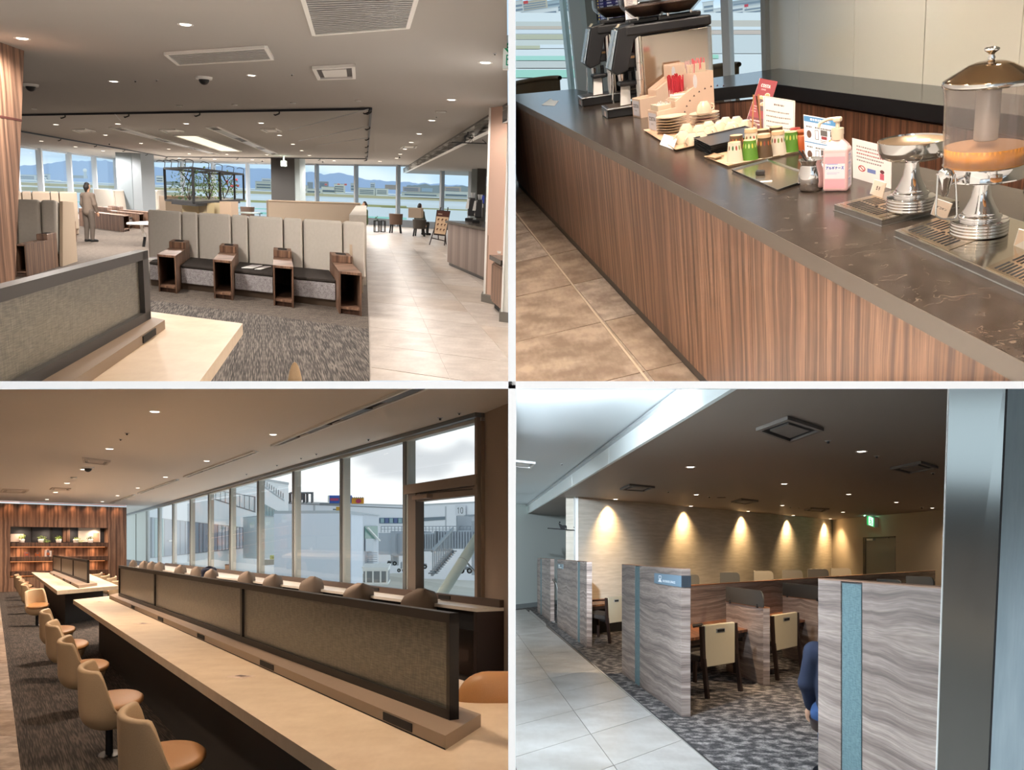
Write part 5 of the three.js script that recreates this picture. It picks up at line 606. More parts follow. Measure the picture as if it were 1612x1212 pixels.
  flatTray('cup_tray', [[1108, 249], [1146, 264], [1264, 240], [1224, 226]], 0, 0.01, 'pale wooden tray carrying the paper cups', P(0xcdb08c, 0.5)); flatTray('cup_tray', [[1112, 252], [1126, 254], [1140, 250], [1124, 246]], 0.012, 0.006, 'thin pale tray peeping out under the cup tray', P(0xb89878, 0.5));
  { const print = (c1, bg) => printed(256, 128, (c, w, h) => { c.fillStyle = bg; c.fillRect(0, 0, w, h); for (let i = 0; i < 12; i++) { c.fillStyle = c1[i % c1.length]; c.beginPath(); c.ellipse(12 + i * 21, h * 0.25, 5, 15, 0, 0, 7); c.fill(); } });
    const mats = { w: print(['#2f6a3a', '#a03a2a', '#6a8a3a', '#8a5a2a'], '#e9dcc6'), g: print(['#a8c868', '#c8d890', '#d8c850'], '#5a8a2a'), b: print(['#b05a2a', '#c88a3a', '#8a3a2a'], '#5c4630') }, nm = { w: 'white', g: 'green', b: 'brown' };
    const mkCup = (x, y, k, label, n = 1) => { const p = at(x, y), g = kit('paper_cup', label, 'paper cup', V(p.x, HC + 0.005, p.z), r() * 6); const w = new THREE.CylinderGeometry(9.6, 13, 31, 28, 1, true).translate(0, 15.5, 0); w.userData.keep = true; g.add2('wall', w, mats[k]); g.add2('base_disc', lathe([[0, 30], [8.4, 30], [8.8, 31.4], [9.7, 31.2]], 24), P(0xd2b08a, 0.5)); g.add2('rim', new THREE.TorusGeometry(13, 0.7, 6, 28).rotateX(Math.PI / 2).translate(0, 0.7, 0), P(0xeadfce, 0.5)); if (n > 1) g.add2('stacked_cup', new THREE.CylinderGeometry(9.6, 10.4, 5, 24).translate(0, 34, 0), P(0xd8b890, 0.5)); return g; };
    for (const [x, y, k, l, n] of [[1157, 257, 'w', 'front row white paper cup at the left end of the tray'], [1181, 253.5, 'g', 'left green paper cup in the front row'], [1203.5, 249.5, 'b', 'brown paper cup in the middle of the front row', 2], [1225, 245, 'w', 'white paper cup with leaf print right of the brown cup', 2], [1246, 240.5, 'g', 'right green paper cup at the end of the front row'], [1160, 246, 'b', 'back row paper cup behind the left white cup'], [1183, 241.5, 'w', 'back row white paper cup behind the left green cup', 2], [1201, 237, 'b', 'back row brown paper cup behind the middle cup'], [1222, 233, 'b', 'back row brown paper cup under the notice']]) mkCup(x, y, k, l, n);
    for (const [x, y, c, l] of [[1252, 236, 0xb83a26, 'red jar beside the right green paper cup'], [1262, 239, 0xc8602a, 'orange jar left of the ice drink notice']]) { const p = at(x, y), g = kit('jar', l, 'jar', p); g.add2('body', lathe([[0, 0], [8, 0], [9, 3], [9, 24], [7, 28], [0, 28]], 24), M({ color: c, roughness: 0.15, clearcoat: 0.7 })); g.add2('lid', lathe([[0, 34], [7.6, 34], [8, 28], [0, 28]], 24), P(c - 0x201008, 0.4)); } }
  flatTray('steel_tray', [[1151, 270], [1224, 303], [1288, 281], [1208, 254]], 0, 0.012, 'shiny steel tray with a black clip beside the milk jug', MT.steelBr, 0.9, P(0xc9b79c, 0.2, 0.9)); { const p = at(1197, 277), g = kit('bill_clip', 'black clip lying on the steel tray', 'clip', V(p.x, HC + 0.006, p.z), -0.45); g.add2('block', bx(-7, 7, 0, 6, -4, 4, 1), MT.black); g.add2('lever', bx(-6, 6, 6, 7, -3, 1, 0.4), MT.frame); const q = at(1206, 288), n = kit('receipt', 'white slip lying on the steel tray', 'paper slip', V(q.x, HC + 0.006, q.z), -0.4); n.add2('sheet', bx(-9, 9, 0, 0.6, -5, 5), MT.paper); n.add2('print', bx(-7, 5, 0.6, 0.7, -3, 0), P(0x99908a, 0.8)); }
  { const p = at(1277, 299), g = kit('milk_jug', 'polished steel milk jug with spoons left of the pink bottle', 'jug', p); g.add2('body', lathe([[0, 0], [16, 0], [18.5, 3], [20.5, 16], [19.5, 28], [16, 38], [15.4, 42], [18.8, 48], [18, 48.4], [14.8, 42.5], [15, 38], [0, 36]], 40), MT.chrome); g.add2('handle', tube([V(14, 42, 10), V(20, 44, 16), V(22, 28, 18), V(15, 14, 14)], 1.6), MT.chrome); g.add2('label', bx(12, 20, 8, 30, 8, 12, 0.5), P(0xd8b8b0, 0.5)); for (const [a, l] of [[-20, 'dark spoon handle leaning left in the milk jug'], [-14, 'steel spoon handle in the milk jug, upright one']]) { const k = kit('spoon', l, 'spoon', V(p.x, HC + 36 * g.s, p.z)); k.s = g.s; k.add2('handle', rod(V(-2, 0, 2), V(a, 28, 3), 1.3, 8), a < -15 ? MT.frame : MT.steel); k.add2('bowl', sph(3, -1, -2, 2, 10), MT.steel); } const c = kit('cream_pots', 'cream portion pots behind the milk jug', 'cream pots', at(1290, 262)); for (let i = 0; i < 4; i++) c.add2('pot', cyl(4, 5, 8, -14 + i * 10, 0, 0, 12), MT.cream); }
  { // sanitiser bottle
    const p = at(1317.5, 299), g = kit('pump_bottle', 'pink and white pump bottle of hand sanitiser on the counter', 'bottle', p, -0.62); const pink = M({ color: 0xeec2c0, roughness: 0.25, clearcoat: 0.4 });
    g.add2('body', bx(-19, 19, 0, 68, -14, 14, 5), pink); g.add2('shoulder', lathe([[21, 0], [19, 5], [12, 12], [9, 15], [0, 15]], 4).rotateY(Math.PI / 4).scale(1.12, 1, 0.9).translate(0, 64, 0), pink); g.add2('neck', cyl(9, 9, 8, 0, 78, 0, 24), MT.cream); g.add2('collar', cyl(9.6, 9.2, 9, 0, 86, 0, 24), MT.cream); g.add2('stem', cyl(3, 3, 12, 0, 94, 0, 14), MT.cream); g.add2('pump_head', bx(-6, 6, 104, 112, -6, 6, 3), MT.cream); g.add2('spout', tube([V(0, 110, 0), V(-14, 109, 0), V(-26, 104, 1), V(-28, 98, 1)], 2.4), MT.cream);
    const lab = (c, w, h) => { c.fillStyle = '#eecaca'; c.fillRect(0, 0, w, h); c.fillStyle = '#e8a8b0'; c.fillRect(0, h * 0.1, w, h * 0.2); c.fillRect(0, h * 0.74, w, h * 0.26); c.fillStyle = '#ece6ea'; c.fillRect(0, h * 0.3, w, h * 0.42); kana(c, 'アルボナース', w * 0.04, h * 0.37, w * 0.15, '#3a4ea8', 0.2); lines(c, w * 0.1, h * 0.3, w * 0.6, 1, 10, 8, '#5a6ab8'); lines(c, w * 0.1, h * 0.55, w * 0.7, 2, 14, 5, '#8a9ac8'); };
    const f = new THREE.PlaneGeometry(30, 54).translate(0, 33, 14.3); f.userData.keep = true; g.add2('front_label', f, printed(256, 400, lab)); const f2 = new THREE.PlaneGeometry(22, 54).rotateY(Math.PI / 2).translate(19.3, 33, 0); f2.userData.keep = true; g.add2('side_label', f2, printed(192, 400, (c, w, h) => { c.fillStyle = '#eadfe2'; c.fillRect(0, 0, w, h); c.strokeStyle = '#8a8aa8'; c.strokeRect(3, 3, w - 6, h - 6); for (let i = 0; i < 4; i++) { lines(c, 16, 24 + i * 92, 110, 1, 10, 12, '#5a6ac0'); lines(c, 16, 44 + i * 92, 150, 4, 13, 6, '#9a94ac'); } })); g.add2('top_sticker', bx(-12, -4, 76, 77, -4, 4), P(0xe0b030, 0.5)); }
  const card = (name, label, q, mat, lean, th = 0.003, cat = 'notice', foot = HC) => { const bl = at(...q[0], foot), br = at(...q[1], foot), tl = R.dep(...q[3], -bl.z + lean), tr = R.dep(...q[2], -br.z + lean), g = thing(R, name, label, cat, bl.clone()); const f = plate([bl, br, tr, tl].map((p) => loc(g, p)), th); f.userData.keep = true; part(g, 'print', f, mat); const o = [bl, br, tr, tl].map((p) => loc(g, p).add(V(0, 0, -0.004))); part(g, 'backing', plate(o, 0.003), MT.paper); return g; };
  const jp = (bg, fn) => printed(320, 400, (c, w, h) => { c.fillStyle = bg; c.fillRect(0, 0, w, h); fn(c, w, h); });
  card('notice_stand', 'cream framed notice standing behind the paper cups', [[1203, 216], [1251, 223], [1252, 159], [1202.5, 151]], jp('#e9dcce', (c, w, h) => { c.strokeStyle = '#8a7a70'; c.lineWidth = 3; c.strokeRect(10, 10, w - 20, h - 20); lines(c, 110, 60, 110, 1, 10, 16, '#5a4a44'); for (let i = 0; i < 5; i++) lines(c, 30, 130 + i * 50, 260, 1, 10, 13, '#6a5a54', rng(40 + i)); }), 0.04);
  { const g = card('menu_stand', 'red coffee menu card leaning on a small wooden easel', [[1171, 205], [1198, 211], [1224.5, 129], [1197, 123.5]], printed(256, 512, (c, w, h) => { c.fillStyle = '#7e2028'; c.fillRect(0, 0, w, h); c.fillStyle = '#5a161e'; c.fillRect(0, h * 0.74, w, h * 0.26); c.fillStyle = '#f0d8d0'; c.font = 'bold 44px sans-serif'; c.fillText('COSTA', 46, 82); c.font = '20px sans-serif'; c.fillText('COFFEE', 66, 112); for (const [x, y, s, k] of [[100, 190, 42, '#d8a070'], [176, 150, 36, '#d08a50'], [160, 250, 52, '#c89070']]) { c.fillStyle = '#e8d0b8'; c.beginPath(); c.ellipse(x, y, s, s * 0.6, 0, 0, 7); c.fill(); c.fillStyle = k; c.beginPath(); c.ellipse(x, y, s * 0.82, s * 0.45, 0, 0, 7); c.fill(); c.fillStyle = '#4a3430'; c.fillRect(x - s * 0.8, y + s * 0.2, s * 1.6, s * 0.9); } for (let i = 0; i < 3; i++) lines(c, 24, 270 + i * 24, 70, 1, 10, 10, '#d8a8a0', rng(60 + i)); for (let i = 0; i < 3; i++) lines(c, 40, 400 + i * 30, 180, 1, 10, 14, '#e8c8c0', rng(70 + i)); }), 0.3, 0.003, 'menu'); g.userData.label = 'red coffee menu card leaning on a small wooden easel';
    const p = at(1188, 214), e = kit('table_easel', 'small wooden table easel under the red menu card', 'easel', p); e.add2('leg', bar(V(-4, 0, 0), V(6, 60, -20), 2, 2), P(0xa87848, 0.6)); e.add2('leg', bar(V(10, -2, 2), V(14, 60, -20), 2, 2), P(0xa87848, 0.6)); e.add2('rest', bar(V(-14, 10, 3), V(10, 6, 5), 3, 5), P(0xc89a60, 0.6)); e.add2('rear_leg', bar(V(20, 0, -26), V(10, 58, -20), 2, 2), P(0x6a4a30, 0.6)); }
  card('ice_notice', 'white and blue instruction notice for iced drinks behind the bottle', [[1269, 259], [1322, 268], [1322, 190], [1266, 180.5]], jp('#e9e9ee', (c, w, h) => { c.fillStyle = '#4a86b8'; c.fillRect(0, 8, w, 44); lines(c, 60, 20, 200, 1, 10, 18, '#eef4fa'); c.fillStyle = '#4a86b8'; c.fillRect(0, 210, w, 8); for (const y of [70, 230]) { c.fillStyle = '#5a3a2a'; c.beginPath(); c.ellipse(44, y + 80, 22, 30, 0, 0, 7); c.fill(); c.strokeStyle = '#444'; c.lineWidth = 4; c.strokeRect(100, y + 40, 30, 70); for (const x of [150, 236]) { c.fillStyle = '#55504e'; c.fillRect(x, y + 30, 60, 44); c.fillStyle = '#8a2a30'; c.fillRect(x + 6, y + 78, 50, 24); lines(c, x, y + 112, 60, 2, 12, 6, '#666'); } lines(c, 20, y + 14, 60, 1, 10, 12, '#555'); lines(c, 100, y + 14, 180, 1, 10, 12, '#555'); } }), 0.05);
  card('allergy_notice', 'white notice with small red figures between bottle and fruit bowl stand', [[1344.5, 280], [1403, 297], [1404, 232], [1343, 217.5]], jp('#ece4e0', (c, w, h) => { for (let i = 0; i < 5; i++) lines(c, 34, 60 + i * 34, 250, 1, 10, 14, i === 1 || i === 2 ? '#a06060' : '#8a8080', rng(80 + i)); c.strokeStyle = '#b03a3a'; c.lineWidth = 9; c.beginPath(); c.arc(76, 280, 26, 0, 7); c.stroke(); c.beginPath(); c.moveTo(58, 262); c.lineTo(94, 298); c.stroke(); c.fillStyle = '#6a7ab0'; c.fillRect(124, 262, 72, 40); c.fillStyle = '#c05a6a'; c.fillRect(232, 280, 34, 60); c.fillStyle = '#5a2a30'; c.beginPath(); c.arc(250, 262, 18, 0, 7); c.fill(); }), 0.04);
  card('price_card', 'small white folded card before the upturned cups', [[1039, 228], [1060, 236], [1066, 219], [1046, 211.5]], printed(128, 96, (c, w, h) => { c.fillStyle = '#f0f0f2'; c.fillRect(0, 0, w, h); lines(c, 14, 16, 90, 5, 14, 7, '#8a8a96'); }), 0.03, 0.002, 'card'); card('price_card', 'small white folded card lying flat at the far end of the counter', [[853, 165.5], [873, 166.5], [885, 154], [872, 152]], printed(128, 96, (c, w, h) => { c.fillStyle = '#f4f4f6'; c.fillRect(0, 0, w, h); }), 0.28, 0.002, 'card');
  // --- drip trays, bowl stand, juice dispensers ---
  const drip = (name, q, label, grates, h = 0.024) => { const c = q.map(([x, y]) => at(x, y)), mid = c.reduce((a, b) => a.add(b), V()).multiplyScalar(0.25), g = thing(R, name, label, 'drip tray', V(mid.x, HC, mid.z)); const inn = (k) => c.map((p) => p.clone().lerp(mid, k)); fit(g, 'foot_flange', prism(inn(-0.02), HC, HC + 0.003), MT.steelBr); fit(g, 'body', prism(inn(0.0), HC + 0.003, HC + h - 0.004), MT.steelBr); fit(g, 'top_rim', prism(inn(-0.008), HC + h - 0.005, HC + h), MT.steel); fit(g, 'top_plate', prism(inn(0.03), HC + h, HC + h + 0.0015), P(0xc9bfae, 0.12, 1));
    for (const gq of grates) { const k = gq.map(([x, y]) => at(x, y, HC + h)), L = (a, b, t) => k[a].clone().lerp(k[b], t), P2 = (s, t) => L(0, 1, s).lerp(L(3, 2, s), t), gr = fit(g, 'grate', prism(k, HC + h, HC + h + 0.003), P(0xcbb9a2, 0.22, 1)); for (let i = 0; i < 11; i++) for (let j = 0; j < 2; j++) { if (i > 3 && i < 7) { if (i === 5 && j) continue; } const a = 0.1 + i * 0.074, b = j ? [0.54, 0.92] : [0.08, 0.46], w = 0.034; const sl = prism([P2(a, b[0]), P2(a + w, b[0]), P2(a + w, b[1]), P2(a, b[1])], HC + h + 0.0031, HC + h + 0.0036); fit(g, 'slot', sl, MT.matBlack, null, gr); } const m = P2(0.5, 0.5); fit(g, 'drain', cyl(0.006, 0.006, 0.0008, m.x, HC + h + 0.0036, m.z, 16), MT.matBlack, null, gr); }
    return g; };
  drip('drip_tray', [[1313.5, 332], [1388, 357.5], [1508, 327], [1432, 303]], 'left steel drip tray under the empty bowl stand', [[[1322, 322], [1384, 343.5], [1440, 330], [1377, 309]]]);
  drip('drip_tray', [[1409, 374], [1660, 488], [1790, 420], [1546, 340]], 'long right steel drip tray under the juice dispenser', [[[1418, 362], [1494, 395], [1556, 372], [1477, 343]], [[1552, 422], [1640, 460], [1700, 430], [1612, 396]]]);
  const pedestal = [[0, 0], [36, 0], [37, 2], [37, 5], [35, 6.5], [37, 8], [37, 11], [35, 12.5], [37, 14], [37, 17], [35, 18.5], [37, 20], [37, 23], [35, 24.5], [37, 26], [36.5, 28], [27, 29], [26, 31], [28, 34], [26, 38], [22, 40], [24, 42], [22, 46], [18, 56], [13, 72], [10.5, 92], [11, 104]];
  { const p = at(1433, 329, HC + 0.026), g = kit('bowl_stand', 'empty polished bowl on a fluted pedestal, left of the juice dispenser', 'bowl stand', V(p.x, HC + 0.026, p.z)); g.s *= 0.96; g.add2('pedestal', lathe(pedestal.map(([a, b]) => [a, b * 0.78]), 40), MT.chrome); g.add2('bowl', lathe([[0, 80], [14, 80], [40, 83], [49, 88], [52.5, 98], [53, 112], [52, 112.6], [50.5, 98], [47, 90], [38, 86], [0, 84]], 48), MT.steel); g.add2('bowl_floor', lathe([[0, 88], [47.5, 91], [51, 110], [50, 110], [46.6, 93], [0, 90]], 40), P(0xcab296, 0.35, 0.8)); g.add2('spigot', merge([cyl(3, 4, 8, 22, 88, 46, 12), bx(18, 26, 90, 96, 44, 54, 2)]), MT.chrome); }
  const disp = (p, label) => { const g = kit('juice_dispenser', label, 'drink dispenser', p), A = g.add2; g.ys = 0.86; A('pedestal', lathe(pedestal.map(([a, b]) => [a * 1.12, b * 0.94]), 44), MT.chrome); A('collar', lathe([[0, 96], [14, 96], [50, 100], [60, 104], [57, 106], [54, 124], [58, 127], [0, 127]], 48), MT.chrome);
    A('container', lathe([[57, 127], [58, 160], [60, 240], [61.5, 256], [62.5, 262], [62.5, 268], [60.6, 268], [60.4, 258], [58.6, 240], [56.4, 160], [55.5, 129]], 56), M({ color: 0xf2efee, roughness: 0.03, transmission: 0.94, thickness: 0, ior: 1.3 })); A('juice', lathe([[0, 127.5], [55, 127.5], [56.4, 158], [0, 158]], 48), M({ color: 0xe59a08, roughness: 0.35 })); A('juice_film', lathe([[0, 158.2], [56.3, 158.2]], 40), P(0xd8a878, 0.4)); A('ice_tube', lathe([[0, 168], [16, 168], [17, 170], [17, 260], [0, 260]], 28), M({ color: 0xbcb6ae, roughness: 0.25, metalness: 0.2 }));
    A('lid', lathe([[62.5, 266], [63.5, 269], [62, 272], [56, 276], [30, 294], [20, 298], [0, 299]], 56), P(0xb99a74, 0.12, 1)); A('lid_rim', lathe([[58, 262], [63.6, 262], [64.2, 267], [63, 271]], 56), MT.steel); A('knob', lathe([[0, 298], [5.5, 298], [4.4, 302], [5.4, 305], [3.6, 309], [4.6, 312], [9.5, 316], [10.5, 319], [8, 322], [0, 323]], 28), MT.chrome);
    A('tap_pipe', rod(V(-46, 114, 26), V(-78, 112, 44), 4.5, 14), MT.chrome); const ta = A('tap', lathe([[0, -32], [4.6, -32], [5.4, -26], [11, 0], [12, 6], [10, 12], [5, 16], [0, 17]], 20).translate(-82, 124, 46), MT.chrome); A('tap_lever', tube([V(-94, 132, 46), V(-95, 100, 48), V(-96, 62, 50), V(-86, 54, 52), V(-70, 52, 54), V(-66, 58, 54), V(-67, 100, 50), V(-70, 130, 48)], 1.5, 8, 60), MT.steelBr); A('tap_wing', bar(V(-96, 132, 46), V(-68, 130, 48), 3, 3), MT.chrome); return g; };
  const jd = disp((() => { const p = at(1540.5, 367, HC + 0.026); return V(p.x, HC + 0.026, p.z); })(), 'juice dispenser with orange juice, copper lid and chrome pedestal');
  { const p = at(1686, 420, HC + 0.026); dup(jd, R, V(p.x, HC + 0.026, p.z), 0, 'second juice dispenser cut off by the right edge of the photo'); }
  const mini = (q, label, draw) => card('flavour_card', label, q, printed(128, 128, (c, w, h) => { c.fillStyle = '#e9d8c6'; c.fillRect(0, 0, w, h); draw(c, w, h); }), 0.02, 0.003, 'card', HC + 0.026);
  mini([[1371, 305], [1390, 311.5], [1396, 288], [1378, 282.5]], 'small acrylic flavour card on the left drip tray', (c) => { c.strokeStyle = '#4a3a34'; c.lineWidth = 6; for (const [a, b, d, e] of [[44, 50, 62, 50], [53, 42, 53, 78], [44, 60, 62, 60], [44, 74, 62, 74], [70, 48, 84, 48], [77, 48, 77, 78], [70, 62, 86, 62]]) { c.beginPath(); c.moveTo(a, b); c.lineTo(d, e); c.stroke(); } });
  mini([[1467, 337], [1490, 346], [1500, 320.5], [1475, 312]], 'small acrylic flavour card on the right drip tray with four kana', (c) => kana(c, 'デコポン', 20, 46, 22, '#4a3a34', 0.14)); mini([[1598, 386], [1622, 396], [1632, 368], [1606, 360]], 'flavour card beside the right edge tap', () => { });
  // --- seats beyond, ornament ---
  for (const [x, y, w, t, l] of [[849, 128, 74, 10.4, 'brown curved chair back beyond the far end of the counter'], [1140, 105, 50, 9.0, 'brown curved chair back by the window behind the straws']]) { const p = R.dep(x, y + 40, t), s = R.px(p), g = thing(R, 'tub_chair', l, 'chair', V(p.x, 0, p.z)), top = R.up(V(p.x, 0, p.z), y), m = P(0x6a5338, 0.7), W = w * s / 2; part(g, 'backrest', new THREE.CylinderGeometry(W, W * 0.92, 0.42, 28, 1, true, Math.PI / 2, Math.PI).translate(0, top - 0.21, 0), M({ color: 0x6a5338, roughness: 0.7, side: THREE.DoubleSide })); part(g, 'back_rim', new THREE.TorusGeometry(W, 0.025, 8, 28, Math.PI).rotateX(-Math.PI / 2).translate(0, top, 0), m); part(g, 'seat', cyl(W * 0.9, W * 0.95, 0.12, 0, top - 0.45, 0, 28), m); for (const [a, b] of [[-0.6, 0.6], [0.6, 0.6], [-0.6, -0.6], [0.6, -0.6]]) part(g, 'leg', cyl(0.02, 0.025, top - 0.44, a * W, 0, b * W, 8), MT.darkWood); }
  { const p = at(1622, 300), g = kit('pine_ornament', 'dark red pine cone ornament at the right edge', 'ornament', V(p.x, HC, p.z)); g.add2('stem', cyl(2, 2, 190), MT.darkWood); g.add2('stand', cyl(10, 10, 4), MT.frame); for (let i = 0; i < 26; i++) g.add2('scale', new THREE.ConeGeometry(3.4, 8, 6).rotateZ((r() - 0.5) * 3).rotateY(r() * 6).translate((r() - 0.5) * 16, 188 + r() * 38, (r() - 0.5) * 12), i % 3 ? P(0x4a1a1e, 0.6) : P(0x7a2a30, 0.5)); }
  // --- unseen lamps above the counter, out of view, placed to light it ---
  for (const [X, Z, I0, l] of [[3.2, -5.0, 9, 'unseen ceiling lamp out of view, lighting the frosted wall'], [1.9, -6.2, 8, 'unseen ceiling lamp out of view, lighting the inner counter corner'], [0.6, -3.0, 9, 'unseen ceiling lamp out of view, lighting the near end of the counter'], [1.2, -2.2, 8, 'unseen ceiling lamp out of view, lighting the juice dispensers'], [0.7, -4.8, 9, 'unseen ceiling lamp out of view, lighting the counter middle'], [1.0, -6.4, 9, 'unseen ceiling lamp out of view, lighting the coffee machines'], [2.4, -3.8, 8, 'unseen ceiling lamp out of view, lighting the back counter'], [0.35, -1.2, 6, 'unseen ceiling lamp out of view, lighting the counter front'], [1.6, -0.8, 7, 'unseen ceiling lamp out of view, lighting the aisle right of the viewer']]) unseenLamp(R, X, Z, HR, I0 * 1.35, 0xffeedd, l, 1.25);
  // --- airfield outside ---
  const gp = (x, y) => R.dep(x, y, 12600 / (y - 6)), quad = (name, x0, x1, y0, y1, c, lift = 0) => { const k = 1 - lift; const pts = [[x0, y1], [x1, y1], [x1, y0], [x0, y0]].map(([x, y]) => gp(x, y).sub(V(0, R.h, 0)).multiplyScalar(k).add(V(0, R.h, 0))); const m = struct(R, name, plate(pts, 0.01), P(new THREE.Color(c).lerp(new THREE.Color(0xf2f0ea), 0.3), 0.9)); return m; };
  quad('ground', 790, 1215, 14, 200, 0xf0eee8);
  for (const [x0, x1, y0, y1, c] of [[790, 905, 34, 41, 0xc9c4b4], [790, 905, 41, 46, 0xc8a27c], [790, 905, 54, 62, 0xb2a56a], [790, 905, 46.5, 53, 0xe6e6e6], [790, 905, 63, 72, 0xd6d2c2], [850, 905, 70, 76, 0xefefee], [790, 850, 72, 77, 0xb9ae6c], [790, 905, 88, 95, 0x8fdcbc], [790, 905, 96, 107, 0xcfc8ba], [790, 905, 110, 122, 0x84d8b2], [1105, 1215, 32, 42, 0xcdb69c], [1105, 1215, 42, 47, 0xf0f0ee], [1105, 1215, 47.5, 54, 0xd2a88a], [1105, 1215, 55, 84, 0xd9d8d2], [1105, 1131, 86, 92, 0x84dcb0]]) quad('ground', x0, x1, y0, y1, c, 0.01 + r() * 0.004);
  const bl = (x0, x1, y0, y1, t, c, label, win = 0) => { const A = R.dep(x0, y1, t), B = R.dep(x1, y1, t), s = R.px(A), W = A.distanceTo(B), H = (y1 - y0) * s, g = thing(R, 'distant_building', label, 'building', A, facing(A, B)); part(g, 'wall', bx(0, W, 0, H, -W * 0.4, 0), P(c, 0.9)); part(g, 'roof', bx(-s, W + s, H, H + s * 0.8, -W * 0.4, s), P(0xc4c8ca, 0.8)); for (let i = 0; i < win; i++) part(g, 'window_band', bx(W * 0.06, W * 0.94, H * (0.15 + i * 0.75 / win), H * (0.15 + (i + 0.5) * 0.75 / win), 0, s * 0.2), P(0x8796a4, 0.4)); return g; };
  bl(800, 826, 6, 30, 1000, 0xd8dad8, 'white terraced building at the left edge of the counter window', 3); bl(820, 863, 5, 22, 1060, 0xc9bfae, 'brownish hotel block above the white hangars', 4); bl(822, 880, 20, 31, 900, 0xe8eaea, 'low white arched hangars at the far side of the airfield', 1); bl(862, 900, 4, 24, 1100, 0xb2c2ca, 'pale blue office tower beside the column', 3); bl(1108, 1124, 6, 30, 900, 0xdfe2e2, 'white block left of the window post', 3); bl(1124, 1172, 16, 30, 900, 0xeaecec, 'long white cargo building behind the window post', 2); bl(1152, 1204, 4, 18, 1100, 0xaab4bc, 'grey blue office blocks above the cargo building', 2); bl(1170, 1204, 12, 30, 940, 0xe4e6e4, 'white stepped building at the right window frame', 3);
  { const p = R.dep(1175, 11, 890), s = R.px(p), g = thing(R, 'rooftop_sign', 'small red rooftop sign on the white stepped building', 'sign', p); part(g, 'board', bx(-3 * s, 3 * s, 0, 4 * s, -s, 0), P(0xd0485a, 0.7)); part(g, 'post', bx(-0.4 * s, 0.4 * s, -3 * s, 0, -s, -0.5 * s), MT.alu); const q = R.dep(828, 6, 990), h = thing(R, 'rooftop_sign', 'small red rooftop sign at the left edge of the window', 'sign', q); part(h, 'board', bx(-4 * s, 4 * s, 0, 5 * s, -s, 0), P(0xd04a4a, 0.7)); part(h, 'post', bx(-0.4 * s, 0.4 * s, -3 * s, 0, -s, -0.5 * s), MT.alu); }
}
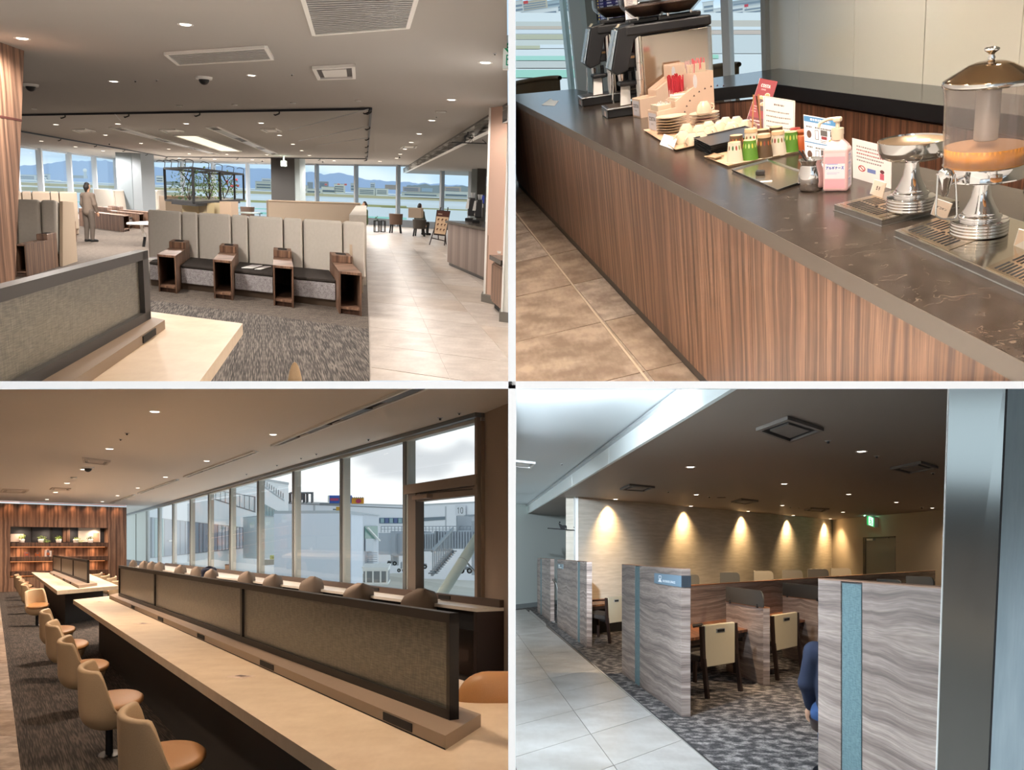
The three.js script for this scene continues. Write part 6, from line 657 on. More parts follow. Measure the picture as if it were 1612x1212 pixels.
// =====================================================================================
// LOWER LEFT HALL: long communal tables, stools, window desk; the floor runs gently down
// =====================================================================================
{
  const R = BL, r = rng(41), HC = 3.0, at = (x, y, H = 0) => R.at(x, y, H), fl = (p) => V(p.x, 0, p.z);
  const W0 = at(763, 650, HC), W1 = at(400, 753, HC), wd = W1.clone().sub(W0).normalize(), B0 = at(0, 788, HC), B1 = at(195, 795, HC), bdir = B1.clone().sub(B0).normalize();
  const Wc = R.wall(199, 800, W0, W1), WR = at(812, 630, HC), Bl = B0.clone().addScaledVector(bdir, -14), Br = B1.clone().addScaledVector(bdir, 0.1);
  const poly = [V(-36, 0, 3), V(-36, 0, Bl.z), fl(Bl), fl(Br), fl(Wc), fl(W0), fl(WR), V(1, 0, WR.z), V(1, 0, 3)];
  // floor, ceiling, walls
  struct(R, 'floor', along(prism(poly, -0.12, 0), at(400, 1128, 0.72).sub(at(115, 944, 0.72)), 1.1), M({ map: TX.rib, color: 0xb4aca6, roughness: 1, bumpMap: TX.rib, bumpScale: 0.004 }, 1.1));
  { const a = at(1, 962), b = at(33, 1216), e1 = b.clone().sub(a).normalize().multiplyScalar(-1.25), far = a.clone().addScaledVector(e1, 3), nr = b.clone().addScaledVector(e1, -4), e2 = V(-0.62, 0, -0.12); tilesOn(R, 'floor', 22, [0, 3], nr, e1, e2, 0.012, MT.tilesC, null, MT.tilesC[0], [nr, far, far.clone().addScaledVector(e2, 8), nr.clone().addScaledVector(e2, 8)], r); }
  struct(R, 'ceiling', prism(poly, HC, HC + 0.25), MT.ceilWarm);
  { const g = structGroup(R, 'wall_right', fl(W0)); fit(g, 'panel', slabOn(fl(W0), fl(WR), 0.12, HC, 0, 0.3), P(0xa08f80, 0.8)); fit(g, 'baseboard', slabOn(fl(W0), fl(WR), 0, 0.12, 0.012, 0.3), P(0x574a40, 0.6)); fit(g, 'corner_trim', slabOn(fl(W0).addScaledVector(wd, 0.02), fl(W0), 0.2, HC, 0.04, 0), MT.blockTop); }
  // timber wall with a niche of shelves
  const bw = (x, y) => R.wall(x, y, B0, B1), bh = (x, y) => { const p = bw(x, y); return p; };
  { const g = structGroup(R, 'wall_back', fl(B0)), nl = bw(16.5, 850), nr = bw(170, 850), h = (y) => bw(95, y).y, T = 0.35, yT = bw(95, 830).y, yB = bw(95, 903).y, q = (p) => fl(p);
    const seg = (A, B, y0, y1) => { const L = A.distanceTo(B), n = Math.max(1, Math.round(L / 0.95)); for (let i = 0; i < n; i++) { const a = A.clone().lerp(B, i / n), b = A.clone().lerp(B, (i + 0.997) / n); fit(g, 'panel', slabOn(q(a), q(b), y0, y1, 0, T), MT.walnut); } };
    seg(Bl, nl, 0, HC - 0.08); seg(nr, Br, 0, HC - 0.08); seg(nl, nr, yT, HC - 0.08); seg(nl, nr, 0, yB - 0.09);
    fit(g, 'niche_back', slabOn(q(nl), q(nr), yB - 0.09, yT, -T + 0.02, T), MT.walnut); fit(g, 'cove_light', slabOn(q(Bl), q(Br), HC - 0.03, HC - 0.01, -0.04, 0.08), M({ color: 0x7a3c18, emissive: 0xff8a48, emissiveIntensity: 0.35, roughness: 0.8 }));
    const shelf = (y0, y1, lab) => { const a = bw(95, y0).y, b = bw(95, y1).y, s = thing(R, 'wall_shelf', lab, 'shelf', V(nl.x, b, nl.z)); fit(s, 'board', slabOn(q(nl), q(nr), b, a, 0.05, T - 0.03), MT.walnutDark); fit(s, 'light_strip', slabOn(q(nl), q(nr), b - 0.02, b - 0.004, -T + 0.1, T - 0.06), MT.lampWarm); for (let i = 0; i < 4; i++) { const p = nl.clone().lerp(nr, (i + 0.5) / 4), n = V(-bdir.z, 0, bdir.x); spot(R, V(p.x + n.x * -0.16, b - 0.03, p.z + n.z * -0.16), V(p.x - n.x * 0.3, b - 1.2, p.z - n.z * 0.3), 1.5, 0xffc496, 1.4, 1, 4); } };
    shelf(854, 860.5, 'upper walnut shelf carrying the potted plants'); shelf(876, 883, 'middle walnut shelf carrying the magazines'); shelf(898, 905, 'lowest walnut shelf half hidden by the far screen');
    fit(g, 'dim_view_back', slabOn(q(nl), q(nr), bw(95, 854).y, yT, -T + 0.05, T), M({ color: 0x3a3a3e, roughness: 0.1, metalness: 0.2 })); const wa = bw(129, 850), wb = bw(163, 850), ya = bw(95, 853).y; fit(g, 'bright_panel', slabOn(q(wa), q(wb), ya, yT, -T + 0.08, T), P(0xd6cbc0, 0.6)); fit(g, 'tan_panel', slabOn(q(bw(152, 850)), q(bw(161, 850)), ya, bw(95, 838).y, -T + 0.1, T), P(0xa88a74, 0.6)); fit(g, 'pale_panel', slabOn(q(bw(17, 850)), q(bw(42, 850)), ya, bw(95, 841).y, -T + 0.1, T), P(0xb5a69c, 0.6)); for (const x of [20.5, 55, 84.5, 86.5, 104, 110]) fit(g, 'dark_post', slabOn(q(bw(x, 850)), q(bw(x + (x > 100 ? 5 : 1), 850)), ya, yT, -T + 0.1, T), x > 100 ? MT.walnutDark : MT.matBlack);  // dark back and pale panels imitate the dim room beyond the glass
    for (let i = 0; i < 9; i++) { const p = B0.clone().lerp(B1, (i - 0.5) / 8), n = V(-bdir.z, 0, bdir.x); spot(R, V(p.x + n.x * 0.13, HC - 0.02, p.z + n.z * 0.13), V(p.x - n.x * 0.25, 0.6, p.z - n.z * 0.25), 1.7, 0xffc090, 1.0, 1, 5); } }
  { const a = bw(17, 831), b = bw(170, 831), n = V(-bdir.z, 0, bdir.x); for (let i = 0; i < 4; i++) { const p = a.clone().lerp(b, (i + 0.5) / 4); spot(R, V(p.x - n.x * 0.1, bw(95, 831).y - 0.03, p.z - n.z * 0.1), V(p.x - n.x * 0.16, 0, p.z - n.z * 0.16), 2.4, 0xffe0c0, 1.3, 0.8, 3); } }  // unseen spots at the niche top, placed to light the potted plants
  const nich = (x, y, d = -0.08) => { const p = bw(x, y), n = V(-bdir.z, 0, bdir.x); return p.addScaledVector(n, d); };
  for (const [x, w, h, kind, l, m] of [[36, 13, 14, 0, 'bushy yellow green plant in a white pot, leftmost on the upper shelf', MT.leaf2], [66, 16, 12, 1, 'trailing leafy plant second from the left on the upper shelf', MT.leaf2], [94, 13, 11, 0, 'light green plant in a round white pot, middle of the upper shelf', MT.leaf2], [121, 14, 9, 1, 'thin trailing plant in a white pot, fourth on the upper shelf', MT.leaf2], [144, 12, 11, 2, 'dark spiky plant in a white pot, rightmost on the upper shelf', MT.leaf3]]) {
    const p = nich(x, 854.3), s = R.px(p), g = thing(R, 'potted_plant', l, 'plant', p), k = s; part(g, 'pot', lathe([[0, 0], [3.4 * k, 0], [4.2 * k, 5 * k], [3.8 * k, 5.4 * k], [0, 5 * k]], 20), MT.white); part(g, 'leaves', foliage(r, kind === 1 ? 90 : 140, w * 0.42 * k, 1.7 * k, kind === 1 ? 2 * k : 0, h * 0.62 * k, 0, kind === 1 ? 0.55 : 0.7), m); if (kind === 1) part(g, 'trailing_leaves', foliage(r, 60, 5 * k, 1.5 * k, 9 * k, 2.6 * k, 0.5 * k, 0.4), m); part(g, 'stem', cyl(0.3 * k, 0.2 * k, 6 * k, 0, 4 * k, 0, 6), MT.darkWood);
  }
  for (const [x, w, h, c, l] of [[43.5, 8, 8, 0x8a5a5c, 'small picture magazine with dull red cover, left on the middle shelf'], [60.5, 9, 7, 0x9a5a3a, 'colourful magazines in the middle of the middle shelf'], [77, 11, 11, 0xd2cccc, 'white magazine rack with pictures, right on the middle shelf']]) { const p = nich(x, 876.2), s = R.px(p), g = thing(R, 'magazine', l, 'magazine', p); for (let i = 0; i < 3; i++) part(g, 'booklet', bx((-w / 2 + i * w / 3) * s, (-w / 2 + (i + 0.9) * w / 3) * s, 0, h * (0.75 + 0.25 * r()) * s, -0.03, -0.01), P(i === 1 ? 0x6a6a72 : c, 0.5)); part(g, 'cover_picture', bx(-w * 0.2 * s, w * 0.25 * s, h * 0.2 * s, h * 0.55 * s, -0.01, -0.006), P(0xb0603a, 0.5)); }
  // --- window front ---
  const ww = (x) => R.wall(x, 800, W0, W1), frame = P(0x70777a, 0.45, 0.3), white = P(0xc9cdc9, 0.5);
  { const g = structGroup(R, 'window_5', fl(W0)), hd = HC - 0.0, xs = [199, 214.5, 231, 250, 273, 301, 330, 364, 408, 464, 540, 640.5];
    for (let i = 0; i < xs.length; i++) { const p = ww(xs[i]), w = [2, 1.5, 3, 4, 5, 5.5, 6, 6.6, 7, 7.5, 9, 10][i] * R.px(p) * 0.75; fit(g, 'mullion', slabOn(fl(p).addScaledVector(wd, w), fl(p).addScaledVector(wd, -w * 0.6), 0, hd, 0.035, 0.06), i < 3 ? white : frame); fit(g, 'mullion_edge', slabOn(fl(p).addScaledVector(wd, -w * 0.6), fl(p).addScaledVector(wd, -w), 0, hd, 0.02, 0.1), white); if (i) { if (i < 3) fit(g, 'frosted_panel', slabOn(fl(ww(xs[i - 1])), fl(p), 0, hd, 0, 0.01), M({ color: 0xd5e0d6, roughness: 0.5, transmission: 0.35, thickness: 0 })); else fit(g, 'pane', sheet(fl(ww(xs[i - 1])), fl(p), 0.9, hd), MT.glass); } }
    fit(g, 'head_rail', slabOn(fl(Wc), fl(W0), HC - 0.05, HC - 0.001, 0.12, 0.06), frame); fit(g, 'head_strip', slabOn(fl(Wc), fl(W0), HC - 0.09, HC - 0.05, 0.04, 0.06), white);
    const lw = fit(g, 'low_wall', slabOn(fl(Wc), fl(W0), 0, 0.88, 0.02, 0.12), MT.ledge);
    const d = structGroup(R, 'door_1', fl(W0)), P1 = ww(650), P2 = ww(761), yT = R.wall(655, 775, W0, W1).y, yb = 0.1; fit(d, 'transom', slabOn(fl(ww(646)), fl(P2), yT - 0.02, yT + 0.1, 0.1, 0.08), P(0x8a7d72, 0.5)); fit(d, 'door_frame', slabOn(fl(ww(650)), fl(ww(662)), 0, yT, 0.07, 0.05), P(0x6f655d, 0.5)); fit(d, 'door_head', slabOn(fl(ww(650)), fl(P2), yT - 0.13, yT - 0.03, 0.06, 0.05), P(0x8a7d72, 0.5)); fit(d, 'door_frame', slabOn(fl(ww(757)), fl(P2), 0, HC, 0.08, 0.05), P(0x8a7d72, 0.5)); fit(d, 'pane', sheet(fl(ww(640)), fl(P2), 0.9, HC), MT.glass);
    const c0 = ww(658), c1 = ww(715); fit(d, 'closer_body', slabOn(fl(ww(664)), fl(ww(688)), yT - 0.11, yT - 0.06, 0.14, -0.06), MT.blockTop); fit(d, 'closer_arm', bar(V(ww(664).x, yT - 0.035, ww(664).z + 0.14), V(ww(752).x, yT - 0.06, ww(752).z + 0.1), 0.02, 0.015), MT.frame); }
  // desk along the windows
  const D0 = at(750, 958, 0.85), D1 = at(256, 897, 0.85), dd = D1.clone().sub(D0).normalize(), D2 = D0.clone().addScaledVector(dd, 24);
  { const g = thing(R, 'window_desk', 'long white topped desk along the window front', 'desk', fl(D0)), De = at(767, 953, 0.85), wq = R.wall(744, 940, W0, W1); const back = (p) => { const n = V(-wd.z, 0, wd.x); const t = ((W0.x - p.x) * n.x + (W0.z - p.z) * n.z); return V(p.x + n.x * (t - 0.03 * Math.sign(t)), 0, p.z + n.z * (t - 0.03 * Math.sign(t))); };
    const b0 = back(D0), b2 = back(D2); fit(g, 'worktop', prism([D0, b0, b2, D2], 0.815, 0.85), P(0xd8d0c4, 0.4)); fit(g, 'front_rail', slabOn(fl(D2), fl(D0), 0.6, 0.81, -0.06, 0.12), MT.matBlack); fit(g, 'end_panel', prism([fl(D0), fl(b0), fl(b0).addScaledVector(dd, 0.06), fl(D0).addScaledVector(dd, 0.06)], 0, 0.815), MT.darkWood); for (const t of [6, 12, 18]) { const p = D0.clone().addScaledVector(dd, t), q = b0.clone().addScaledVector(dd, t); fit(g, 'leg_panel', prism([fl(p), fl(q), fl(q).addScaledVector(dd, 0.05), fl(p).addScaledVector(dd, 0.05)], 0, 0.6), MT.darkWood); }
    fit(g, 'back_ledge', slabOn(fl(b2), fl(b0), 0.85, 0.93, 0.1, -0.02), MT.ledge); for (const x of [498, 598, 712]) { const a = R.wall(x - 9, 930, b0, b2), b = R.wall(x + 9, 930, b0, b2); fit(g, 'socket_plate', slabOn(fl(a), fl(b), 0.87, 0.915, 0.11, -0.1), MT.matBlack); }
    const q = at(695, 945, 0.85), c = thing(R, 'placard', 'small printed slip on the white window desk near the door', 'placard', q, 0.5); part(c, 'sheet', bx(-0.09, 0.09, 0, 0.003, -0.06, 0.06), MT.paper); part(c, 'print', bx(-0.07, 0.06, 0.003, 0.004, -0.01, 0.02), P(0xa8a4a0, 0.8)); const pp = nichLedge(358.5); function nichLedge(x) { return R.wall(x, 890, b0, b2); } const e = thing(R, 'ledge_post', 'short brown post on the window ledge', 'post', V(pp.x, 0.93, pp.z)); part(e, 'body', bx(-0.06, 0.06, 0, R.up(fl(pp), 889) - 0.93, -0.03, 0.03, 0.01), MT.blockTop); part(e, 'cap', bx(-0.065, 0.065, R.up(fl(pp), 889) - 0.935, R.up(fl(pp), 889) - 0.92, -0.035, 0.035, 0.004), MT.ledge); }
  { // shell chairs at the window desk
    const mkShell = (x, y, w, label) => { const d = R.wall(x, 905, D0, D1), t = -d.z - 0.35, p0 = R.dep(x, 900, t), p = fl(p0), s = R.px(p), top = R.up(p, y), g = thing(R, 'shell_chair', label, 'chair', p, 0.5, 'shell chairs at the window desk'), a = w * s / 2; const n = 12, geo = new THREE.PlaneGeometry(1, 1, n, 10), P0 = geo.attributes.position; for (let i = 0; i < P0.count; i++) { const u = P0.getX(i) * 2, v = P0.getY(i) + 0.5, wd2 = a * 1.12 * Math.sqrt(Math.max(0.02, 1 - Math.pow(clamp((v - 0.62) / 0.38), 3.2))); P0.setXYZ(i, u * wd2, 0.42 + (top - 0.42) * v - Math.abs(u) ** 3 * 0.02 * v, 0.18 + 0.1 * v - u * u * 0.14); } geo.computeVertexNormals(); part(g, 'shell_back', geo, P(0x7d6f62, 0.75)); part(g, 'seat', lathe([[0, 0.38], [a * 0.8, 0.4], [a * 1.05, 0.45], [a, 0.45], [a * 0.8, 0.43], [0, 0.42]], 24), P(0x7d6f62, 0.75)); for (const [u, v] of [[-0.7, 0.7], [0.7, 0.7], [-0.7, -0.7], [0.7, -0.7]]) part(g, 'leg', bar(V(u * a * 1.2, 0, v * 0.2), V(u * a * 0.6, 0.4, v * 0.1), 0.025, 0.025), MT.matBlack); return g; };
    const L = ['first', 'second', 'third', 'fourth', 'fifth', 'sixth', 'seventh', 'eighth', 'ninth', 'tenth', 'eleventh', 'last']; const S = [[209, 879, 11], [226, 880, 13], [238, 881, 13], [250, 882, 15], [283, 886, 17], [308, 888, 17], [331, 892, 20], [386, 895, 25], [427, 899, 29], [487, 902, 36], [560, 911.5, 46], [654, 919, 57]]; S.forEach(([x, y, w], i) => mkShell(x, y, w, `taupe shell chair at the window desk, ${L[i]} counting from the timber wall`));
    const d = R.wall(325, 905, D0, D1), p0 = R.dep(325, 900, -d.z - 0.42), p = fl(p0), s = R.px(p), top = R.up(p, 894), j = thing(R, 'jacket', 'dark navy jacket hung over a shell chair at the window desk', 'jacket', V(p.x, top - 0.5, p.z), 0.5); part(j, 'body', blob([[V(-0.1, 0.5, 0.3), V(0.1, 0.5, 0.3), 0.06, 0.06], [V(-0.1, 0.3, 0.33), V(0.1, 0.3, 0.33), 0.07, 0.07], [V(-0.1, 0.05, 0.34), V(0.1, 0.05, 0.34), 0.07, 0.07], [V(0.1, 0.45, 0.3), V(0.18, 0.15, 0.32), 0.05, 0.04], [V(-0.1, 0.45, 0.3), V(-0.18, 0.15, 0.32), 0.05, 0.04]], 0.02, 0.04), P(0x151a2c, 0.9)); part(j, 'collar', tube([V(-0.08, 0.55, 0.28), V(0, 0.58, 0.3), V(0.08, 0.55, 0.28)], 0.02), P(0x11162a, 0.9)); }
  // --- the near communal table ---
  const HT = 0.72, HB = 0.775, tA = at(115, 944, HT), tF = at(715, 1331, HT), tG = at(1120, 1331, HT), tB2 = at(1120, 1183, HT), tB = at(240, 931, HT);
  { const g = thing(R, 'communal_table', 'near long communal table with pale stone-like top', 'table', fl(tA)); fit(g, 'tabletop', prism([tA, tF, tG, tB2, tB], HT - 0.06, HT), MT.table); const q = (p, a, b) => p; const i0 = tA.clone().lerp(tB, 0.3), i1 = tF.clone().lerp(tG, 0.25), i2 = tF.clone().lerp(tG, 0.6), i3 = tA.clone().lerp(tB, 0.75), sh = (p) => p.clone().add(V(0.45, 0, 1.0)); fit(g, 'support', prism([sh(i0), i1, i2, sh(i3)], 0, HT - 0.06), P(0x46403b, 0.8)); }
  const slip = (x, y, w, d, label, turn, R2 = HT) => { const p = at(x, y, R2), s = R.px(p), g = lie(thing(R, 'placard', label, 'placard', p, turn)); part(g, 'sheet', bx(-w * s / 2, w * s / 2, 0, 0.002, -d * s / 2, d * s / 2), P(0xdcc8b8, 0.6)); part(g, 'print', bx(-w * s * 0.3, w * s * 0.1, 0.002, 0.003, -d * s * 0.3, d * s * 0.1), P(0x6a5a52, 0.8)); part(g, 'symbols', bx(w * s * 0.14, w * s * 0.4, 0.002, 0.003, -d * s * 0.3, d * s * 0.25), P(0xa89488, 0.8)); };
  slip(379, 1065, 34, 30, 'printed notice lying on the near table, nearest one', -0.5); slip(224, 981.5, 18, 18, 'printed notice lying on the near table, middle one', -0.5); slip(156, 947, 13, 10, 'faint notice at the far end of the near table', -0.5); slip(729, 1102, 24, 24, 'notice on the table behind the right end of the screen', -0.4);
  const block = (q, h0, h1, label, socks) => { const c = q.map(([x, y]) => at(x, y, h1)), g = thing(R, 'power_block', label, 'power block', V(c[0].x, h0, c[0].z)); fit(g, 'body', prism(c, h0, h1), MT.blockTop); fit(g, 'shadow_gap', slabOn(fl(c[0]), fl(c[1]), h0, h0 + 0.006, 0.001, 0), MT.matBlack); const e = c[1].clone().sub(c[0]).normalize(), n = V(-e.z, 0, e.x); for (const [a, b] of socks) { const A = R.wall(a, 1000, c[0], c[1]), B = R.wall(b, 1000, c[0], c[1]); const s = fit(g, 'socket_plate', slabOn(fl(A), fl(B), h0 + 0.012, h1 - 0.008, 0.004, 0), MT.matBlack); } return c; };
  const bc = block([[172, 936.5], [701, 1158], [757, 1124], [200, 930]], HT, HB, 'long taupe power block on the near table under the screen', [[207, 212], [249, 257], [311, 322], [410, 431], [604, 649]]);
  const screen = (x0, y0, x1, y1, yTop, posts, label, fw) => { const A = at(x0, y0, HB), B = at(x1, y1, HB), Ht = R.up(B, yTop), g = thing(R, 'desk_screen', label, 'screen', V(A.x, HB, A.z)), e = B.clone().sub(A).normalize(), t = 0.022; fit(g, 'top_rail', slabOn(fl(A), fl(B), Ht - fw, Ht, t, t), MT.frameDark); fit(g, 'bottom_rail', slabOn(fl(A), fl(B), HB, HB + fw, t, t), MT.frameDark); const X = [A, ...posts.map((x) => R.wall(x, 950, A, B)), B]; X.forEach((p, i) => { const a = fl(p).addScaledVector(e, i ? -fw * 0.7 : 0), b = fl(p).addScaledVector(e, i === X.length - 1 ? 0 : fw * 0.7); fit(g, 'post', slabOn(a, b, HB, Ht, t, t), MT.frameDark); if (i) fit(g, 'glass_pane', slabOn(fl(X[i - 1]).addScaledVector(e, fw * 0.5), fl(p).addScaledVector(e, -fw * 0.5), HB + fw, Ht - fw, 0.004, 0.004), MT.screen); }); return g; };
  screen(189, 938, 715, 1133, 965, [245.5, 384], 'long dark framed woven glass screen on the near table', 0.042);
  { const c0 = R.dep(792, 1056, 4.5), p = fl(c0), top = R.up(p, 1056.5), s = R.px(p), g = thing(R, 'dining_chair', 'tan leather chair back behind the near table at the right edge', 'chair', p); part(g, 'backrest', new THREE.CapsuleGeometry(0.16, 0.2, 8, 20).rotateZ(Math.PI / 2).scale(1, 1, 0.5).translate(0.02, top - 0.16, 0), MT.leatherSeat); part(g, 'seat', cyl(0.17, 0.17, 0.07, 0, 0.38, -0.1, 24), MT.leatherSeat); part(g, 'pedestal', cyl(0.025, 0.025, 0.38), MT.black); part(g, 'base', cyl(0.14, 0.13, 0.015, 0, 0, 0, 24), MT.black); }
  // --- far table ---
  { const a = at(49, 900.5, HT), b = at(90, 930, HT), c = at(187, 922, HT), d = at(140, 903, HT), far = at(60, 899, HT); const g = thing(R, 'communal_table', 'far communal table before the timber wall with a small screen', 'table', fl(b)), dn = a.clone().lerp(d, 0.6); fit(g, 'tabletop', prism([b, c, d, a], HT - 0.07, HT), MT.table); const m = (p, k) => p.clone().lerp(b.clone().lerp(d, 0.5), k); fit(g, 'support', prism([b, c, d, a].map((p) => m(p, 0.34)), 0, HT - 0.07), P(0x4e4741, 0.8));
    block([[78, 900], [124, 921.5], [153, 917.5], [95, 896]], HT, HB, 'taupe power block on the far table', [[84, 86], [99, 102], [110, 112]]); screen(84, 897.5, 139, 918, 881.5, [97, 116], 'small three-pane screen on the far table', 0.05);
    for (const [x, y, l] of [[101, 905, 'small bottle standing on the far table, left of the screen middle'], [62.5, 930, 'pair of small bottles under the far table edge']]) { const p = at(x, y, HT); const k = thing(R, 'small_bottle', l, 'bottle', y > 920 ? V(at(x, 940).x, 0, at(x, 940).z) : p); part(k, 'body', cyl(0.04, 0.035, 0.14), MT.white); part(k, 'cap', cyl(0.02, 0.02, 0.05, 0, 0.14), MT.greyPaint); } }
  // --- stools: one bowl-shaped shell with a raised back, cushion, column, foot ---
  const stoolShell = (r0, hb, ht, fr) => { const N = 56, prof = 18, pos = [], idx = []; for (let i = 0; i <= N; i++) { const a = i / N * 2 * Math.PI, d = Math.abs(((a - Math.PI + 3 * Math.PI) % (2 * Math.PI)) - Math.PI), up = lerp(fr, ht, sstep(1.75, 1.05, d)), pts = []; for (let k = 0; k <= 6; k++) { const u = k / 6 * Math.PI / 2; pts.push([0.06 + (r0 - 0.06) * Math.sin(u), hb + (0.15) * (1 - Math.cos(u))]); } for (let k = 1; k <= 4; k++) pts.push([r0 + 0.008 * k / 4, lerp(hb + 0.15, up - 0.02, k / 4)]); const t = 0.045; for (let k = 1; k <= 4; k++) { const u = k / 4 * Math.PI; pts.push([r0 + 0.008 - t / 2 + Math.cos(u) * t / 2, up - 0.02 + Math.sin(u) * 0.02]); } for (let k = 1; k <= 3; k++) pts.push([r0 - t, lerp(up - 0.02, fr - 0.04, k / 3)]); pts.push([0.0, fr - 0.04]); for (const [q, y] of pts) pos.push(q * Math.cos(a), y, q * Math.sin(a)); const n = pts.length; if (i) for (let k = 0; k + 1 < n; k++) { const A = (i - 1) * n + k, B = i * n + k; idx.push(A, A + 1, B, B, A + 1, B + 1); } } const g = new THREE.BufferGeometry(); g.setAttribute('position', new THREE.Float32BufferAttribute(pos, 3)); g.setIndex(idx); g.computeVertexNormals(); return g; };
  const mkStool = (x, y, turn, label) => { const p = at(x, y), g = thing(R, 'swivel_stool', label, 'stool', p, turn, 'cream swivel stools'); part(g, 'shell', stoolShell(0.2, 0.21, 0.665, 0.375), MT.leather); const cs = part(g, 'seat_cushion', lathe([[0, 0.36], [0.185, 0.36], [0.2, 0.375], [0.2, 0.395], [0.185, 0.408], [0.1, 0.413], [0, 0.413]], 40).translate(0.03, 0, 0), MT.leatherSeat, 'tan leather seat cushion'); part(g, 'pedestal', cyl(0.026, 0.024, 0.21, 0, 0.01, 0, 20), MT.black); part(g, 'base', lathe([[0, -0.02], [0.085, -0.02], [0.088, 0.008], [0.07, 0.014], [0, 0.016]], 32), MT.black); return g; };
  { const s0 = mkStool(172, 1189, 0.55, 'cream stool with tan seat beside the near table, second from the front');
    for (const [x, y, t, l] of [[252, 1312, 0.6, 'largest cream stool at the bottom edge, only its seat and back in view'], [129, 1117, 0.5, 'cream stool by the near table, third from the front'], [104, 1071, 0.5, 'cream stool by the near table, fourth from the front'], [89, 1039, 0.5, 'cream stool by the near table, fifth from the front'], [58, 985, -0.6, 'cream stool turned aside between the two tables'], [49, 965, 0.5, 'cream stool at the far table, nearest of its row'], [43, 953, 0.5, 'cream stool at the far table, second of its row'], [38, 945, 0.5, 'cream stool at the far table, third of its row'], [34, 939, 0.5, 'cream stool at the far table, last of its row by the timber wall'], [183, 953, 2.6, 'cream stool at the near right corner of the far table'], [171, 946, 2.9, 'cream stool on the right side of the far table, second'], [161, 940, 2.9, 'cream stool on the right side of the far table, third'], [150, 935, 2.9, 'cream stool on the right side of the far table, last']]) dup(s0, R, at(x, y), t, l); }
  // --- ceiling fittings ---
  for (const [x, y, s, l, I] of [[243.5, 648, 8, 'large round ceiling lamp above the near table', 7], [172.5, 706.5, 6.2, 'second round ceiling lamp in the left row', 12], [131.5, 739, 5, 'third round ceiling lamp in the left row by the dome camera', 14], [105.5, 760.5, 4.2, 'fourth round ceiling lamp in the left row', 14], [87.5, 775, 3.8, 'fifth round ceiling lamp in the left row', 14], [74, 786, 3.4, 'last round ceiling lamp of the left row at the timber wall', 10], [430, 684, 6, 'round ceiling lamp nearest the long slot grille', 8], [325.5, 725.5, 4.6, 'second round ceiling lamp in the right row', 10], [260.5, 751, 4, 'third round ceiling lamp in the right row', 12], [217, 768, 3.4, 'fourth round ceiling lamp in the right row', 12], [185, 780, 3, 'fifth round ceiling lamp in the right row', 12], [161, 789.5, 2.8, 'last round ceiling lamp of the right row', 10]]) downlight(R, x, y, HC, s, l, I * 3.6, { color: 0xffe6d0, angle: 1.35, pen: 0.5 });
  [[-0.9, -4.4, 14, 'unseen ceiling lamp out of view, lighting the near table end'], [-1.9, -6.6, 15, 'unseen ceiling lamp out of view, lighting the near table middle'], [-3.0, -5.4, 13, 'unseen ceiling lamp out of view, lighting the front stools'], [-4.4, -7.8, 13, 'unseen ceiling lamp out of view, lighting the middle stools'], [-0.35, -2.6, 7, 'unseen ceiling lamp next to the viewer, lighting the nearest part of the table'], [-0.25, -7.4, 9, 'unseen ceiling lamp out of view, lighting the right wall']].forEach(([X, Z, I, l]) => unseenLamp(R, X, Z, HC, I * 0.42, 0xffe4ca, l));  // unseen lamps placed to light the near table and stools
  for (const [x, y, s, l] of [[190, 691, 3, 'ceiling sensor in the left lamp row'], [200, 681.5, 4, 'flat ceiling plate above the sensor in the left lamp row'], [693, 657.5, 5, 'flat ceiling speaker near the tall window bay'], [723, 650, 3.6, 'ceiling sensor near the top right corner'], [580, 691, 3.4, 'flat ceiling plate along the window head'], [498, 714, 2.6, 'ceiling plate along the window head, middle one'], [474, 721, 2, 'ceiling sensor along the window head'], [436, 732, 2, 'small ceiling plate along the window head'], [388, 746, 2, 'ceiling sensor above the fifth window bay']]) sprinkler(R, x, y, HC, s, l);
  grille(R, [[427, 700], [440, 699], [690, 602], [660, 602]], HC, 4, 'long dark slot grille running up to the top edge', P(0x47413b, 0.5), MT.matBlack); grille(R, [[289, 749.5], [297, 749.5], [406, 710], [400, 709]], HC, 3, 'dark slot grille in line with the long one', P(0x6d645c, 0.5), MT.matBlack); grille(R, [[217, 775.5], [223, 775.5], [281, 754.5], [277, 754]], HC, 2, 'short dark slot grille in line further back', P(0x6d645c, 0.5), MT.matBlack); grille(R, [[173, 791.5], [178, 791.5], [213, 778.5], [210, 778]], HC, 2, 'farthest dark slot grille before the timber wall', P(0x6d645c, 0.5), MT.matBlack);
  cassette(R, [[131, 726], [168, 730], [174, 724.5], [129, 719]], HC, 'square air outlet behind the dome camera', [P(0xc8beb4, 0.7), MT.frame]); cassette(R, [[78, 769.5], [109, 771], [112, 768], [82, 767]], HC, 'flat square air outlet farther back in the left row', [P(0xc8beb4, 0.7), MT.frame]); cassette(R, [[0, 774], [40, 775], [46, 770.5], [4, 769]], HC, 'wide flat ceiling hatch at the left edge', [P(0xc8beb4, 0.7), P(0xb0a79d, 0.8)]); domeCam(R, 139, 735, HC, 9, 'dome camera with dark lens beside the third lamp'); 
  { const p = at(116, 751, HC), s = R.px(p), g = thing(R, 'ceiling_speaker', 'small pale ceiling fitting behind the dome camera', 'speaker', p); part(g, 'cover', lathe([[0, -0.04], [4 * s, -0.03], [5 * s, 0]], 20), MT.alu); part(g, 'ring', lathe([[4 * s, -0.032], [5.2 * s, -0.004], [5.2 * s, 0]], 20), MT.white); }
  // --- terminal buildings and apron outside ---
  const Y = (p, H) => V(p.x, H, p.z), white1 = P(0xf8fafa, 0.85), white2 = P(0xf8f9fa, 0.85), grey1 = P(0xc9cdd2, 0.85), G = -6;
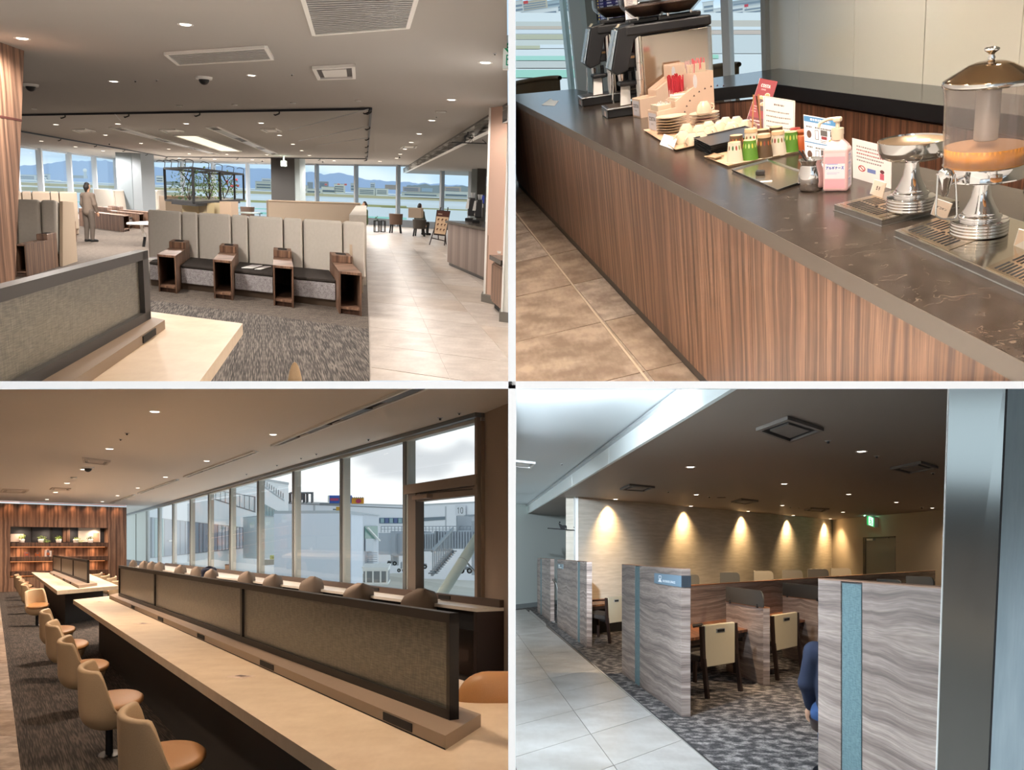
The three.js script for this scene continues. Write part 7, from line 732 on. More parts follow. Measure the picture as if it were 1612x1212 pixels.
  struct(R, 'ground', prism([R.at(150, 866, G), R.at(900, 866, G), R.at(900, 1080, G), R.at(150, 1080, G)], G - 0.3, G), P(0xb9b4aa, 0.9));
  const blk = (x0, x1, y0, t0, t1, d, m, label, cat = 'building', yb) => { const A = R.dep(x0, 860, t0), B = R.dep(x1, 860, t1), g = thing(R, 'terminal_block', label, cat, Y(A, G)), H = R.up(A, y0), Hb = yb ? R.up(A, yb) : G; g.A = fl(A); g.B = fl(B); g.H = H; fit(g, 'wall', slabOn(fl(A), fl(B), Hb, H, 0, d), m); fit(g, 'coping', slabOn(fl(A), fl(B), H, H + 0.02 * (H - Hb), 0.1, d), P(0xc4c8cc, 0.7)); return g; };
  const onW = (g, name, q, m, lift = 0.06) => { const e = g.B.clone().sub(g.A).normalize(), n = V(-e.z, 0, e.x).multiplyScalar(lift); const c = q.map(([x, y]) => R.wall(x, y, g.A, g.B).add(n)); return fit(g, name, plate(c, lift * 0.5), m); };
  { const g = blk(186, 412, 560, 58, 128, 6, white1, 'big white terminal wing outside with a long band of dark windows'); g.H; const lt = (x) => lerp(815, 832.5, (x - 237) / 158), lb = (x) => lerp(877.5, 861, (x - 237) / 158); const xs = [237, 241.5, 247.5, 257, 271, 282, 290, 304, 312, 318, 326, 333, 341, 348, 353.5, 358.5, 371, 376, 381, 385.5, 390, 394.5]; for (let i = 0; i + 1 < xs.length; i++) { const a = xs[i] + 0.5, b = xs[i + 1] - 0.5; onW(g, 'window', [[a, lb(a)], [b, lb(b)], [b, lt(b)], [a, lt(a)]], i === 1 || i === 2 ? P(0xa8c8c0, 0.2) : P(0x8797a8, 0.15, 0.1)); } onW(g, 'window_frame', [[236, 878.5], [396, 861.8], [396, 831.5], [236, 814]], P(0x5a6068, 0.5), 0.02); onW(g, 'window_sash', [[262, 852.5], [271, 852], [271, 849.5], [262, 850]], MT.white, 0.14); for (const y of [[690, 720], [716, 745], [742, 768]]) onW(g, 'panel_joint', [[200, y[0] + 0.6], [412, y[1] + 0.6], [412, y[1]], [200, y[0]]], P(0xcfd4d6, 0.8), 0.02);
    for (let i = 0; i < 9; i++) { const a = 331 + i * 7.6, b = a + 6.6, f = (x) => lerp(771, 783, (x - 331) / 69), k = (x) => lerp(783, 805, (x - 331) / 69); onW(g, 'stair_window', [[a, k(a)], [b, k(b)], [b, f(b)], [a, f(a)]], P(0xa6bcc2, 0.2)); } onW(g, 'stair_frame', [[330, 784], [402, 807], [402, 781.5], [330, 769.5]], P(0x5f6a70, 0.5), 0.02); }
  { const g = blk(412, 454, 756, 140, 150, 8, white2, 'white stair tower outside with sloping roof and railing'); for (let i = 0; i < 8; i++) { const a = 413.5 + i * 5, b = a + 4, f = (x) => 792 + (x - 413) * 0.53, k = (x) => Math.min(814, 811 + (x - 413) * 0.2); if (f(b) < k(b)) onW(g, 'stair_window', [[a, k(a)], [b, k(b)], [b, f(b)], [a, f(a)]], P(0x8fa6a8, 0.25)); } for (let i = 0; i < 9; i++) onW(g, 'railing_post', [[416 + i * 3.6, 764 + i * 2.6], [416.6 + i * 3.6, 764.4 + i * 2.6], [416.6 + i * 3.6, 757 + i * 2.4], [416 + i * 3.6, 756.6 + i * 2.4]], P(0x70757a, 0.6)); onW(g, 'sloped_roof', [[412, 762], [447, 787], [447, 789], [412, 765]], P(0xbfc4c8, 0.8)); }
  { const g = blk(452, 652, 791.5, 230, 250, 14, P(0xf2f4fa, 0.85), 'long white terminal hall with flat roof behind the stair tower'); onW(g, 'joint', [[493, 830], [496, 830], [496, 794], [493, 794]], P(0xc2c6cc, 0.8)); onW(g, 'window_band', [[597, 824], [640, 824], [640, 815], [597, 815]], P(0x7088a0, 0.2)); for (let i = 0; i < 6; i++) onW(g, 'window', [[598 + i * 7, 823], [603.5 + i * 7, 823], [603.5 + i * 7, 816], [598 + i * 7, 816]], P(i % 2 ? 0x5a6a98 : 0x94b0b8, 0.2), 0.3); onW(g, 'roof_edge', [[452, 793], [652, 801.5], [652, 800], [452, 791.5]], P(0x8e9296, 0.7)); }
  { const g = blk(640, 775, 797, 210, 190, 14, P(0xf4f5fa, 0.85), 'white gate building bearing the large number ten'); onW(g, 'window_band', [[652, 821.5], [702, 818], [702, 813], [652, 815.5]], P(0x76848f, 0.2)); const f = onW(g, 'gate_number', [[719, 811], [735, 811], [735, 795.5], [719, 795.5]], printed(128, 128, (c, w, h) => { c.fillStyle = '#e2e4ea'; c.fillRect(0, 0, w, h); c.fillStyle = '#4a4c50'; c.font = '96px sans-serif'; c.save(); c.scale(0.8, 1.15); c.fillText('10', 24, 92); c.restore(); }), 0.3); onW(g, 'door_opening', [[731, 824], [757, 826], [757, 810], [731, 812]], P(0xc9ccd4, 0.8)); onW(g, 'vent_row', [[733, 813.5], [752, 812], [752, 809.5], [733, 811]], P(0x9aa4ae, 0.6), 0.3); onW(g, 'joint', [[701, 838], [702.5, 838], [702.5, 797], [701, 797]], P(0xc6cad0, 0.8)); }
  { const g = blk(405, 514, 813, 96, 100, 6, P(0xeef4f3, 0.85), 'low white curved wall block outside, left part', 'building', 879.5); onW(g, 'joint', [[470, 864], [514, 864], [514, 863.4], [470, 863.4]], P(0xb9c2c4, 0.8)); onW(g, 'hatch_line', [[484, 862], [485, 862], [485, 838], [484, 838]], P(0xbcc3c8, 0.8)); onW(g, 'hatch_line', [[470, 831], [508, 831], [508, 830.4], [470, 830.4]], P(0xbcc3c8, 0.8)); const k = blk(513, 545, 811, 100, 110, 6, P(0xf0f2f8, 0.85), 'low white curved wall block outside, right part', 'building', 880); onW(k, 'joint', [[517, 878], [518, 878], [518, 812], [517, 812]], P(0xb6bcc6, 0.8)); onW(g, 'base_strip', [[412, 890], [508, 884], [508, 879.5], [412, 881]], P(0xb8b2a4, 0.9)); }
  { const g = blk(543, 571, 808, 60, 64, 5, P(0xeef2fa, 0.85), 'tall white corner block outside beyond the middle bay'); onW(g, 'joint', [[550, 935], [550.8, 935], [550.8, 809], [550, 809]], P(0xc2c8d4, 0.8)); const k = blk(571, 596, 809, 66, 70, 4, P(0xd9dce2, 0.85), 'white annex outside with green glass and a stair', 'building', 897); onW(k, 'green_glass', [[573, 848], [593, 848], [593, 828], [573, 828]], P(0x6f9a92, 0.15)); onW(k, 'brace', [[573.5, 832], [592.5, 852], [593.5, 850.5], [574.5, 830]], MT.white, 0.2); for (let i = 0; i < 7; i++) onW(k, 'stair_tread', [[574, 871 + i * 3.4], [588, 871 + i * 3.4], [588, 869.6 + i * 3.4], [574, 869.6 + i * 3.4]], P(0x98a2ac, 0.7), 0.2); onW(k, 'door_panel', [[573, 868], [585, 868], [585, 848], [573, 848]], P(0xcfd4da, 0.7), 0.1); }
  { // boarding bridge
    const t = 110, A = R.dep(596, 860, t), B = R.dep(775, 860, t * 0.94), g = thing(R, 'boarding_bridge', 'grey boarding bridge with corrugated tunnel and railing', 'boarding bridge', Y(A, G)), D = (x, y) => R.wall(x, y, A, B), seg = (x0, x1, y0, y1, d, m, nm) => fit(g, nm, slabOn(fl(D(x0, y1)), fl(D(x1, y1)), D(x0, y1).y, D(x0, y0).y, d, 3), m);
    seg(596, 621, 839, 873, 0.6, P(0xc2c8d0, 0.6), 'cab'); seg(621, 628, 836, 875, 0.9, P(0xb4bac2, 0.6), 'cab_frame'); seg(628, 640, 840, 872, 0.4, P(0xb7bcc4, 0.6), 'tunnel'); seg(650, 691, 839, 866, 0.8, P(0xc4c8ce, 0.6), 'tunnel'); seg(690, 691.5, 836, 868, 1.0, P(0xa2a6ac, 0.6), 'tunnel_ring'); seg(658, 660, 836, 868, 1.0, P(0xa2a6ac, 0.6), 'tunnel_ring'); seg(692, 775, 835.5, 864, 0.5, P(0xc6cad0, 0.6), 'tunnel');
    for (let i = 0; i < 18; i++) seg(694 + i * 4.4, 696.2 + i * 4.4, 837, 863, 0.75, P(0xaeb2ba, 0.6), 'rib'); for (let i = 0; i < 8; i++) seg(661.5 + i * 3.6, 663 + i * 3.6, 841, 864, 1.0, P(0xb2b6bc, 0.6), 'rib');
    const rl = []; for (let i = 0; i < 30; i++) { const x = 600 + i * 5.4, p = D(x, 838), q = D(x, 828); rl.push(bar(p, q, 0.08, 0.08)); } rl.push(bar(D(600, 828.5), D(770, 828.5), 0.08, 0.08), bar(D(600, 833), D(770, 833), 0.06, 0.06)); fit(g, 'railing', merge(rl), P(0xa6aab0, 0.6)); for (const [x, y0, y1] of [[622, 874, 890], [748, 820, 905]]) fit(g, 'column', bar(D(x, y0), D(x, y1), 1.0, 0.8), P(0xa9adb3, 0.6)); seg(722, 724, 812, 838, 0.6, P(0x9ea3a9, 0.6), 'mast'); }
  for (const [x, y, t, s, l] of [[617, 886, 100, 4, 'dark ground tug with black wheel under the bridge'], [664, 891, 92, 4.4, 'aircraft nose wheel on the apron beyond the door pane'], [733, 897, 84, 5.6, 'bridge wheel bogie on the apron at the right'], [632, 897, 80, 3.6, 'white service cart on the apron near the thick mullion']]) { const p = R.dep(x, y, t), k = R.px(p), g = thing(R, 'apron_vehicle', l, 'vehicle', V(p.x, p.y - s * k, p.z)); for (const a of [-1, 1]) { part(g, 'wheel', new THREE.CylinderGeometry(s * k * 0.8, s * k * 0.8, s * k * 0.5, 20).rotateX(Math.PI / 2).translate(a * s * k * 1.1, s * k * 0.8, 0), MT.matBlack); part(g, 'hub', new THREE.CylinderGeometry(s * k * 0.35, s * k * 0.35, s * k * 0.6, 14).rotateX(Math.PI / 2).translate(a * s * k * 1.1, s * k * 0.8, 0), MT.alu); } part(g, 'chassis', bx(-1.8 * s * k, 1.8 * s * k, s * k, 1.9 * s * k, -s * k * 0.4, s * k * 0.2, 0.1), l.includes('white') ? MT.white : P(0x8a8e92, 0.5)); part(g, 'strut', bx(-0.3 * s * k, 0.3 * s * k, 1.8 * s * k, 4.4 * s * k, -0.2, 0.2), P(0x9a9ea2, 0.5)); }
  { const A = R.dep(680, 905, 60), B = R.dep(713, 867, 64), g = thing(R, 'apron_stairs', 'steel service stair truss rising to the boarding bridge', 'stairs', A.clone()); for (const o of [0, 1.6]) fit(g, 'stringer', bar(V(A.x, A.y + o, A.z), V(B.x, B.y + o, B.z), 0.16, 0.16), P(0x8d9296, 0.6)); for (let i = 0; i < 12; i++) { const p = A.clone().lerp(B, (i + 0.5) / 12); fit(g, 'tread', bx(p.x - 0.3, p.x + 0.3, p.y, p.y + 0.08, p.z - 0.8, p.z + 0.2), P(0x7d8286, 0.6)); fit(g, 'baluster', bx(p.x - 0.04, p.x + 0.04, p.y, p.y + 1.6, p.z, p.z + 0.08), P(0x9da2a6, 0.6)); } }
  { const t = 15, A = R.dep(690, 944, t), B = R.dep(757, 838, t + 1), g = thing(R, 'facade_strut', 'big white slanting tube strut just outside the door pane', 'strut', A.clone()); fit(g, 'tube', rod(A, B, 0.092, 24), P(0xd6e2dc, 0.4)); fit(g, 'sleeve', rod(A.clone().lerp(B, 0.55), A.clone().lerp(B, 0.56), 0.095, 24), P(0xb9c4c0, 0.5)); fit(g, 'stay', rod(R.dep(728, 878, t + 3), R.dep(752, 905, t + 3), 0.02, 8), P(0x8b9094, 0.5)); fit(g, 'post', rod(R.dep(752.5, 800, t + 3), R.dep(752.5, 905, t + 3), 0.04, 10), P(0xb0b6ba, 0.5)); }
  { const p = R.dep(571, 920, 34), s = R.px(p), g = thing(R, 'equipment_hut', 'small white framed equipment hut outside with glazed front', 'hut', p); part(g, 'frame', merge([bx(0, 40 * s, 0, 3 * s, -0.6, 0), bx(0, 40 * s, 21 * s, 26 * s, -0.6, 0.02), ...[4, 15, 27, 37].map((x) => bx(x * s, (x + 2.4) * s, 0, 22 * s, -0.03, 0.03))]), MT.white); part(g, 'interior', bx(1 * s, 39 * s, 3 * s, 21 * s, -0.6, -0.04), P(0x8a8e90, 0.6)); part(g, 'roof', bx(-1 * s, 41 * s, 26 * s, 27.5 * s, -0.7, 0.05), P(0xf0f0ee, 0.6)); }
  { const p = R.dep(517, 793, 225), s = R.px(p), g = thing(R, 'rooftop_billboard', 'blue and red billboard with orange neighbour on the terminal roof', 'billboard', p); part(g, 'blue_board', bx(0, 36 * s, 1 * s, 12.5 * s, -1, 0), P(0x3a63b8, 0.6)); part(g, 'red_letters', bx(3 * s, 16 * s, 5 * s, 9 * s, 0, 0.3), P(0xb04468, 0.6)); part(g, 'white_edge', bx(-1 * s, 1.5 * s, 1 * s, 12.5 * s, -1, 0.1), MT.white); part(g, 'orange_board', bx(36.5 * s, 55 * s, 0, 9 * s, -1, 0), P(0xe09a2c, 0.6)); part(g, 'magenta_mark', ext(Array.from({ length: 18 }, (_, i) => [(47.5 + 4.2 * Math.cos(i / 18 * 6.28)) * s, (4.4 + 3.2 * Math.sin(i / 18 * 6.28)) * s]), 0.3), P(0xb83a60, 0.6)); for (let i = 0; i < 6; i++) part(g, 'lamp_arm', bx((38 + i * 3.2) * s, (38.4 + i * 3.2) * s, 9 * s, 11 * s, 0, 1), P(0x6a6e72, 0.6)); part(g, 'base_frame', bx(-14 * s, 18 * s, -2.5 * s, 0.5 * s, -1, 0), P(0x8a8e92, 0.7)); }
  { const p = R.dep(529, 809, 95), s = R.px(p), g = thing(R, 'hanging_sign', 'small yellow stand number sign by the middle mullion', 'sign', p); part(g, 'panel', bx(0, 6 * s, 0, 11 * s, -0.2, 0), P(0xd0a038, 0.6)); part(g, 'arm', bx(-5 * s, 0, 6 * s, 8 * s, -0.1, 0), P(0x7a7e82, 0.6)); const q = R.dep(425, 880.5, 90), k = R.px(q), h = thing(R, 'clearance_sign', 'yellow clearance height sign at the passage under the white block', 'sign', q), W = 24 * k; part(h, 'panel', bx(0, W, 0, 6 * k, -0.2, 0), P(0xe6de8a, 0.6)); const f = new THREE.PlaneGeometry(W * 0.96, 5.4 * k).translate(W / 2, 3 * k, 0.02); f.userData.keep = true; part(h, 'lettering', f, printed(256, 64, (c, w, hh) => { c.fillStyle = '#e6de8a'; c.fillRect(0, 0, w, hh); c.fillStyle = '#55573a'; c.font = 'bold 40px sans-serif'; c.fillText('CLR 1.8m', 26, 46); })); }
  { const p = R.dep(454.5, 792, 222), s = R.px(p), g = thing(R, 'roof_frame', 'dark steel frame structure on the terminal roof behind a mullion', 'steel frame', p); for (const x of [0, 5, 16, 22, 27, 35]) part(g, 'post', bx(x * s, (x + 1.2) * s, 0, 16 * s, -2, 0), P(0x5c6064, 0.7)); part(g, 'beam', bx(0, 36 * s, 14.5 * s, 16 * s, -2, 0), P(0x6c7074, 0.7)); part(g, 'pipe', bx(16 * s, 24 * s, 4 * s, 15 * s, -1.5, -1), P(0x8c9094, 0.7)); }
  for (const [q, l, c] of [[[[430, 913], [470, 913], [560, 893], [508, 887]], 'road', 0x97958f], [[[413, 905], [430, 900], [480, 888], [412, 885]], 'kerb', 0xa9a49a], [[[478, 908], [481, 908], [490, 895], [488, 895]], 'line', 0xf0f0ec], [[[600, 905], [770, 930], [775, 880], [600, 876]], 'apron', 0xc8c3ba]]) struct(R, l === 'line' ? 'road' : 'ground', prism(q.map(([x, y]) => R.at(x, y, G)), G, G + (l === 'line' ? 0.06 : 0.03)), P(c, 0.9));
}
// =====================================================================================
// LOWER RIGHT HALL: work booths with timber end panels; the floor runs gently down
// =====================================================================================
{
  const R = BR, r = rng(51), H1 = 2.78, H2 = 2.55, at = (x, y, H = 0) => R.at(x, y, H), fl = (p) => V(p.x, 0, p.z);
  // shell
  const wa = at(800, 960), wb = at(850, 954), wdir = wb.clone().sub(wa).normalize(), wN = wb.clone().addScaledVector(wdir, 4), c0 = at(908, 782, H2), c1 = at(1310, 818, H2), c2 = at(1486, 802, H2), c2d = c2.clone().sub(c1).normalize(), c3 = c1.clone().addScaledVector(c2d, 22);
  const big = [V(-1, 0, 3), fl(wa), fl(wN), V(16, 0, -34), V(30, 0, -30), V(30, 0, 3)];
  struct(R, 'floor', prism(big, -0.12, 0), MT.mott);
  { const p0 = at(903, 1120), p1 = at(930, 1157), e1 = p0.clone().sub(p1), q = at(991, 1097), e2 = q.clone().sub(p0), l0 = at(838, 963.5), l1 = at(1130, 1212), l2 = l1.clone().add(l1.clone().sub(l0).normalize().multiplyScalar(6)); const ed = (z) => l0.x + (l1.x - l0.x) * (z - l0.z) / (l1.z - l0.z);
    const org = p1.clone().addScaledVector(e1, -5), light = [M({ map: TX.tileA, color: 0xeaf2f8, roughness: 0.3 }, 1.7), M({ map: TX.tileB, color: 0xeaf2f8, roughness: 0.34 }, 1.4), M({ map: TX.tileA, color: 0xe2e9ee, roughness: 0.3 }, 2.4)];
    const g = structGroup(R, 'floor', fl(l0)); fit(g, 'floor_base', prism([l2, l0, wa, V(-1, 0, l2.z)], 0.001, 0.004), MT.grout);
    for (let i = 0; i < 20; i++) for (let j = -2; j < 2; j++) { const o = org.clone().addScaledVector(e1, i).addScaledVector(e2, j); let c = [[0.005, 0.005], [0.995, 0.005], [0.995, 0.995], [0.005, 0.995]].map(([a, b]) => o.clone().addScaledVector(e1, a).addScaledVector(e2, b)); if (j === 1 && c[0].x > ed(c[0].z)) continue; c = c.map((p) => V(Math.min(p.x, ed(p.z) - 0.003), 0, p.z)); if (c[1].z < wa.z) continue; if (Math.abs(c[2].x - c[1].x) < 0.02 && Math.abs(c[3].x - c[0].x) < 0.02) continue; fit(g, 'tile', prism(c, 0.004, 0.009 + r() * 0.0008), light[Math.floor(r() * 3)]); } fit(g, 'edge_strip', bar(V(l0.x, 0.006, l0.z), V(l2.x, 0.006, l2.z), 0.012, 0.012), MT.frame); }
  struct(R, 'ceiling', prism(big, H1, H1 + 0.2), P(0xccd2d2, 0.85));
  const f0 = at(828, 810, H2), f1 = at(1154, 612, H2), fd = f1.clone().sub(f0).normalize(), fE = f1.clone().addScaledVector(fd, 6), rt = V(26, 0, -5);
  { const g = structGroup(R, 'ceiling', V(f0.x, H2, f0.z)); fit(g, 'lower_panel', prism([f0, fE, V(29, 0, fE.z), V(29, 0, -32), V(12, 0, -32)], H2, H1 - 0.002), P(0x85796e, 0.55));
    const n = 7, L = f0.distanceTo(fE); for (let i = 0; i < n; i++) { const a = f0.clone().addScaledVector(fd, L * (1 - Math.pow(1 - i / n, 1)) + 0.008), b = f0.clone().addScaledVector(fd, L * (i + 1) / n - 0.008); fit(g, 'fascia_panel', slabOn(fl(a), fl(b), H2 - 0.006, H1 - 0.03, 0.02, 0.02), MT.fascia); } fit(g, 'fascia_core', slabOn(fl(f0), fl(fE), H2 - 0.004, H1 - 0.002, 0.008, 0), P(0x9aa6a6, 0.8)); fit(g, 'rail', slabOn(fl(f0), fl(fE), H1 - 0.04, H1 - 0.012, 0.07, 0), MT.alu); fit(g, 'end_cap', slabOn(fl(f0).add(V(-0.03, 0, -0.02)), fl(f0).add(V(0.03, 0, 0)), H2, H1, 0, 0.3), MT.fascia); }
  { const g = structGroup(R, 'wall_left', fl(wa)); fit(g, 'panel', slabOn(fl(wa), fl(wN), 0.12, H1, 0, 0.3), P(0xd2dad4, 0.8)); fit(g, 'baseboard', slabOn(fl(wa), fl(wN), 0, 0.12, 0.02, 0.3), P(0x8b9190, 0.7)); }
  { const g = structGroup(R, 'wall_back', fl(c0)); fit(g, 'panel', slabOn(fl(c0), fl(c1), 0, H2, 0, 0.25), MT.stripes); fit(g, 'end_trim', slabOn(fl(c0).add(V(-0.035, 0, 0.02)), fl(c0).add(V(0.02, 0, 0.0)), 0, H2, 0.02, 0.28), MT.white); }
  { const g = structGroup(R, 'wall_right', fl(c1)), W = (x, y) => R.wall(x, y, c1, c3); fit(g, 'panel', slabOn(fl(c1), fl(c3), 0, H2, 0, 0.25), P(0xa39a8c, 0.85)); const d = structGroup(R, 'door_2', fl(W(1360, 900))), a = fl(W(1360, 900)), b = fl(W(1410, 900)), yT = W(1385, 845).y; fit(d, 'door_panel', slabOn(fl(W(1364, 900)), b, 0, yT - 0.02, 0.012, 0.02), P(0x7e7e78, 0.7)); fit(d, 'frame_side', slabOn(a, fl(W(1364, 900)), 0, yT, 0.03, 0.02), P(0x35322c, 0.7)); fit(d, 'frame_head', slabOn(a, b, yT - 0.03, yT, 0.03, 0.02), P(0x4a463e, 0.7)); fit(d, 'door_closer', slabOn(fl(W(1369, 900)), fl(W(1379, 900)), yT - 0.1, yT - 0.05, 0.09, -0.02), MT.alu); fit(d, 'closer_arm', slabOn(fl(W(1378, 900)), fl(W(1402, 900)), yT - 0.045, yT - 0.03, 0.07, -0.04), MT.frame);
    const p = W(1371, 826), s = R.px(p), e = thing(R, 'exit_sign', 'small green lit running-man exit sign above the grey door', 'sign', p.clone(), facing(c1, c3)), Wd = W(1383, 826).distanceTo(W(1371, 826)), t = sign(128, 160, (c, w, h) => { c.fillStyle = '#12a05a'; c.fillRect(0, 0, w, h); c.fillStyle = '#f2fff6'; c.fillRect(w * 0.24, h * 0.06, w * 0.62, h * 0.88); c.strokeStyle = '#12804a'; c.lineWidth = 11; c.lineCap = 'round'; const L = (...k) => { c.beginPath(); for (let i = 0; i < k.length; i += 2) c[i ? 'lineTo' : 'moveTo'](k[i] * w, k[i + 1] * h); c.stroke(); }; c.fillStyle = '#12804a'; c.beginPath(); c.arc(w * 0.5, h * 0.22, 11, 0, 7); c.fill(); L(0.52, 0.34, 0.56, 0.54); L(0.52, 0.36, 0.38, 0.46); L(0.54, 0.38, 0.68, 0.44); L(0.56, 0.54, 0.68, 0.66, 0.66, 0.82); L(0.56, 0.54, 0.48, 0.7, 0.36, 0.74); }); const hgt = 15 * s; part(e, 'housing', bx(0, Wd, 0, hgt, 0.01, 0.12, 0.004), MT.white); const f = new THREE.PlaneGeometry(Wd * 0.97, hgt * 0.97).translate(Wd / 2, hgt / 2, 0.124); f.userData.keep = true; part(e, 'lit_face', f, M({ map: t, emissive: 0xffffff, emissiveMap: t, emissiveIntensity: 0.8, roughness: 0.5 })); const l = new THREE.PointLight(0x9affd0, 0.5, 0, 2); const lp = V(Wd / 2, hgt / 2, 0.3).applyAxisAngle(UP, e.turn).add(V(p.x, 0, p.z)); l.position.copy(R.world(V(lp.x, p.y + hgt * 0.9, lp.z))); scene.add(l); }
  // ceiling fittings
  for (const [x, y, s, l, I] of [[1087, 735, 7, 'round ceiling lamp nearest the fascia, above the second booth', 6], [1096, 778.5, 4.2, 'small round ceiling lamp over the beige wall middle', 6], [1356, 710.5, 7.6, 'largest round ceiling lamp on the brown ceiling, near the big outlet', 6], [1234.5, 761.5, 5, 'round ceiling lamp in the middle of the brown ceiling', 7], [1336, 778, 4.2, 'round ceiling lamp right of the middle on the brown ceiling', 7], [1411, 790.5, 3.6, 'round ceiling lamp above the grey door', 5], [1467.5, 799.5, 3.2, 'round ceiling lamp next to the steel column', 5], [1231.5, 795.5, 3.4, 'small ceiling lamp left of the flat far outlet', 5], [1327, 806, 3, 'small ceiling lamp close to the exit sign', 0]]) downlight(R, x, y, H2, s, l, I * 3, { color: 0xffdfb8, angle: 1.2 });
  { const n = V(-(c1.z - c0.z), 0, c1.x - c0.x).normalize(); [[958.5, 783.5, 4, 'first wall washing lamp from the left over the beige wall'], [1078, 795.5, 3.6, 'second wall washing lamp over the beige wall'], [1169, 804.5, 3, 'third wall washing lamp over the beige wall'], [1241, 811.5, 2.8, 'fourth wall washing lamp over the beige wall'], [1300, 817, 2.6, 'last wall washing lamp at the corner of the beige wall']].forEach(([x, y, s, l]) => { const w = R.wall(x - 3, 860, c0, c1), p = V(w.x + n.x * 0.2, H2, w.z + n.z * 0.2), g = lie(thing(R, 'ceiling_lamp', l, 'ceiling lamp', p, 0, 'wall washing lamps')), q = s * R.px(p); part(g, 'trim_ring', lathe([[q, 0.002], [q * 1.2, -0.004], [q * 1.25, 0.004]], 20), MT.white); part(g, 'diffuser', lathe([[0, -0.006], [q * 0.7, -0.006], [q, 0.004]], 20), MT.lamp); spot(R, V(p.x, H2 - 0.02, p.z), V(p.x - n.x * 0.05, 0, p.z - n.z * 0.05), 18, 0xffd49a, 0.98, 0.9, 1); }); }
  for (const [x, y, s, l] of [[1303.5, 693.5, 5.4, 'ceiling sensor between the big outlet and the largest lamp'], [1380, 717.5, 4.4, 'ceiling sensor right of the largest lamp'], [1468.5, 744, 3.6, 'ceiling sensor below the right outlet'], [1052, 773.5, 2.4, 'ceiling sensor right of the left outlet'], [1116.5, 781.5, 2.6, 'ceiling sensor over the beige wall middle'], [1244, 798, 1.8, 'ceiling sensor left of the flat far outlet'], [1257.5, 798.5, 1.8, 'second ceiling sensor left of the flat far outlet'], [1451, 798, 3.4, 'pale ceiling detector near the steel column']]) sprinkler(R, x, y, H2, s, l); sprinkler(R, 884.5, 730, H1, 2.6, 'ceiling sensor on the pale upper ceiling');
  const dk = [P(0x6e665f, 0.6), MT.matBlack]; cassette(R, [[1190, 673], [1244, 692.5], [1297, 673], [1240, 654]], H2, 'big square air outlet on the brown ceiling', dk); cassette(R, [[1401, 735.5], [1431, 743], [1477, 734], [1450, 725]], H2, 'right square air outlet on the brown ceiling', dk); cassette(R, [[976, 769], [1016, 771.5], [1031, 765.5], [991, 761.5]], H2, 'left square air outlet over the beige wall', dk); cassette(R, [[1151, 789], [1174, 792], [1194, 787.5], [1167, 784]], H2, 'flat air outlet over the third wall lamp', dk); cassette(R, [[1266, 802], [1296, 804.5], [1306, 800], [1276, 798.5]], H2, 'flat far air outlet before the corner', dk); cassette(R, [[806, 731.5], [836, 734.5], [843, 727], [806, 723]], H1, 'white air outlet on the pale upper ceiling', [MT.white, MT.alu]); { const p = at(1135.5, 783, H2), s = R.px(p), g = lie(thing(R, 'ceiling_speaker', 'flat dark round ceiling speaker between two outlets', 'speaker', p)); part(g, 'cover', lathe([[0, -0.01], [6 * s, -0.008], [7 * s, 0]], 24), P(0x4a4038, 0.7)); part(g, 'ring', lathe([[6.4 * s, -0.009], [7.4 * s, -0.002], [7.4 * s, 0]], 24), P(0x5a5048, 0.7)); }
  { const p = R.dep(909, 835.5, -c0.z), s = R.px(p), g = thing(R, 'silhouette_sign', 'black cut-out sign of a reclining seated figure, on a thin bar', 'sign', p), d = 0.02; part(g, 'bar', bar(V(-47 * s, 4 * s, 0), V(0, 0.5 * s, 0), 0.02, 1.2 * s), MT.matBlack); part(g, 'figure', merge([sph(1.3 * s, -27.6 * s, 13.4 * s, 0, 10), ext([[-30 * s, 11.8 * s], [-28.6 * s, 12 * s], [-23.5 * s, 8.5 * s], [-18.4 * s, 9 * s], [-17 * s, 7.6 * s], [-17 * s, 2.4 * s], [-18 * s, 2.4 * s], [-18.6 * s, 6.4 * s], [-20 * s, 2.6 * s], [-26.5 * s, 2.8 * s]], d)]), MT.matBlack); part(g, 'bracket', bar(V(-6 * s, 6 * s, 0), V(0, 0.5 * s, 0), 0.012, 0.012), MT.matBlack); }
  [[0.4, -1.8, 3, 'added cool fill lamp out of view over the near tiles'], [0.35, -3.8, 6, 'second added cool fill lamp out of view over the aisle'], [0.3, -5.6, 13, 'third added cool fill lamp out of view over the aisle'], [0.25, -6.2, 34, 'added cool fill lamp out of view, aimed down the aisle', 0.6, -8], [2.6, -1.6, 3, 'added cool fill lamp out of view before the steel column'], [3.4, -2.4, 12, 'added cool fill lamp out of view right of the steel column']].forEach(([X, Z, I, l, tx, tz]) => unseenLamp(R, X, Z, H1, I * 1.3, 0xe4f2ff, l, 1.4, tx, tz));  // added cool lamps stand in for daylight from windows on the left
  unseenLamp(R, 0.22, -6.3, H1, 620, 0xe4f2ff, 'added narrow cool spot out of view, brightening the far grey wall', 0.2, 0.6, -19);  // added spot that brightens the far wall
  // end panels of the booth rows
  const Lb = at(983, 1063), Rb = at(1075, 1130), HP = 1.345, TH = 0.085, pw = (x) => fl(R.wall(x, 1000, Lb, Rb));
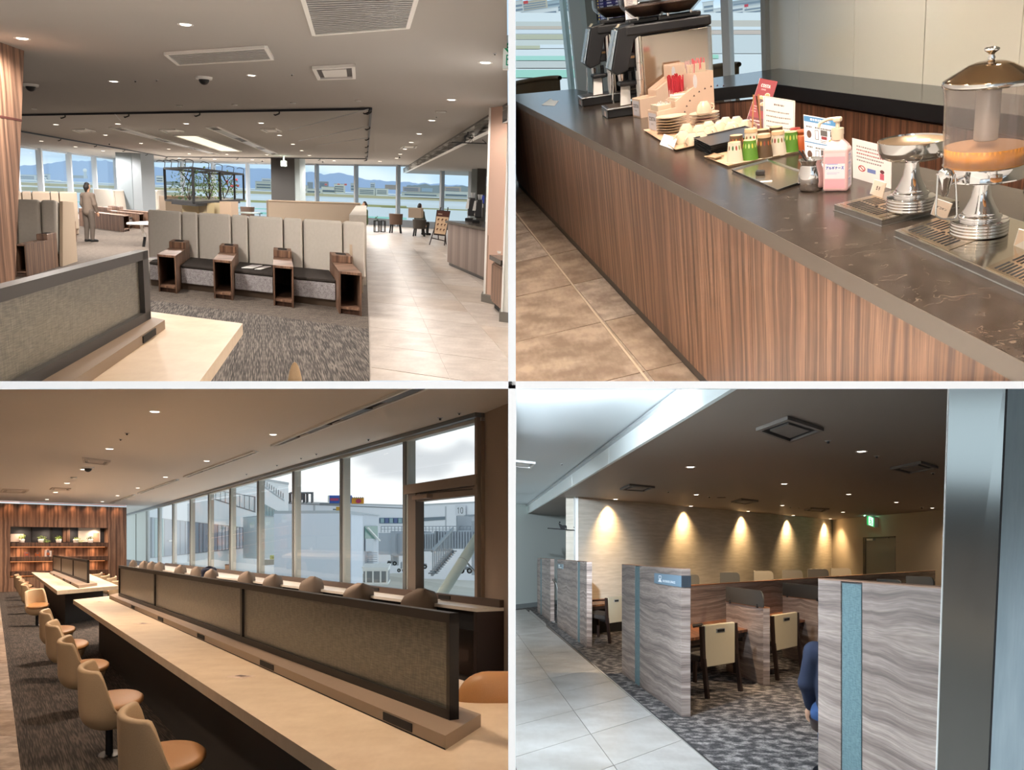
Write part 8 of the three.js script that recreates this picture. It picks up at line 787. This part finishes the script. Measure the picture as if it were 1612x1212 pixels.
  const endPanel = (x0, x1, strip, label) => { const A = pw(x0), B = pw(x1), g = thing(R, 'booth_end_panel', label, 'partition panel', A), [s0, s1] = strip.map(pw); fit(g, 'board', slabOn(A, s0, 0, HP, 0, TH), MT.oak); fit(g, 'board', slabOn(s1, B, 0, HP, 0, TH), MT.oak); fit(g, 'core', slabOn(s0, s1, 0, HP - 0.004, -0.004, TH), MT.frame); fit(g, 'fabric_strip', slabOn(s0.clone().lerp(s1, 0.06), s1.clone().lerp(s0, 0.06), 0.0, HP - 0.01, -0.001, 0.02), MT.teal, 'woven pale blue strip'); fit(g, 'top_edge', slabOn(A, B, HP, HP + 0.006, 0, TH), P(0x9a745a, 0.5)); g.A = A; g.B = B; return g; };
  endPanel(846, 866.5, [850.5, 852.8], 'farthest timber end panel by the grey wall'); const p1 = endPanel(877.5, 923.5, [909, 912.8], 'second timber end panel with a tiny icon plate'), p2 = endPanel(979, 1072.5, [999, 1007], 'third timber end panel bearing the business space plate'); endPanel(1288, 1484, [1323.5, 1357.5], 'large near timber end panel beside the steel column');
  { const A = pw(1031), B = pw(1072.6), hh = (y) => R.wall(1050, y, Lb, Rb).y, g = thing(R, 'name_plate', 'blue grey plate reading business space, wrapped round the panel edge', 'sign', V(A.x, hh(921), A.z)); fit(g, 'plate', slabOn(A, B, hh(921), hh(904), 0.006, 0), P(0x6f8798, 0.5)); fit(g, 'return_plate', slabOn(B.clone().add(V(0, 0, 0.004)), B.clone().add(V(TH * 1.02, 0, 0.002)), hh(921), hh(904), 0.004, 0.0), P(0x2c333a, 0.5)); const e = B.clone().sub(A).normalize(), n = V(-e.z, 0, e.x), y0 = hh(920.6), y1 = hh(904.4), O = (p, y) => V(p.x, y, p.z).addScaledVector(n, 0.0065), f = plate([O(A, y0), O(B, y0), O(B, y1), O(A, y1)], 0.001); f.userData.keep = true; fit(g, 'lettering', f, printed(512, 128, (c, w, h) => { c.fillStyle = '#6f8798'; c.fillRect(0, 0, w, h); c.fillStyle = '#f2f4f6'; c.font = 'bold 38px sans-serif'; c.save(); c.translate(178, 98); c.scale(0.8, 1); c.fillText('BUSINESS SPACE', 0, 0); c.restore(); c.fillRect(96, 20, 54, 44); c.fillStyle = '#6f8798'; c.fillRect(104, 28, 38, 28); c.fillStyle = '#f2f4f6'; c.beginPath(); c.moveTo(84, 104); c.lineTo(162, 104); c.lineTo(140, 68); c.lineTo(106, 68); c.fill(); })); }
  { const A = pw(878), B = pw(886.5), hh = (y) => R.wall(882, y, Lb, Rb).y, g = thing(R, 'name_plate', 'tiny blue grey icon plate on the second end panel', 'sign', V(A.x, hh(895), A.z)); fit(g, 'plate', slabOn(A, B, hh(895), hh(887.5), 0.006, 0), P(0x8397a0, 0.5)); fit(g, 'icon', slabOn(A.clone().lerp(B, 0.25), A.clone().lerp(B, 0.4), hh(893), hh(889), 0.009, 0), MT.white); fit(g, 'icon', slabOn(A.clone().lerp(B, 0.25), A.clone().lerp(B, 0.75), hh(894), hh(892.8), 0.009, 0), MT.white); }
  { const p = at(875, 979.5), s = R.px(p), g = thing(R, 'crook_pole', 'thin bent chrome pole stand beside the second end panel', 'pole', p), h = (y) => R.up(p, y); part(g, 'pole', tube([V(2.6 * s, 0.02, 0), V(3.4 * s, h(940), 0), V(3 * s, h(926), 0), V(0.4 * s, h(917), 0), V(-5 * s, h(911.5), 0)], 0.014, 8, 40), MT.chrome); part(g, 'base', lathe([[0, 0], [6 * s, 0], [6 * s, 0.012], [1 * s, 0.02], [0, 0.02]], 28), MT.steelBr); part(g, 'clip', cyl(0.02, 0.02, 0.05, 3.3 * s, h(932), 0, 12), MT.alu); }
  // spine wall, dividers, screens, desks
  const SH = 1.08, sp0 = at(1080, 921.5, SH), sp1 = at(1500, 896, SH), sd = sp1.clone().sub(sp0).normalize(), spE = sp0.clone().addScaledVector(sd, 20);
  { const g = thing(R, 'booth_spine', 'long timber spine wall behind the desks of the booth row', 'partition panel', fl(sp0)); const n = 4, L = 12; for (let i = 0; i < n; i++) fit(g, 'board', slabOn(fl(sp0).addScaledVector(sd, L * i / n), fl(sp0).addScaledVector(sd, L * (i + 0.998) / n), 0, SH - 0.012, 0, 0.07), MT.oak); fit(g, 'top_edge', slabOn(fl(sp0), fl(sp0).addScaledVector(sd, L), SH - 0.012, SH, 0.003, 0.073), P(0x9a6a48, 0.5)); }
  const HD = 0.88, divs = [[[1143, 946], [1201.6, 956]], [[1232, 937], [1300, 946]]].map(([a, b], i) => { const A = at(...a, HD), B = at(...b, HD), g = thing(R, 'booth_divider', i ? 'second timber divider between desks, running behind the near panel' : 'first timber divider between desks, its end edge facing us', 'partition panel', fl(A)); fit(g, 'board', slabOn(fl(A), fl(B), 0, HD - 0.012, 0, 0.075), MT.oak); fit(g, 'top_edge', slabOn(fl(A), fl(B), HD - 0.012, HD, 0.003, 0.078), P(0x9a6a48, 0.5)); return [A, B]; });
  const scr = (A, B, y0, y1, label, m, round = 0.09, foot = true) => { const L = A.distanceTo(B), g = thing(R, 'privacy_screen', label, 'screen', V(A.x, y0, A.z), facing(A, B)), H = y1 - y0, s = new THREE.Shape(); s.moveTo(0, 0); s.lineTo(L, 0); s.lineTo(L, H - round); s.quadraticCurveTo(L, H, L - round, H); s.lineTo(0, H); const k = (B.z - A.z) * R.s / L; const e = new THREE.ExtrudeGeometry(s, { depth: 0.012, bevelEnabled: false }); e.applyMatrix4(new THREE.Matrix4().set(1, 0, 0, 0, k, 1, 0, 0, 0, 0, 1, 0, 0, 0, 0, 1)); part(g, 'pane', e, m); if (foot) for (const t of [0.12, 0.85]) part(g, 'clamp', bx(L * t - 0.02, L * t + 0.02, k * L * t - 0.012, k * L * t + 0.03, -0.01, 0.022), MT.frame); return g; };
  const dark = P(0x3e3c38, 0.5), pale = P(0xa89c86, 0.7); { const [A, B] = divs[0]; scr(fl(A).lerp(fl(B), 0.02), fl(A).lerp(fl(B), 1.02), HD, R.up(fl(A), 923), 'dark privacy screen on the first divider', dark, 0.14); const [C, D] = divs[1]; scr(fl(C).lerp(fl(D), 0.02), fl(C).lerp(fl(D), 0.98), HD, R.up(fl(C), 917), 'dark privacy screen on the second divider', dark, 0.1); }
  [[1083, 1100, 904.5, 920, 'first'], [1133.5, 1164, 901, 917.5, 'second'], [1186, 1217, 898.5, 915, 'third'], [1231.5, 1263, 897, 913, 'fourth'], [1271, 1304, 895.5, 911, 'fifth'], [1307.5, 1339.5, 894.5, 909, 'sixth']].forEach(([x0, x1, y0, y1, nm], i) => { const t = -R.wall(x0, 915, sp0, spE).z + 1.4, A = R.dep(x0, y1, t), B = R.dep(x1, y1 - 1, t + 0.12), yA = R.up(fl(A), y1 + 3), yT = R.up(fl(A), y0); scr(fl(A), fl(B), yA, yT, `pale privacy screen above the spine wall, ${nm} from the left`, pale, (yT - yA) * 0.45, false); const g = thing(R, 'booth_divider', `far divider carrying the ${nm} pale screen, behind the spine wall`, 'partition panel', fl(A)); fit(g, 'board', slabOn(fl(A), fl(B), 0, yA, 0, 0.05), MT.oak); fit(g, 'top_edge', slabOn(fl(A), fl(B), yA, yA + 0.012, 0.004, 0.054), P(0x8a5638, 0.5)); });
  { const A = R.dep(1395, 913, 12), B = R.dep(1471, 918, 10.5), yT = R.up(fl(B), 907); for (const [x0, x1, y, l] of [[1382, 1421, 911, 'dark rounded screen just above the near end panel, left one'], [1428, 1471, 906.5, 'dark rounded screen just above the near end panel, right one']]) { const a = R.dep(x0, 930, 9), b = R.dep(x1, 932, 8.6); scr(fl(a), fl(b), 0.9, R.up(fl(a), y), l, P(0x35332f, 0.5), 0.07); const g = thing(R, 'booth_divider', l.replace('dark rounded screen', 'hidden divider under the screen'), 'partition panel', fl(a)); fit(g, 'board', slabOn(fl(a), fl(b), 0, 0.89, 0, 0.05), MT.oak); fit(g, 'top_edge', slabOn(fl(a), fl(b), 0.89, 0.9, 0.003, 0.053), P(0x8a5638, 0.5)); } }
  const desk = (q, H, label, sock) => { const c = q.map(([x, y]) => at(x, y, H)), g = thing(R, 'booth_desk', label, 'desk', V(c[0].x, 0, c[0].z)); fit(g, 'worktop', prism(c, H - 0.03, H), MT.deskWood); fit(g, 'apron', slabOn(fl(c[0]).lerp(fl(c[1]), 0.05), fl(c[0]).lerp(fl(c[1]), 0.95), H - 0.09, H - 0.03, -0.03, 0.05), MT.darkWood); fit(g, 'support', slabOn(fl(c[3]), fl(c[2]), 0, H - 0.03, 0, 0.04), MT.darkWood); if (sock) { const s = sock.map(([x, y]) => at(x, y, H + 0.001)); fit(g, 'socket_strip', prism(s, H, H + 0.02), MT.matBlack); } };
  desk([[1083, 1005], [1180, 990], [1150, 972.5], [1080, 983]], 0.59, 'wooden desk in the front booth with a socket strip', [[1091, 988], [1107, 985.5], [1105, 983], [1090, 985]]); desk([[1209, 984.5], [1271, 975], [1240, 961.5], [1209, 964.5]], 0.59, 'wooden desk in the second booth behind the divider'); desk([[928, 953], [985, 947], [985, 941], [928, 943]], 0.59, 'wooden desk seen between the second and third end panels');
  { const a = at(930, 1005), b = at(990, 1000), g = thing(R, 'shade_sheet', 'black sheet standing for the shade under the rear desk', 'panel', fl(a)); fit(g, 'board', slabOn(fl(a).add(V(0.06, 0, -0.9)), fl(b).add(V(0, 0, -0.9)), 0, 0.6, 0, 0.03), MT.matBlack); fit(g, 'edge', slabOn(fl(a).add(V(0.06, 0, -0.9)), fl(b).add(V(0, 0, -0.9)), 0.6, 0.62, 0.003, 0.033), MT.darkWood); }  // black sheet imitates the dark void under the desk
  const bchair = (l, rg, yT, yB, label, deep = 0.5) => { const A = at(...l), B = at(...rg), W = A.distanceTo(B), g = thing(R, 'booth_chair', label, 'chair', A, facing(A, B), 'cream backed booth chairs'), k = (B.z - A.z) * R.s / W, hT = R.up(A, yT), hB = R.up(A, yB), sl = (geo) => geo.applyMatrix4(new THREE.Matrix4().set(1, 0, 0, 0, k, 1, 0, 0, 0, 0, 1, 0, 0, 0, 0, 1));
    part(g, 'back_panel', sl(bx(0.03, W - 0.03, hB, hT, -0.045, 0.0, 0.012)), MT.chairCream); const w = W * 0.26, sx = W * 0.5; part(g, 'handle', sl(bx(sx - w / 2, sx + w / 2, hT - (hT - hB) * 0.2, hT - (hT - hB) * 0.1, -0.002, 0.006, 0.004)), MT.alu); part(g, 'handle_slot', sl(bx(sx - w * 0.4, sx + w * 0.4, hT - (hT - hB) * 0.185, hT - (hT - hB) * 0.125, 0.003, 0.008)), MT.matBlack);
    for (const x of [0, W]) { part(g, 'leg', sl(bar(V(x, -0.02, 0.05), V(x, hB + 0.1, 0), 0.04, 0.04)), MT.darkWood); part(g, 'back_post', sl(bar(V(x, hB, 0.0), V(x, hT - 0.01, -0.02), 0.035, 0.05)), MT.darkWood); part(g, 'leg', sl(bar(V(x * 0.9 + W * 0.05, -0.02, -deep), V(x * 0.9 + W * 0.05, hB + 0.08, -deep), 0.035, 0.035)), MT.darkWood); } part(g, 'seat', sl(bx(0, W, hB + 0.05, hB + 0.12, -deep - 0.03, -0.05, 0.02)), P(0x3a3430, 0.7)); return g; };
  bchair([1107.5, 1099], [1159.5, 1087.5], 985, 1052, 'cream backed chair at the front booth desk'); bchair([1218, 1070.5], [1257, 1059], 969, 1026, 'cream backed chair at the second booth desk'); bchair([956, 1013], [984, 1008], 940.5, 982, 'cream backed chair half hidden behind the third end panel');
  makePersonIn(R, 1316, 1222);
  function makePersonIn(R, x, y) { const p = at(x, y); globalThis.makePerson(p, 2.7, 'visitor in navy blue clothes seated behind the near end panel, mostly hidden', 0.86, { sit: true, top: P(0x1b2338, 0.9), legs: P(0x27446e, 0.9), room: R }); const g = thing(R, 'round_stool', 'dark round stool under the hidden visitor in navy', 'stool', p); part(g, 'seat', cyl(0.16, 0.17, 0.06, 0, 0.32, 0, 24), MT.darkWood); part(g, 'pedestal', cyl(0.03, 0.03, 0.32), MT.black); part(g, 'base', cyl(0.16, 0.15, 0.02, 0, 0, 0, 24), MT.black); }
  { // steel clad column
    const D = (x, y, t) => R.dep(x, y, t), g = structGroup(R, 'column_6', fl(D(1560, 1212, 4.2))), P4 = (x, k, t, y) => { const xx = x - k * (y - 612) / 600; return D(xx, y, t); }, y0 = 560, y1 = 1390, L = (y) => P4(1494, 19, 3.4, y), Mm = (y) => P4(1584, 28, 3.34, y), Rr = (y) => P4(1700, 30, 4.2, y), Bk = (y) => P4(1600, 20, 4.4, y);
    const q = (f, y) => f(y); fit(g, 'core', solid([L, Mm, Rr, Bk].map((f) => q(f, y1).add(V(0.01, 0, -0.012))), [L, Mm, Rr, Bk].map((f) => q(f, y0).add(V(0.01, 0, -0.012)))), P(0x8fa0a4, 0.6)); const face = (a, b, m, nm, th) => { const geo = plate([a(y1), b(y1), b(y0), a(y0)], th); geo.userData.keep = true; fit(g, nm, geo, m); }; face(L, Mm, P(0xc8d0d0, 0.12, 1), 'steel_face', 0.004); face(Mm, Rr, M({ map: stone([206, 222, 226], [182, 200, 206], 3, 0.4, 60), roughness: 0.45 }), 'stone_face', 0.004); const e = (f, m) => fit(g, 'edge_trim', bar(f(y1), f(y0), 0.008, 0.008), m); e(L, MT.white); e(Mm, MT.frame); }
}
// =====================================================================================
// ADDED PARTITION WALLS between the halls, unseen closing walls, cutting at the partitions
// =====================================================================================
{
  const WALL = { world: (p) => p.clone(), s: 0, q: new THREE.Quaternion() }, w = 5.6 / F, white = P(0xffffff, 0.9), outerM = P(0x9a9086, 0.9);
  const st = (name, geo, mat) => { const m = new THREE.Mesh(geo, mat); m.name = numbered(name); m.userData.kind = 'structure'; m.castShadow = m.receiveShadow = true; scene.add(m); return m; };
  const d0 = 0.6, vert = (D, y0, y1) => solid([V(-w * d0, y0, -d0), V(w * d0, y0, -d0), V(w * D, y0, -D), V(-w * D, y0, -D)], [V(-w * d0, y1, -d0), V(w * d0, y1, -d0), V(w * D, y1, -D), V(-w * D, y1, -D)]);  // added white walls stand for the blank borders between the four views
  st('added_wall_middle', vert(46, 0, 14), white); st('added_wall_middle', vert(9.6, -14, 0), white); for (let i = 0; i < 5; i++) { const a = 9.6 + i * 3.3, p = st('window_6', solid([V(-0.002 * a, -14, -a), V(0.002 * a, -14, -a), V(0.002 * a, -14, -a - 0.12), V(-0.002 * a, -14, -a - 0.12)], [V(-0.002 * a, 0, -a), V(0.002 * a, 0, -a), V(0.002 * a, 0, -a - 0.12), V(-0.002 * a, 0, -a - 0.12)]), MT.alu); if (i < 4) { const q = new THREE.BufferGeometry(); q.setAttribute('position', new THREE.Float32BufferAttribute([0, -14, -a, 0, -14, -a - 3.3, 0, 0, -a - 3.3, 0, -14, -a, 0, 0, -a - 3.3, 0, 0, -a], 3)); q.computeVertexNormals(); const m = new THREE.Mesh(q, MT.glass); m.name = 'pane'; p.add(m); } }  // added white dividers; unseen glazed strip lets side daylight into the booth hall
  const hor = (D, x0, x1) => { const g = vert(D, x0, x1); g.rotateZ(-Math.PI / 2); return g; };
  st('added_wall_level', hor(9, -36, 0), white); st('added_wall_level', hor(7.5, 0, 36), white);
  const b = (x0, x1, y0, y1, z0, z1) => bx(x0, x1, y0, y1, z0, z1);
  st('wall_back', b(-36, 36, 3.2, 14, 3, 3.3), outerM); st('wall_back', b(-36, -6, -14, 3.2, 3, 3.3), outerM); st('wall_back', b(10, 36, -14, 3.2, 3, 3.3), outerM); st('wall_back', b(-6, 10, -14, -0.9, 3, 3.3), outerM);  // unseen closing walls; the opening behind the viewer lets daylight in
  st('wall_left', b(-36.3, -36, -14, 14, -30, 3.3), outerM); st('wall_right', b(30, 30.3, -14, 14, -30, 3.3), outerM);
  const lamp = new THREE.PointLight(0xffffff, 2.6, 0, 2); lamp.position.set(0, 0.0, 0.5); lamp.castShadow = true; scene.add(lamp);  // added light that whitens the partition edges
  const bulb = new THREE.Mesh(sph(0.03, 0, 0, 0.5, 12), M({ color: 0xffffff, emissive: 0xffffff, emissiveIntensity: 3 })); bulb.name = 'added_lamp'; bulb.userData = { label: 'added small round lamp behind the viewer, whitening the partition edges', category: 'lamp' }; scene.add(bulb);
}
scene.updateMatrixWorld(true);
{ // cut every piece where a partition wall stands
  const m = 5.9 / F, done = new Map();
  for (const o of meshes) {
    const R = o.room; if (!R || o.isInstancedMesh) continue;
    const M4 = o.matrixWorld, fs = [(p) => R.sx * p.x + m * Math.min(p.z, 0), (p) => R.sy * p.y + m * Math.min(p.z, 0)];
    o.geometry.computeBoundingBox(); const bb = o.geometry.boundingBox, cor = []; for (const x of [bb.min.x, bb.max.x]) for (const y of [bb.min.y, bb.max.y]) for (const z of [bb.min.z, bb.max.z]) cor.push(V(x, y, z).applyMatrix4(M4));
    for (const f of fs) {
      const v = cor.map(f); if (Math.min(...v) >= 0) continue;
      if (Math.max(...v) <= 0) { o.geometry = null; break; }
      const g = o.geometry.index ? o.geometry.toNonIndexed() : o.geometry, names = ['position', 'normal', 'uv'].filter((k) => g.attributes[k]), out = { position: [], normal: [], uv: [] }, n = g.attributes.position.count, q = V();
      const get = (i) => { const r = {}; for (const k of names) { const a = g.attributes[k]; r[k] = a.itemSize === 2 ? [a.getX(i), a.getY(i)] : [a.getX(i), a.getY(i), a.getZ(i)]; } r.f = f(q.fromArray(r.position).applyMatrix4(M4)); return r; };
      const mixv = (a, b) => { const t = a.f / (a.f - b.f), r = { f: 0 }; for (const k of names) r[k] = a[k].map((x, i) => lerp(x, b[k][i], t)); return r; };
      for (let i = 0; i < n; i += 3) {
        const T = [get(i), get(i + 1), get(i + 2)], poly = []; for (let j = 0; j < 3; j++) { const a = T[j], b = T[(j + 1) % 3]; if (a.f >= 0) poly.push(a); if ((a.f >= 0) !== (b.f >= 0)) poly.push(mixv(a, b)); }
        for (let j = 1; j + 1 < poly.length; j++) for (const v of [poly[0], poly[j], poly[j + 1]]) for (const k of names) out[k].push(...v[k]);
      }
      if (!out.position.length) { o.geometry = null; break; }
      const ng = new THREE.BufferGeometry(); for (const k of names) ng.setAttribute(k, new THREE.Float32BufferAttribute(out[k], k === 'uv' ? 2 : 3)); o.geometry = ng;
    }
    if (!o.geometry) { if (o.children.length) { o.geometry = new THREE.BufferGeometry(); } else o.removeFromParent(); }
  }
  for (const o of [...scene.children]) { if (!o.isGroup) continue; let n = 0; o.traverse((c) => { if (c.isMesh) n++; }); if (!n) scene.remove(o); }
}
renderer.render(scene, camera);
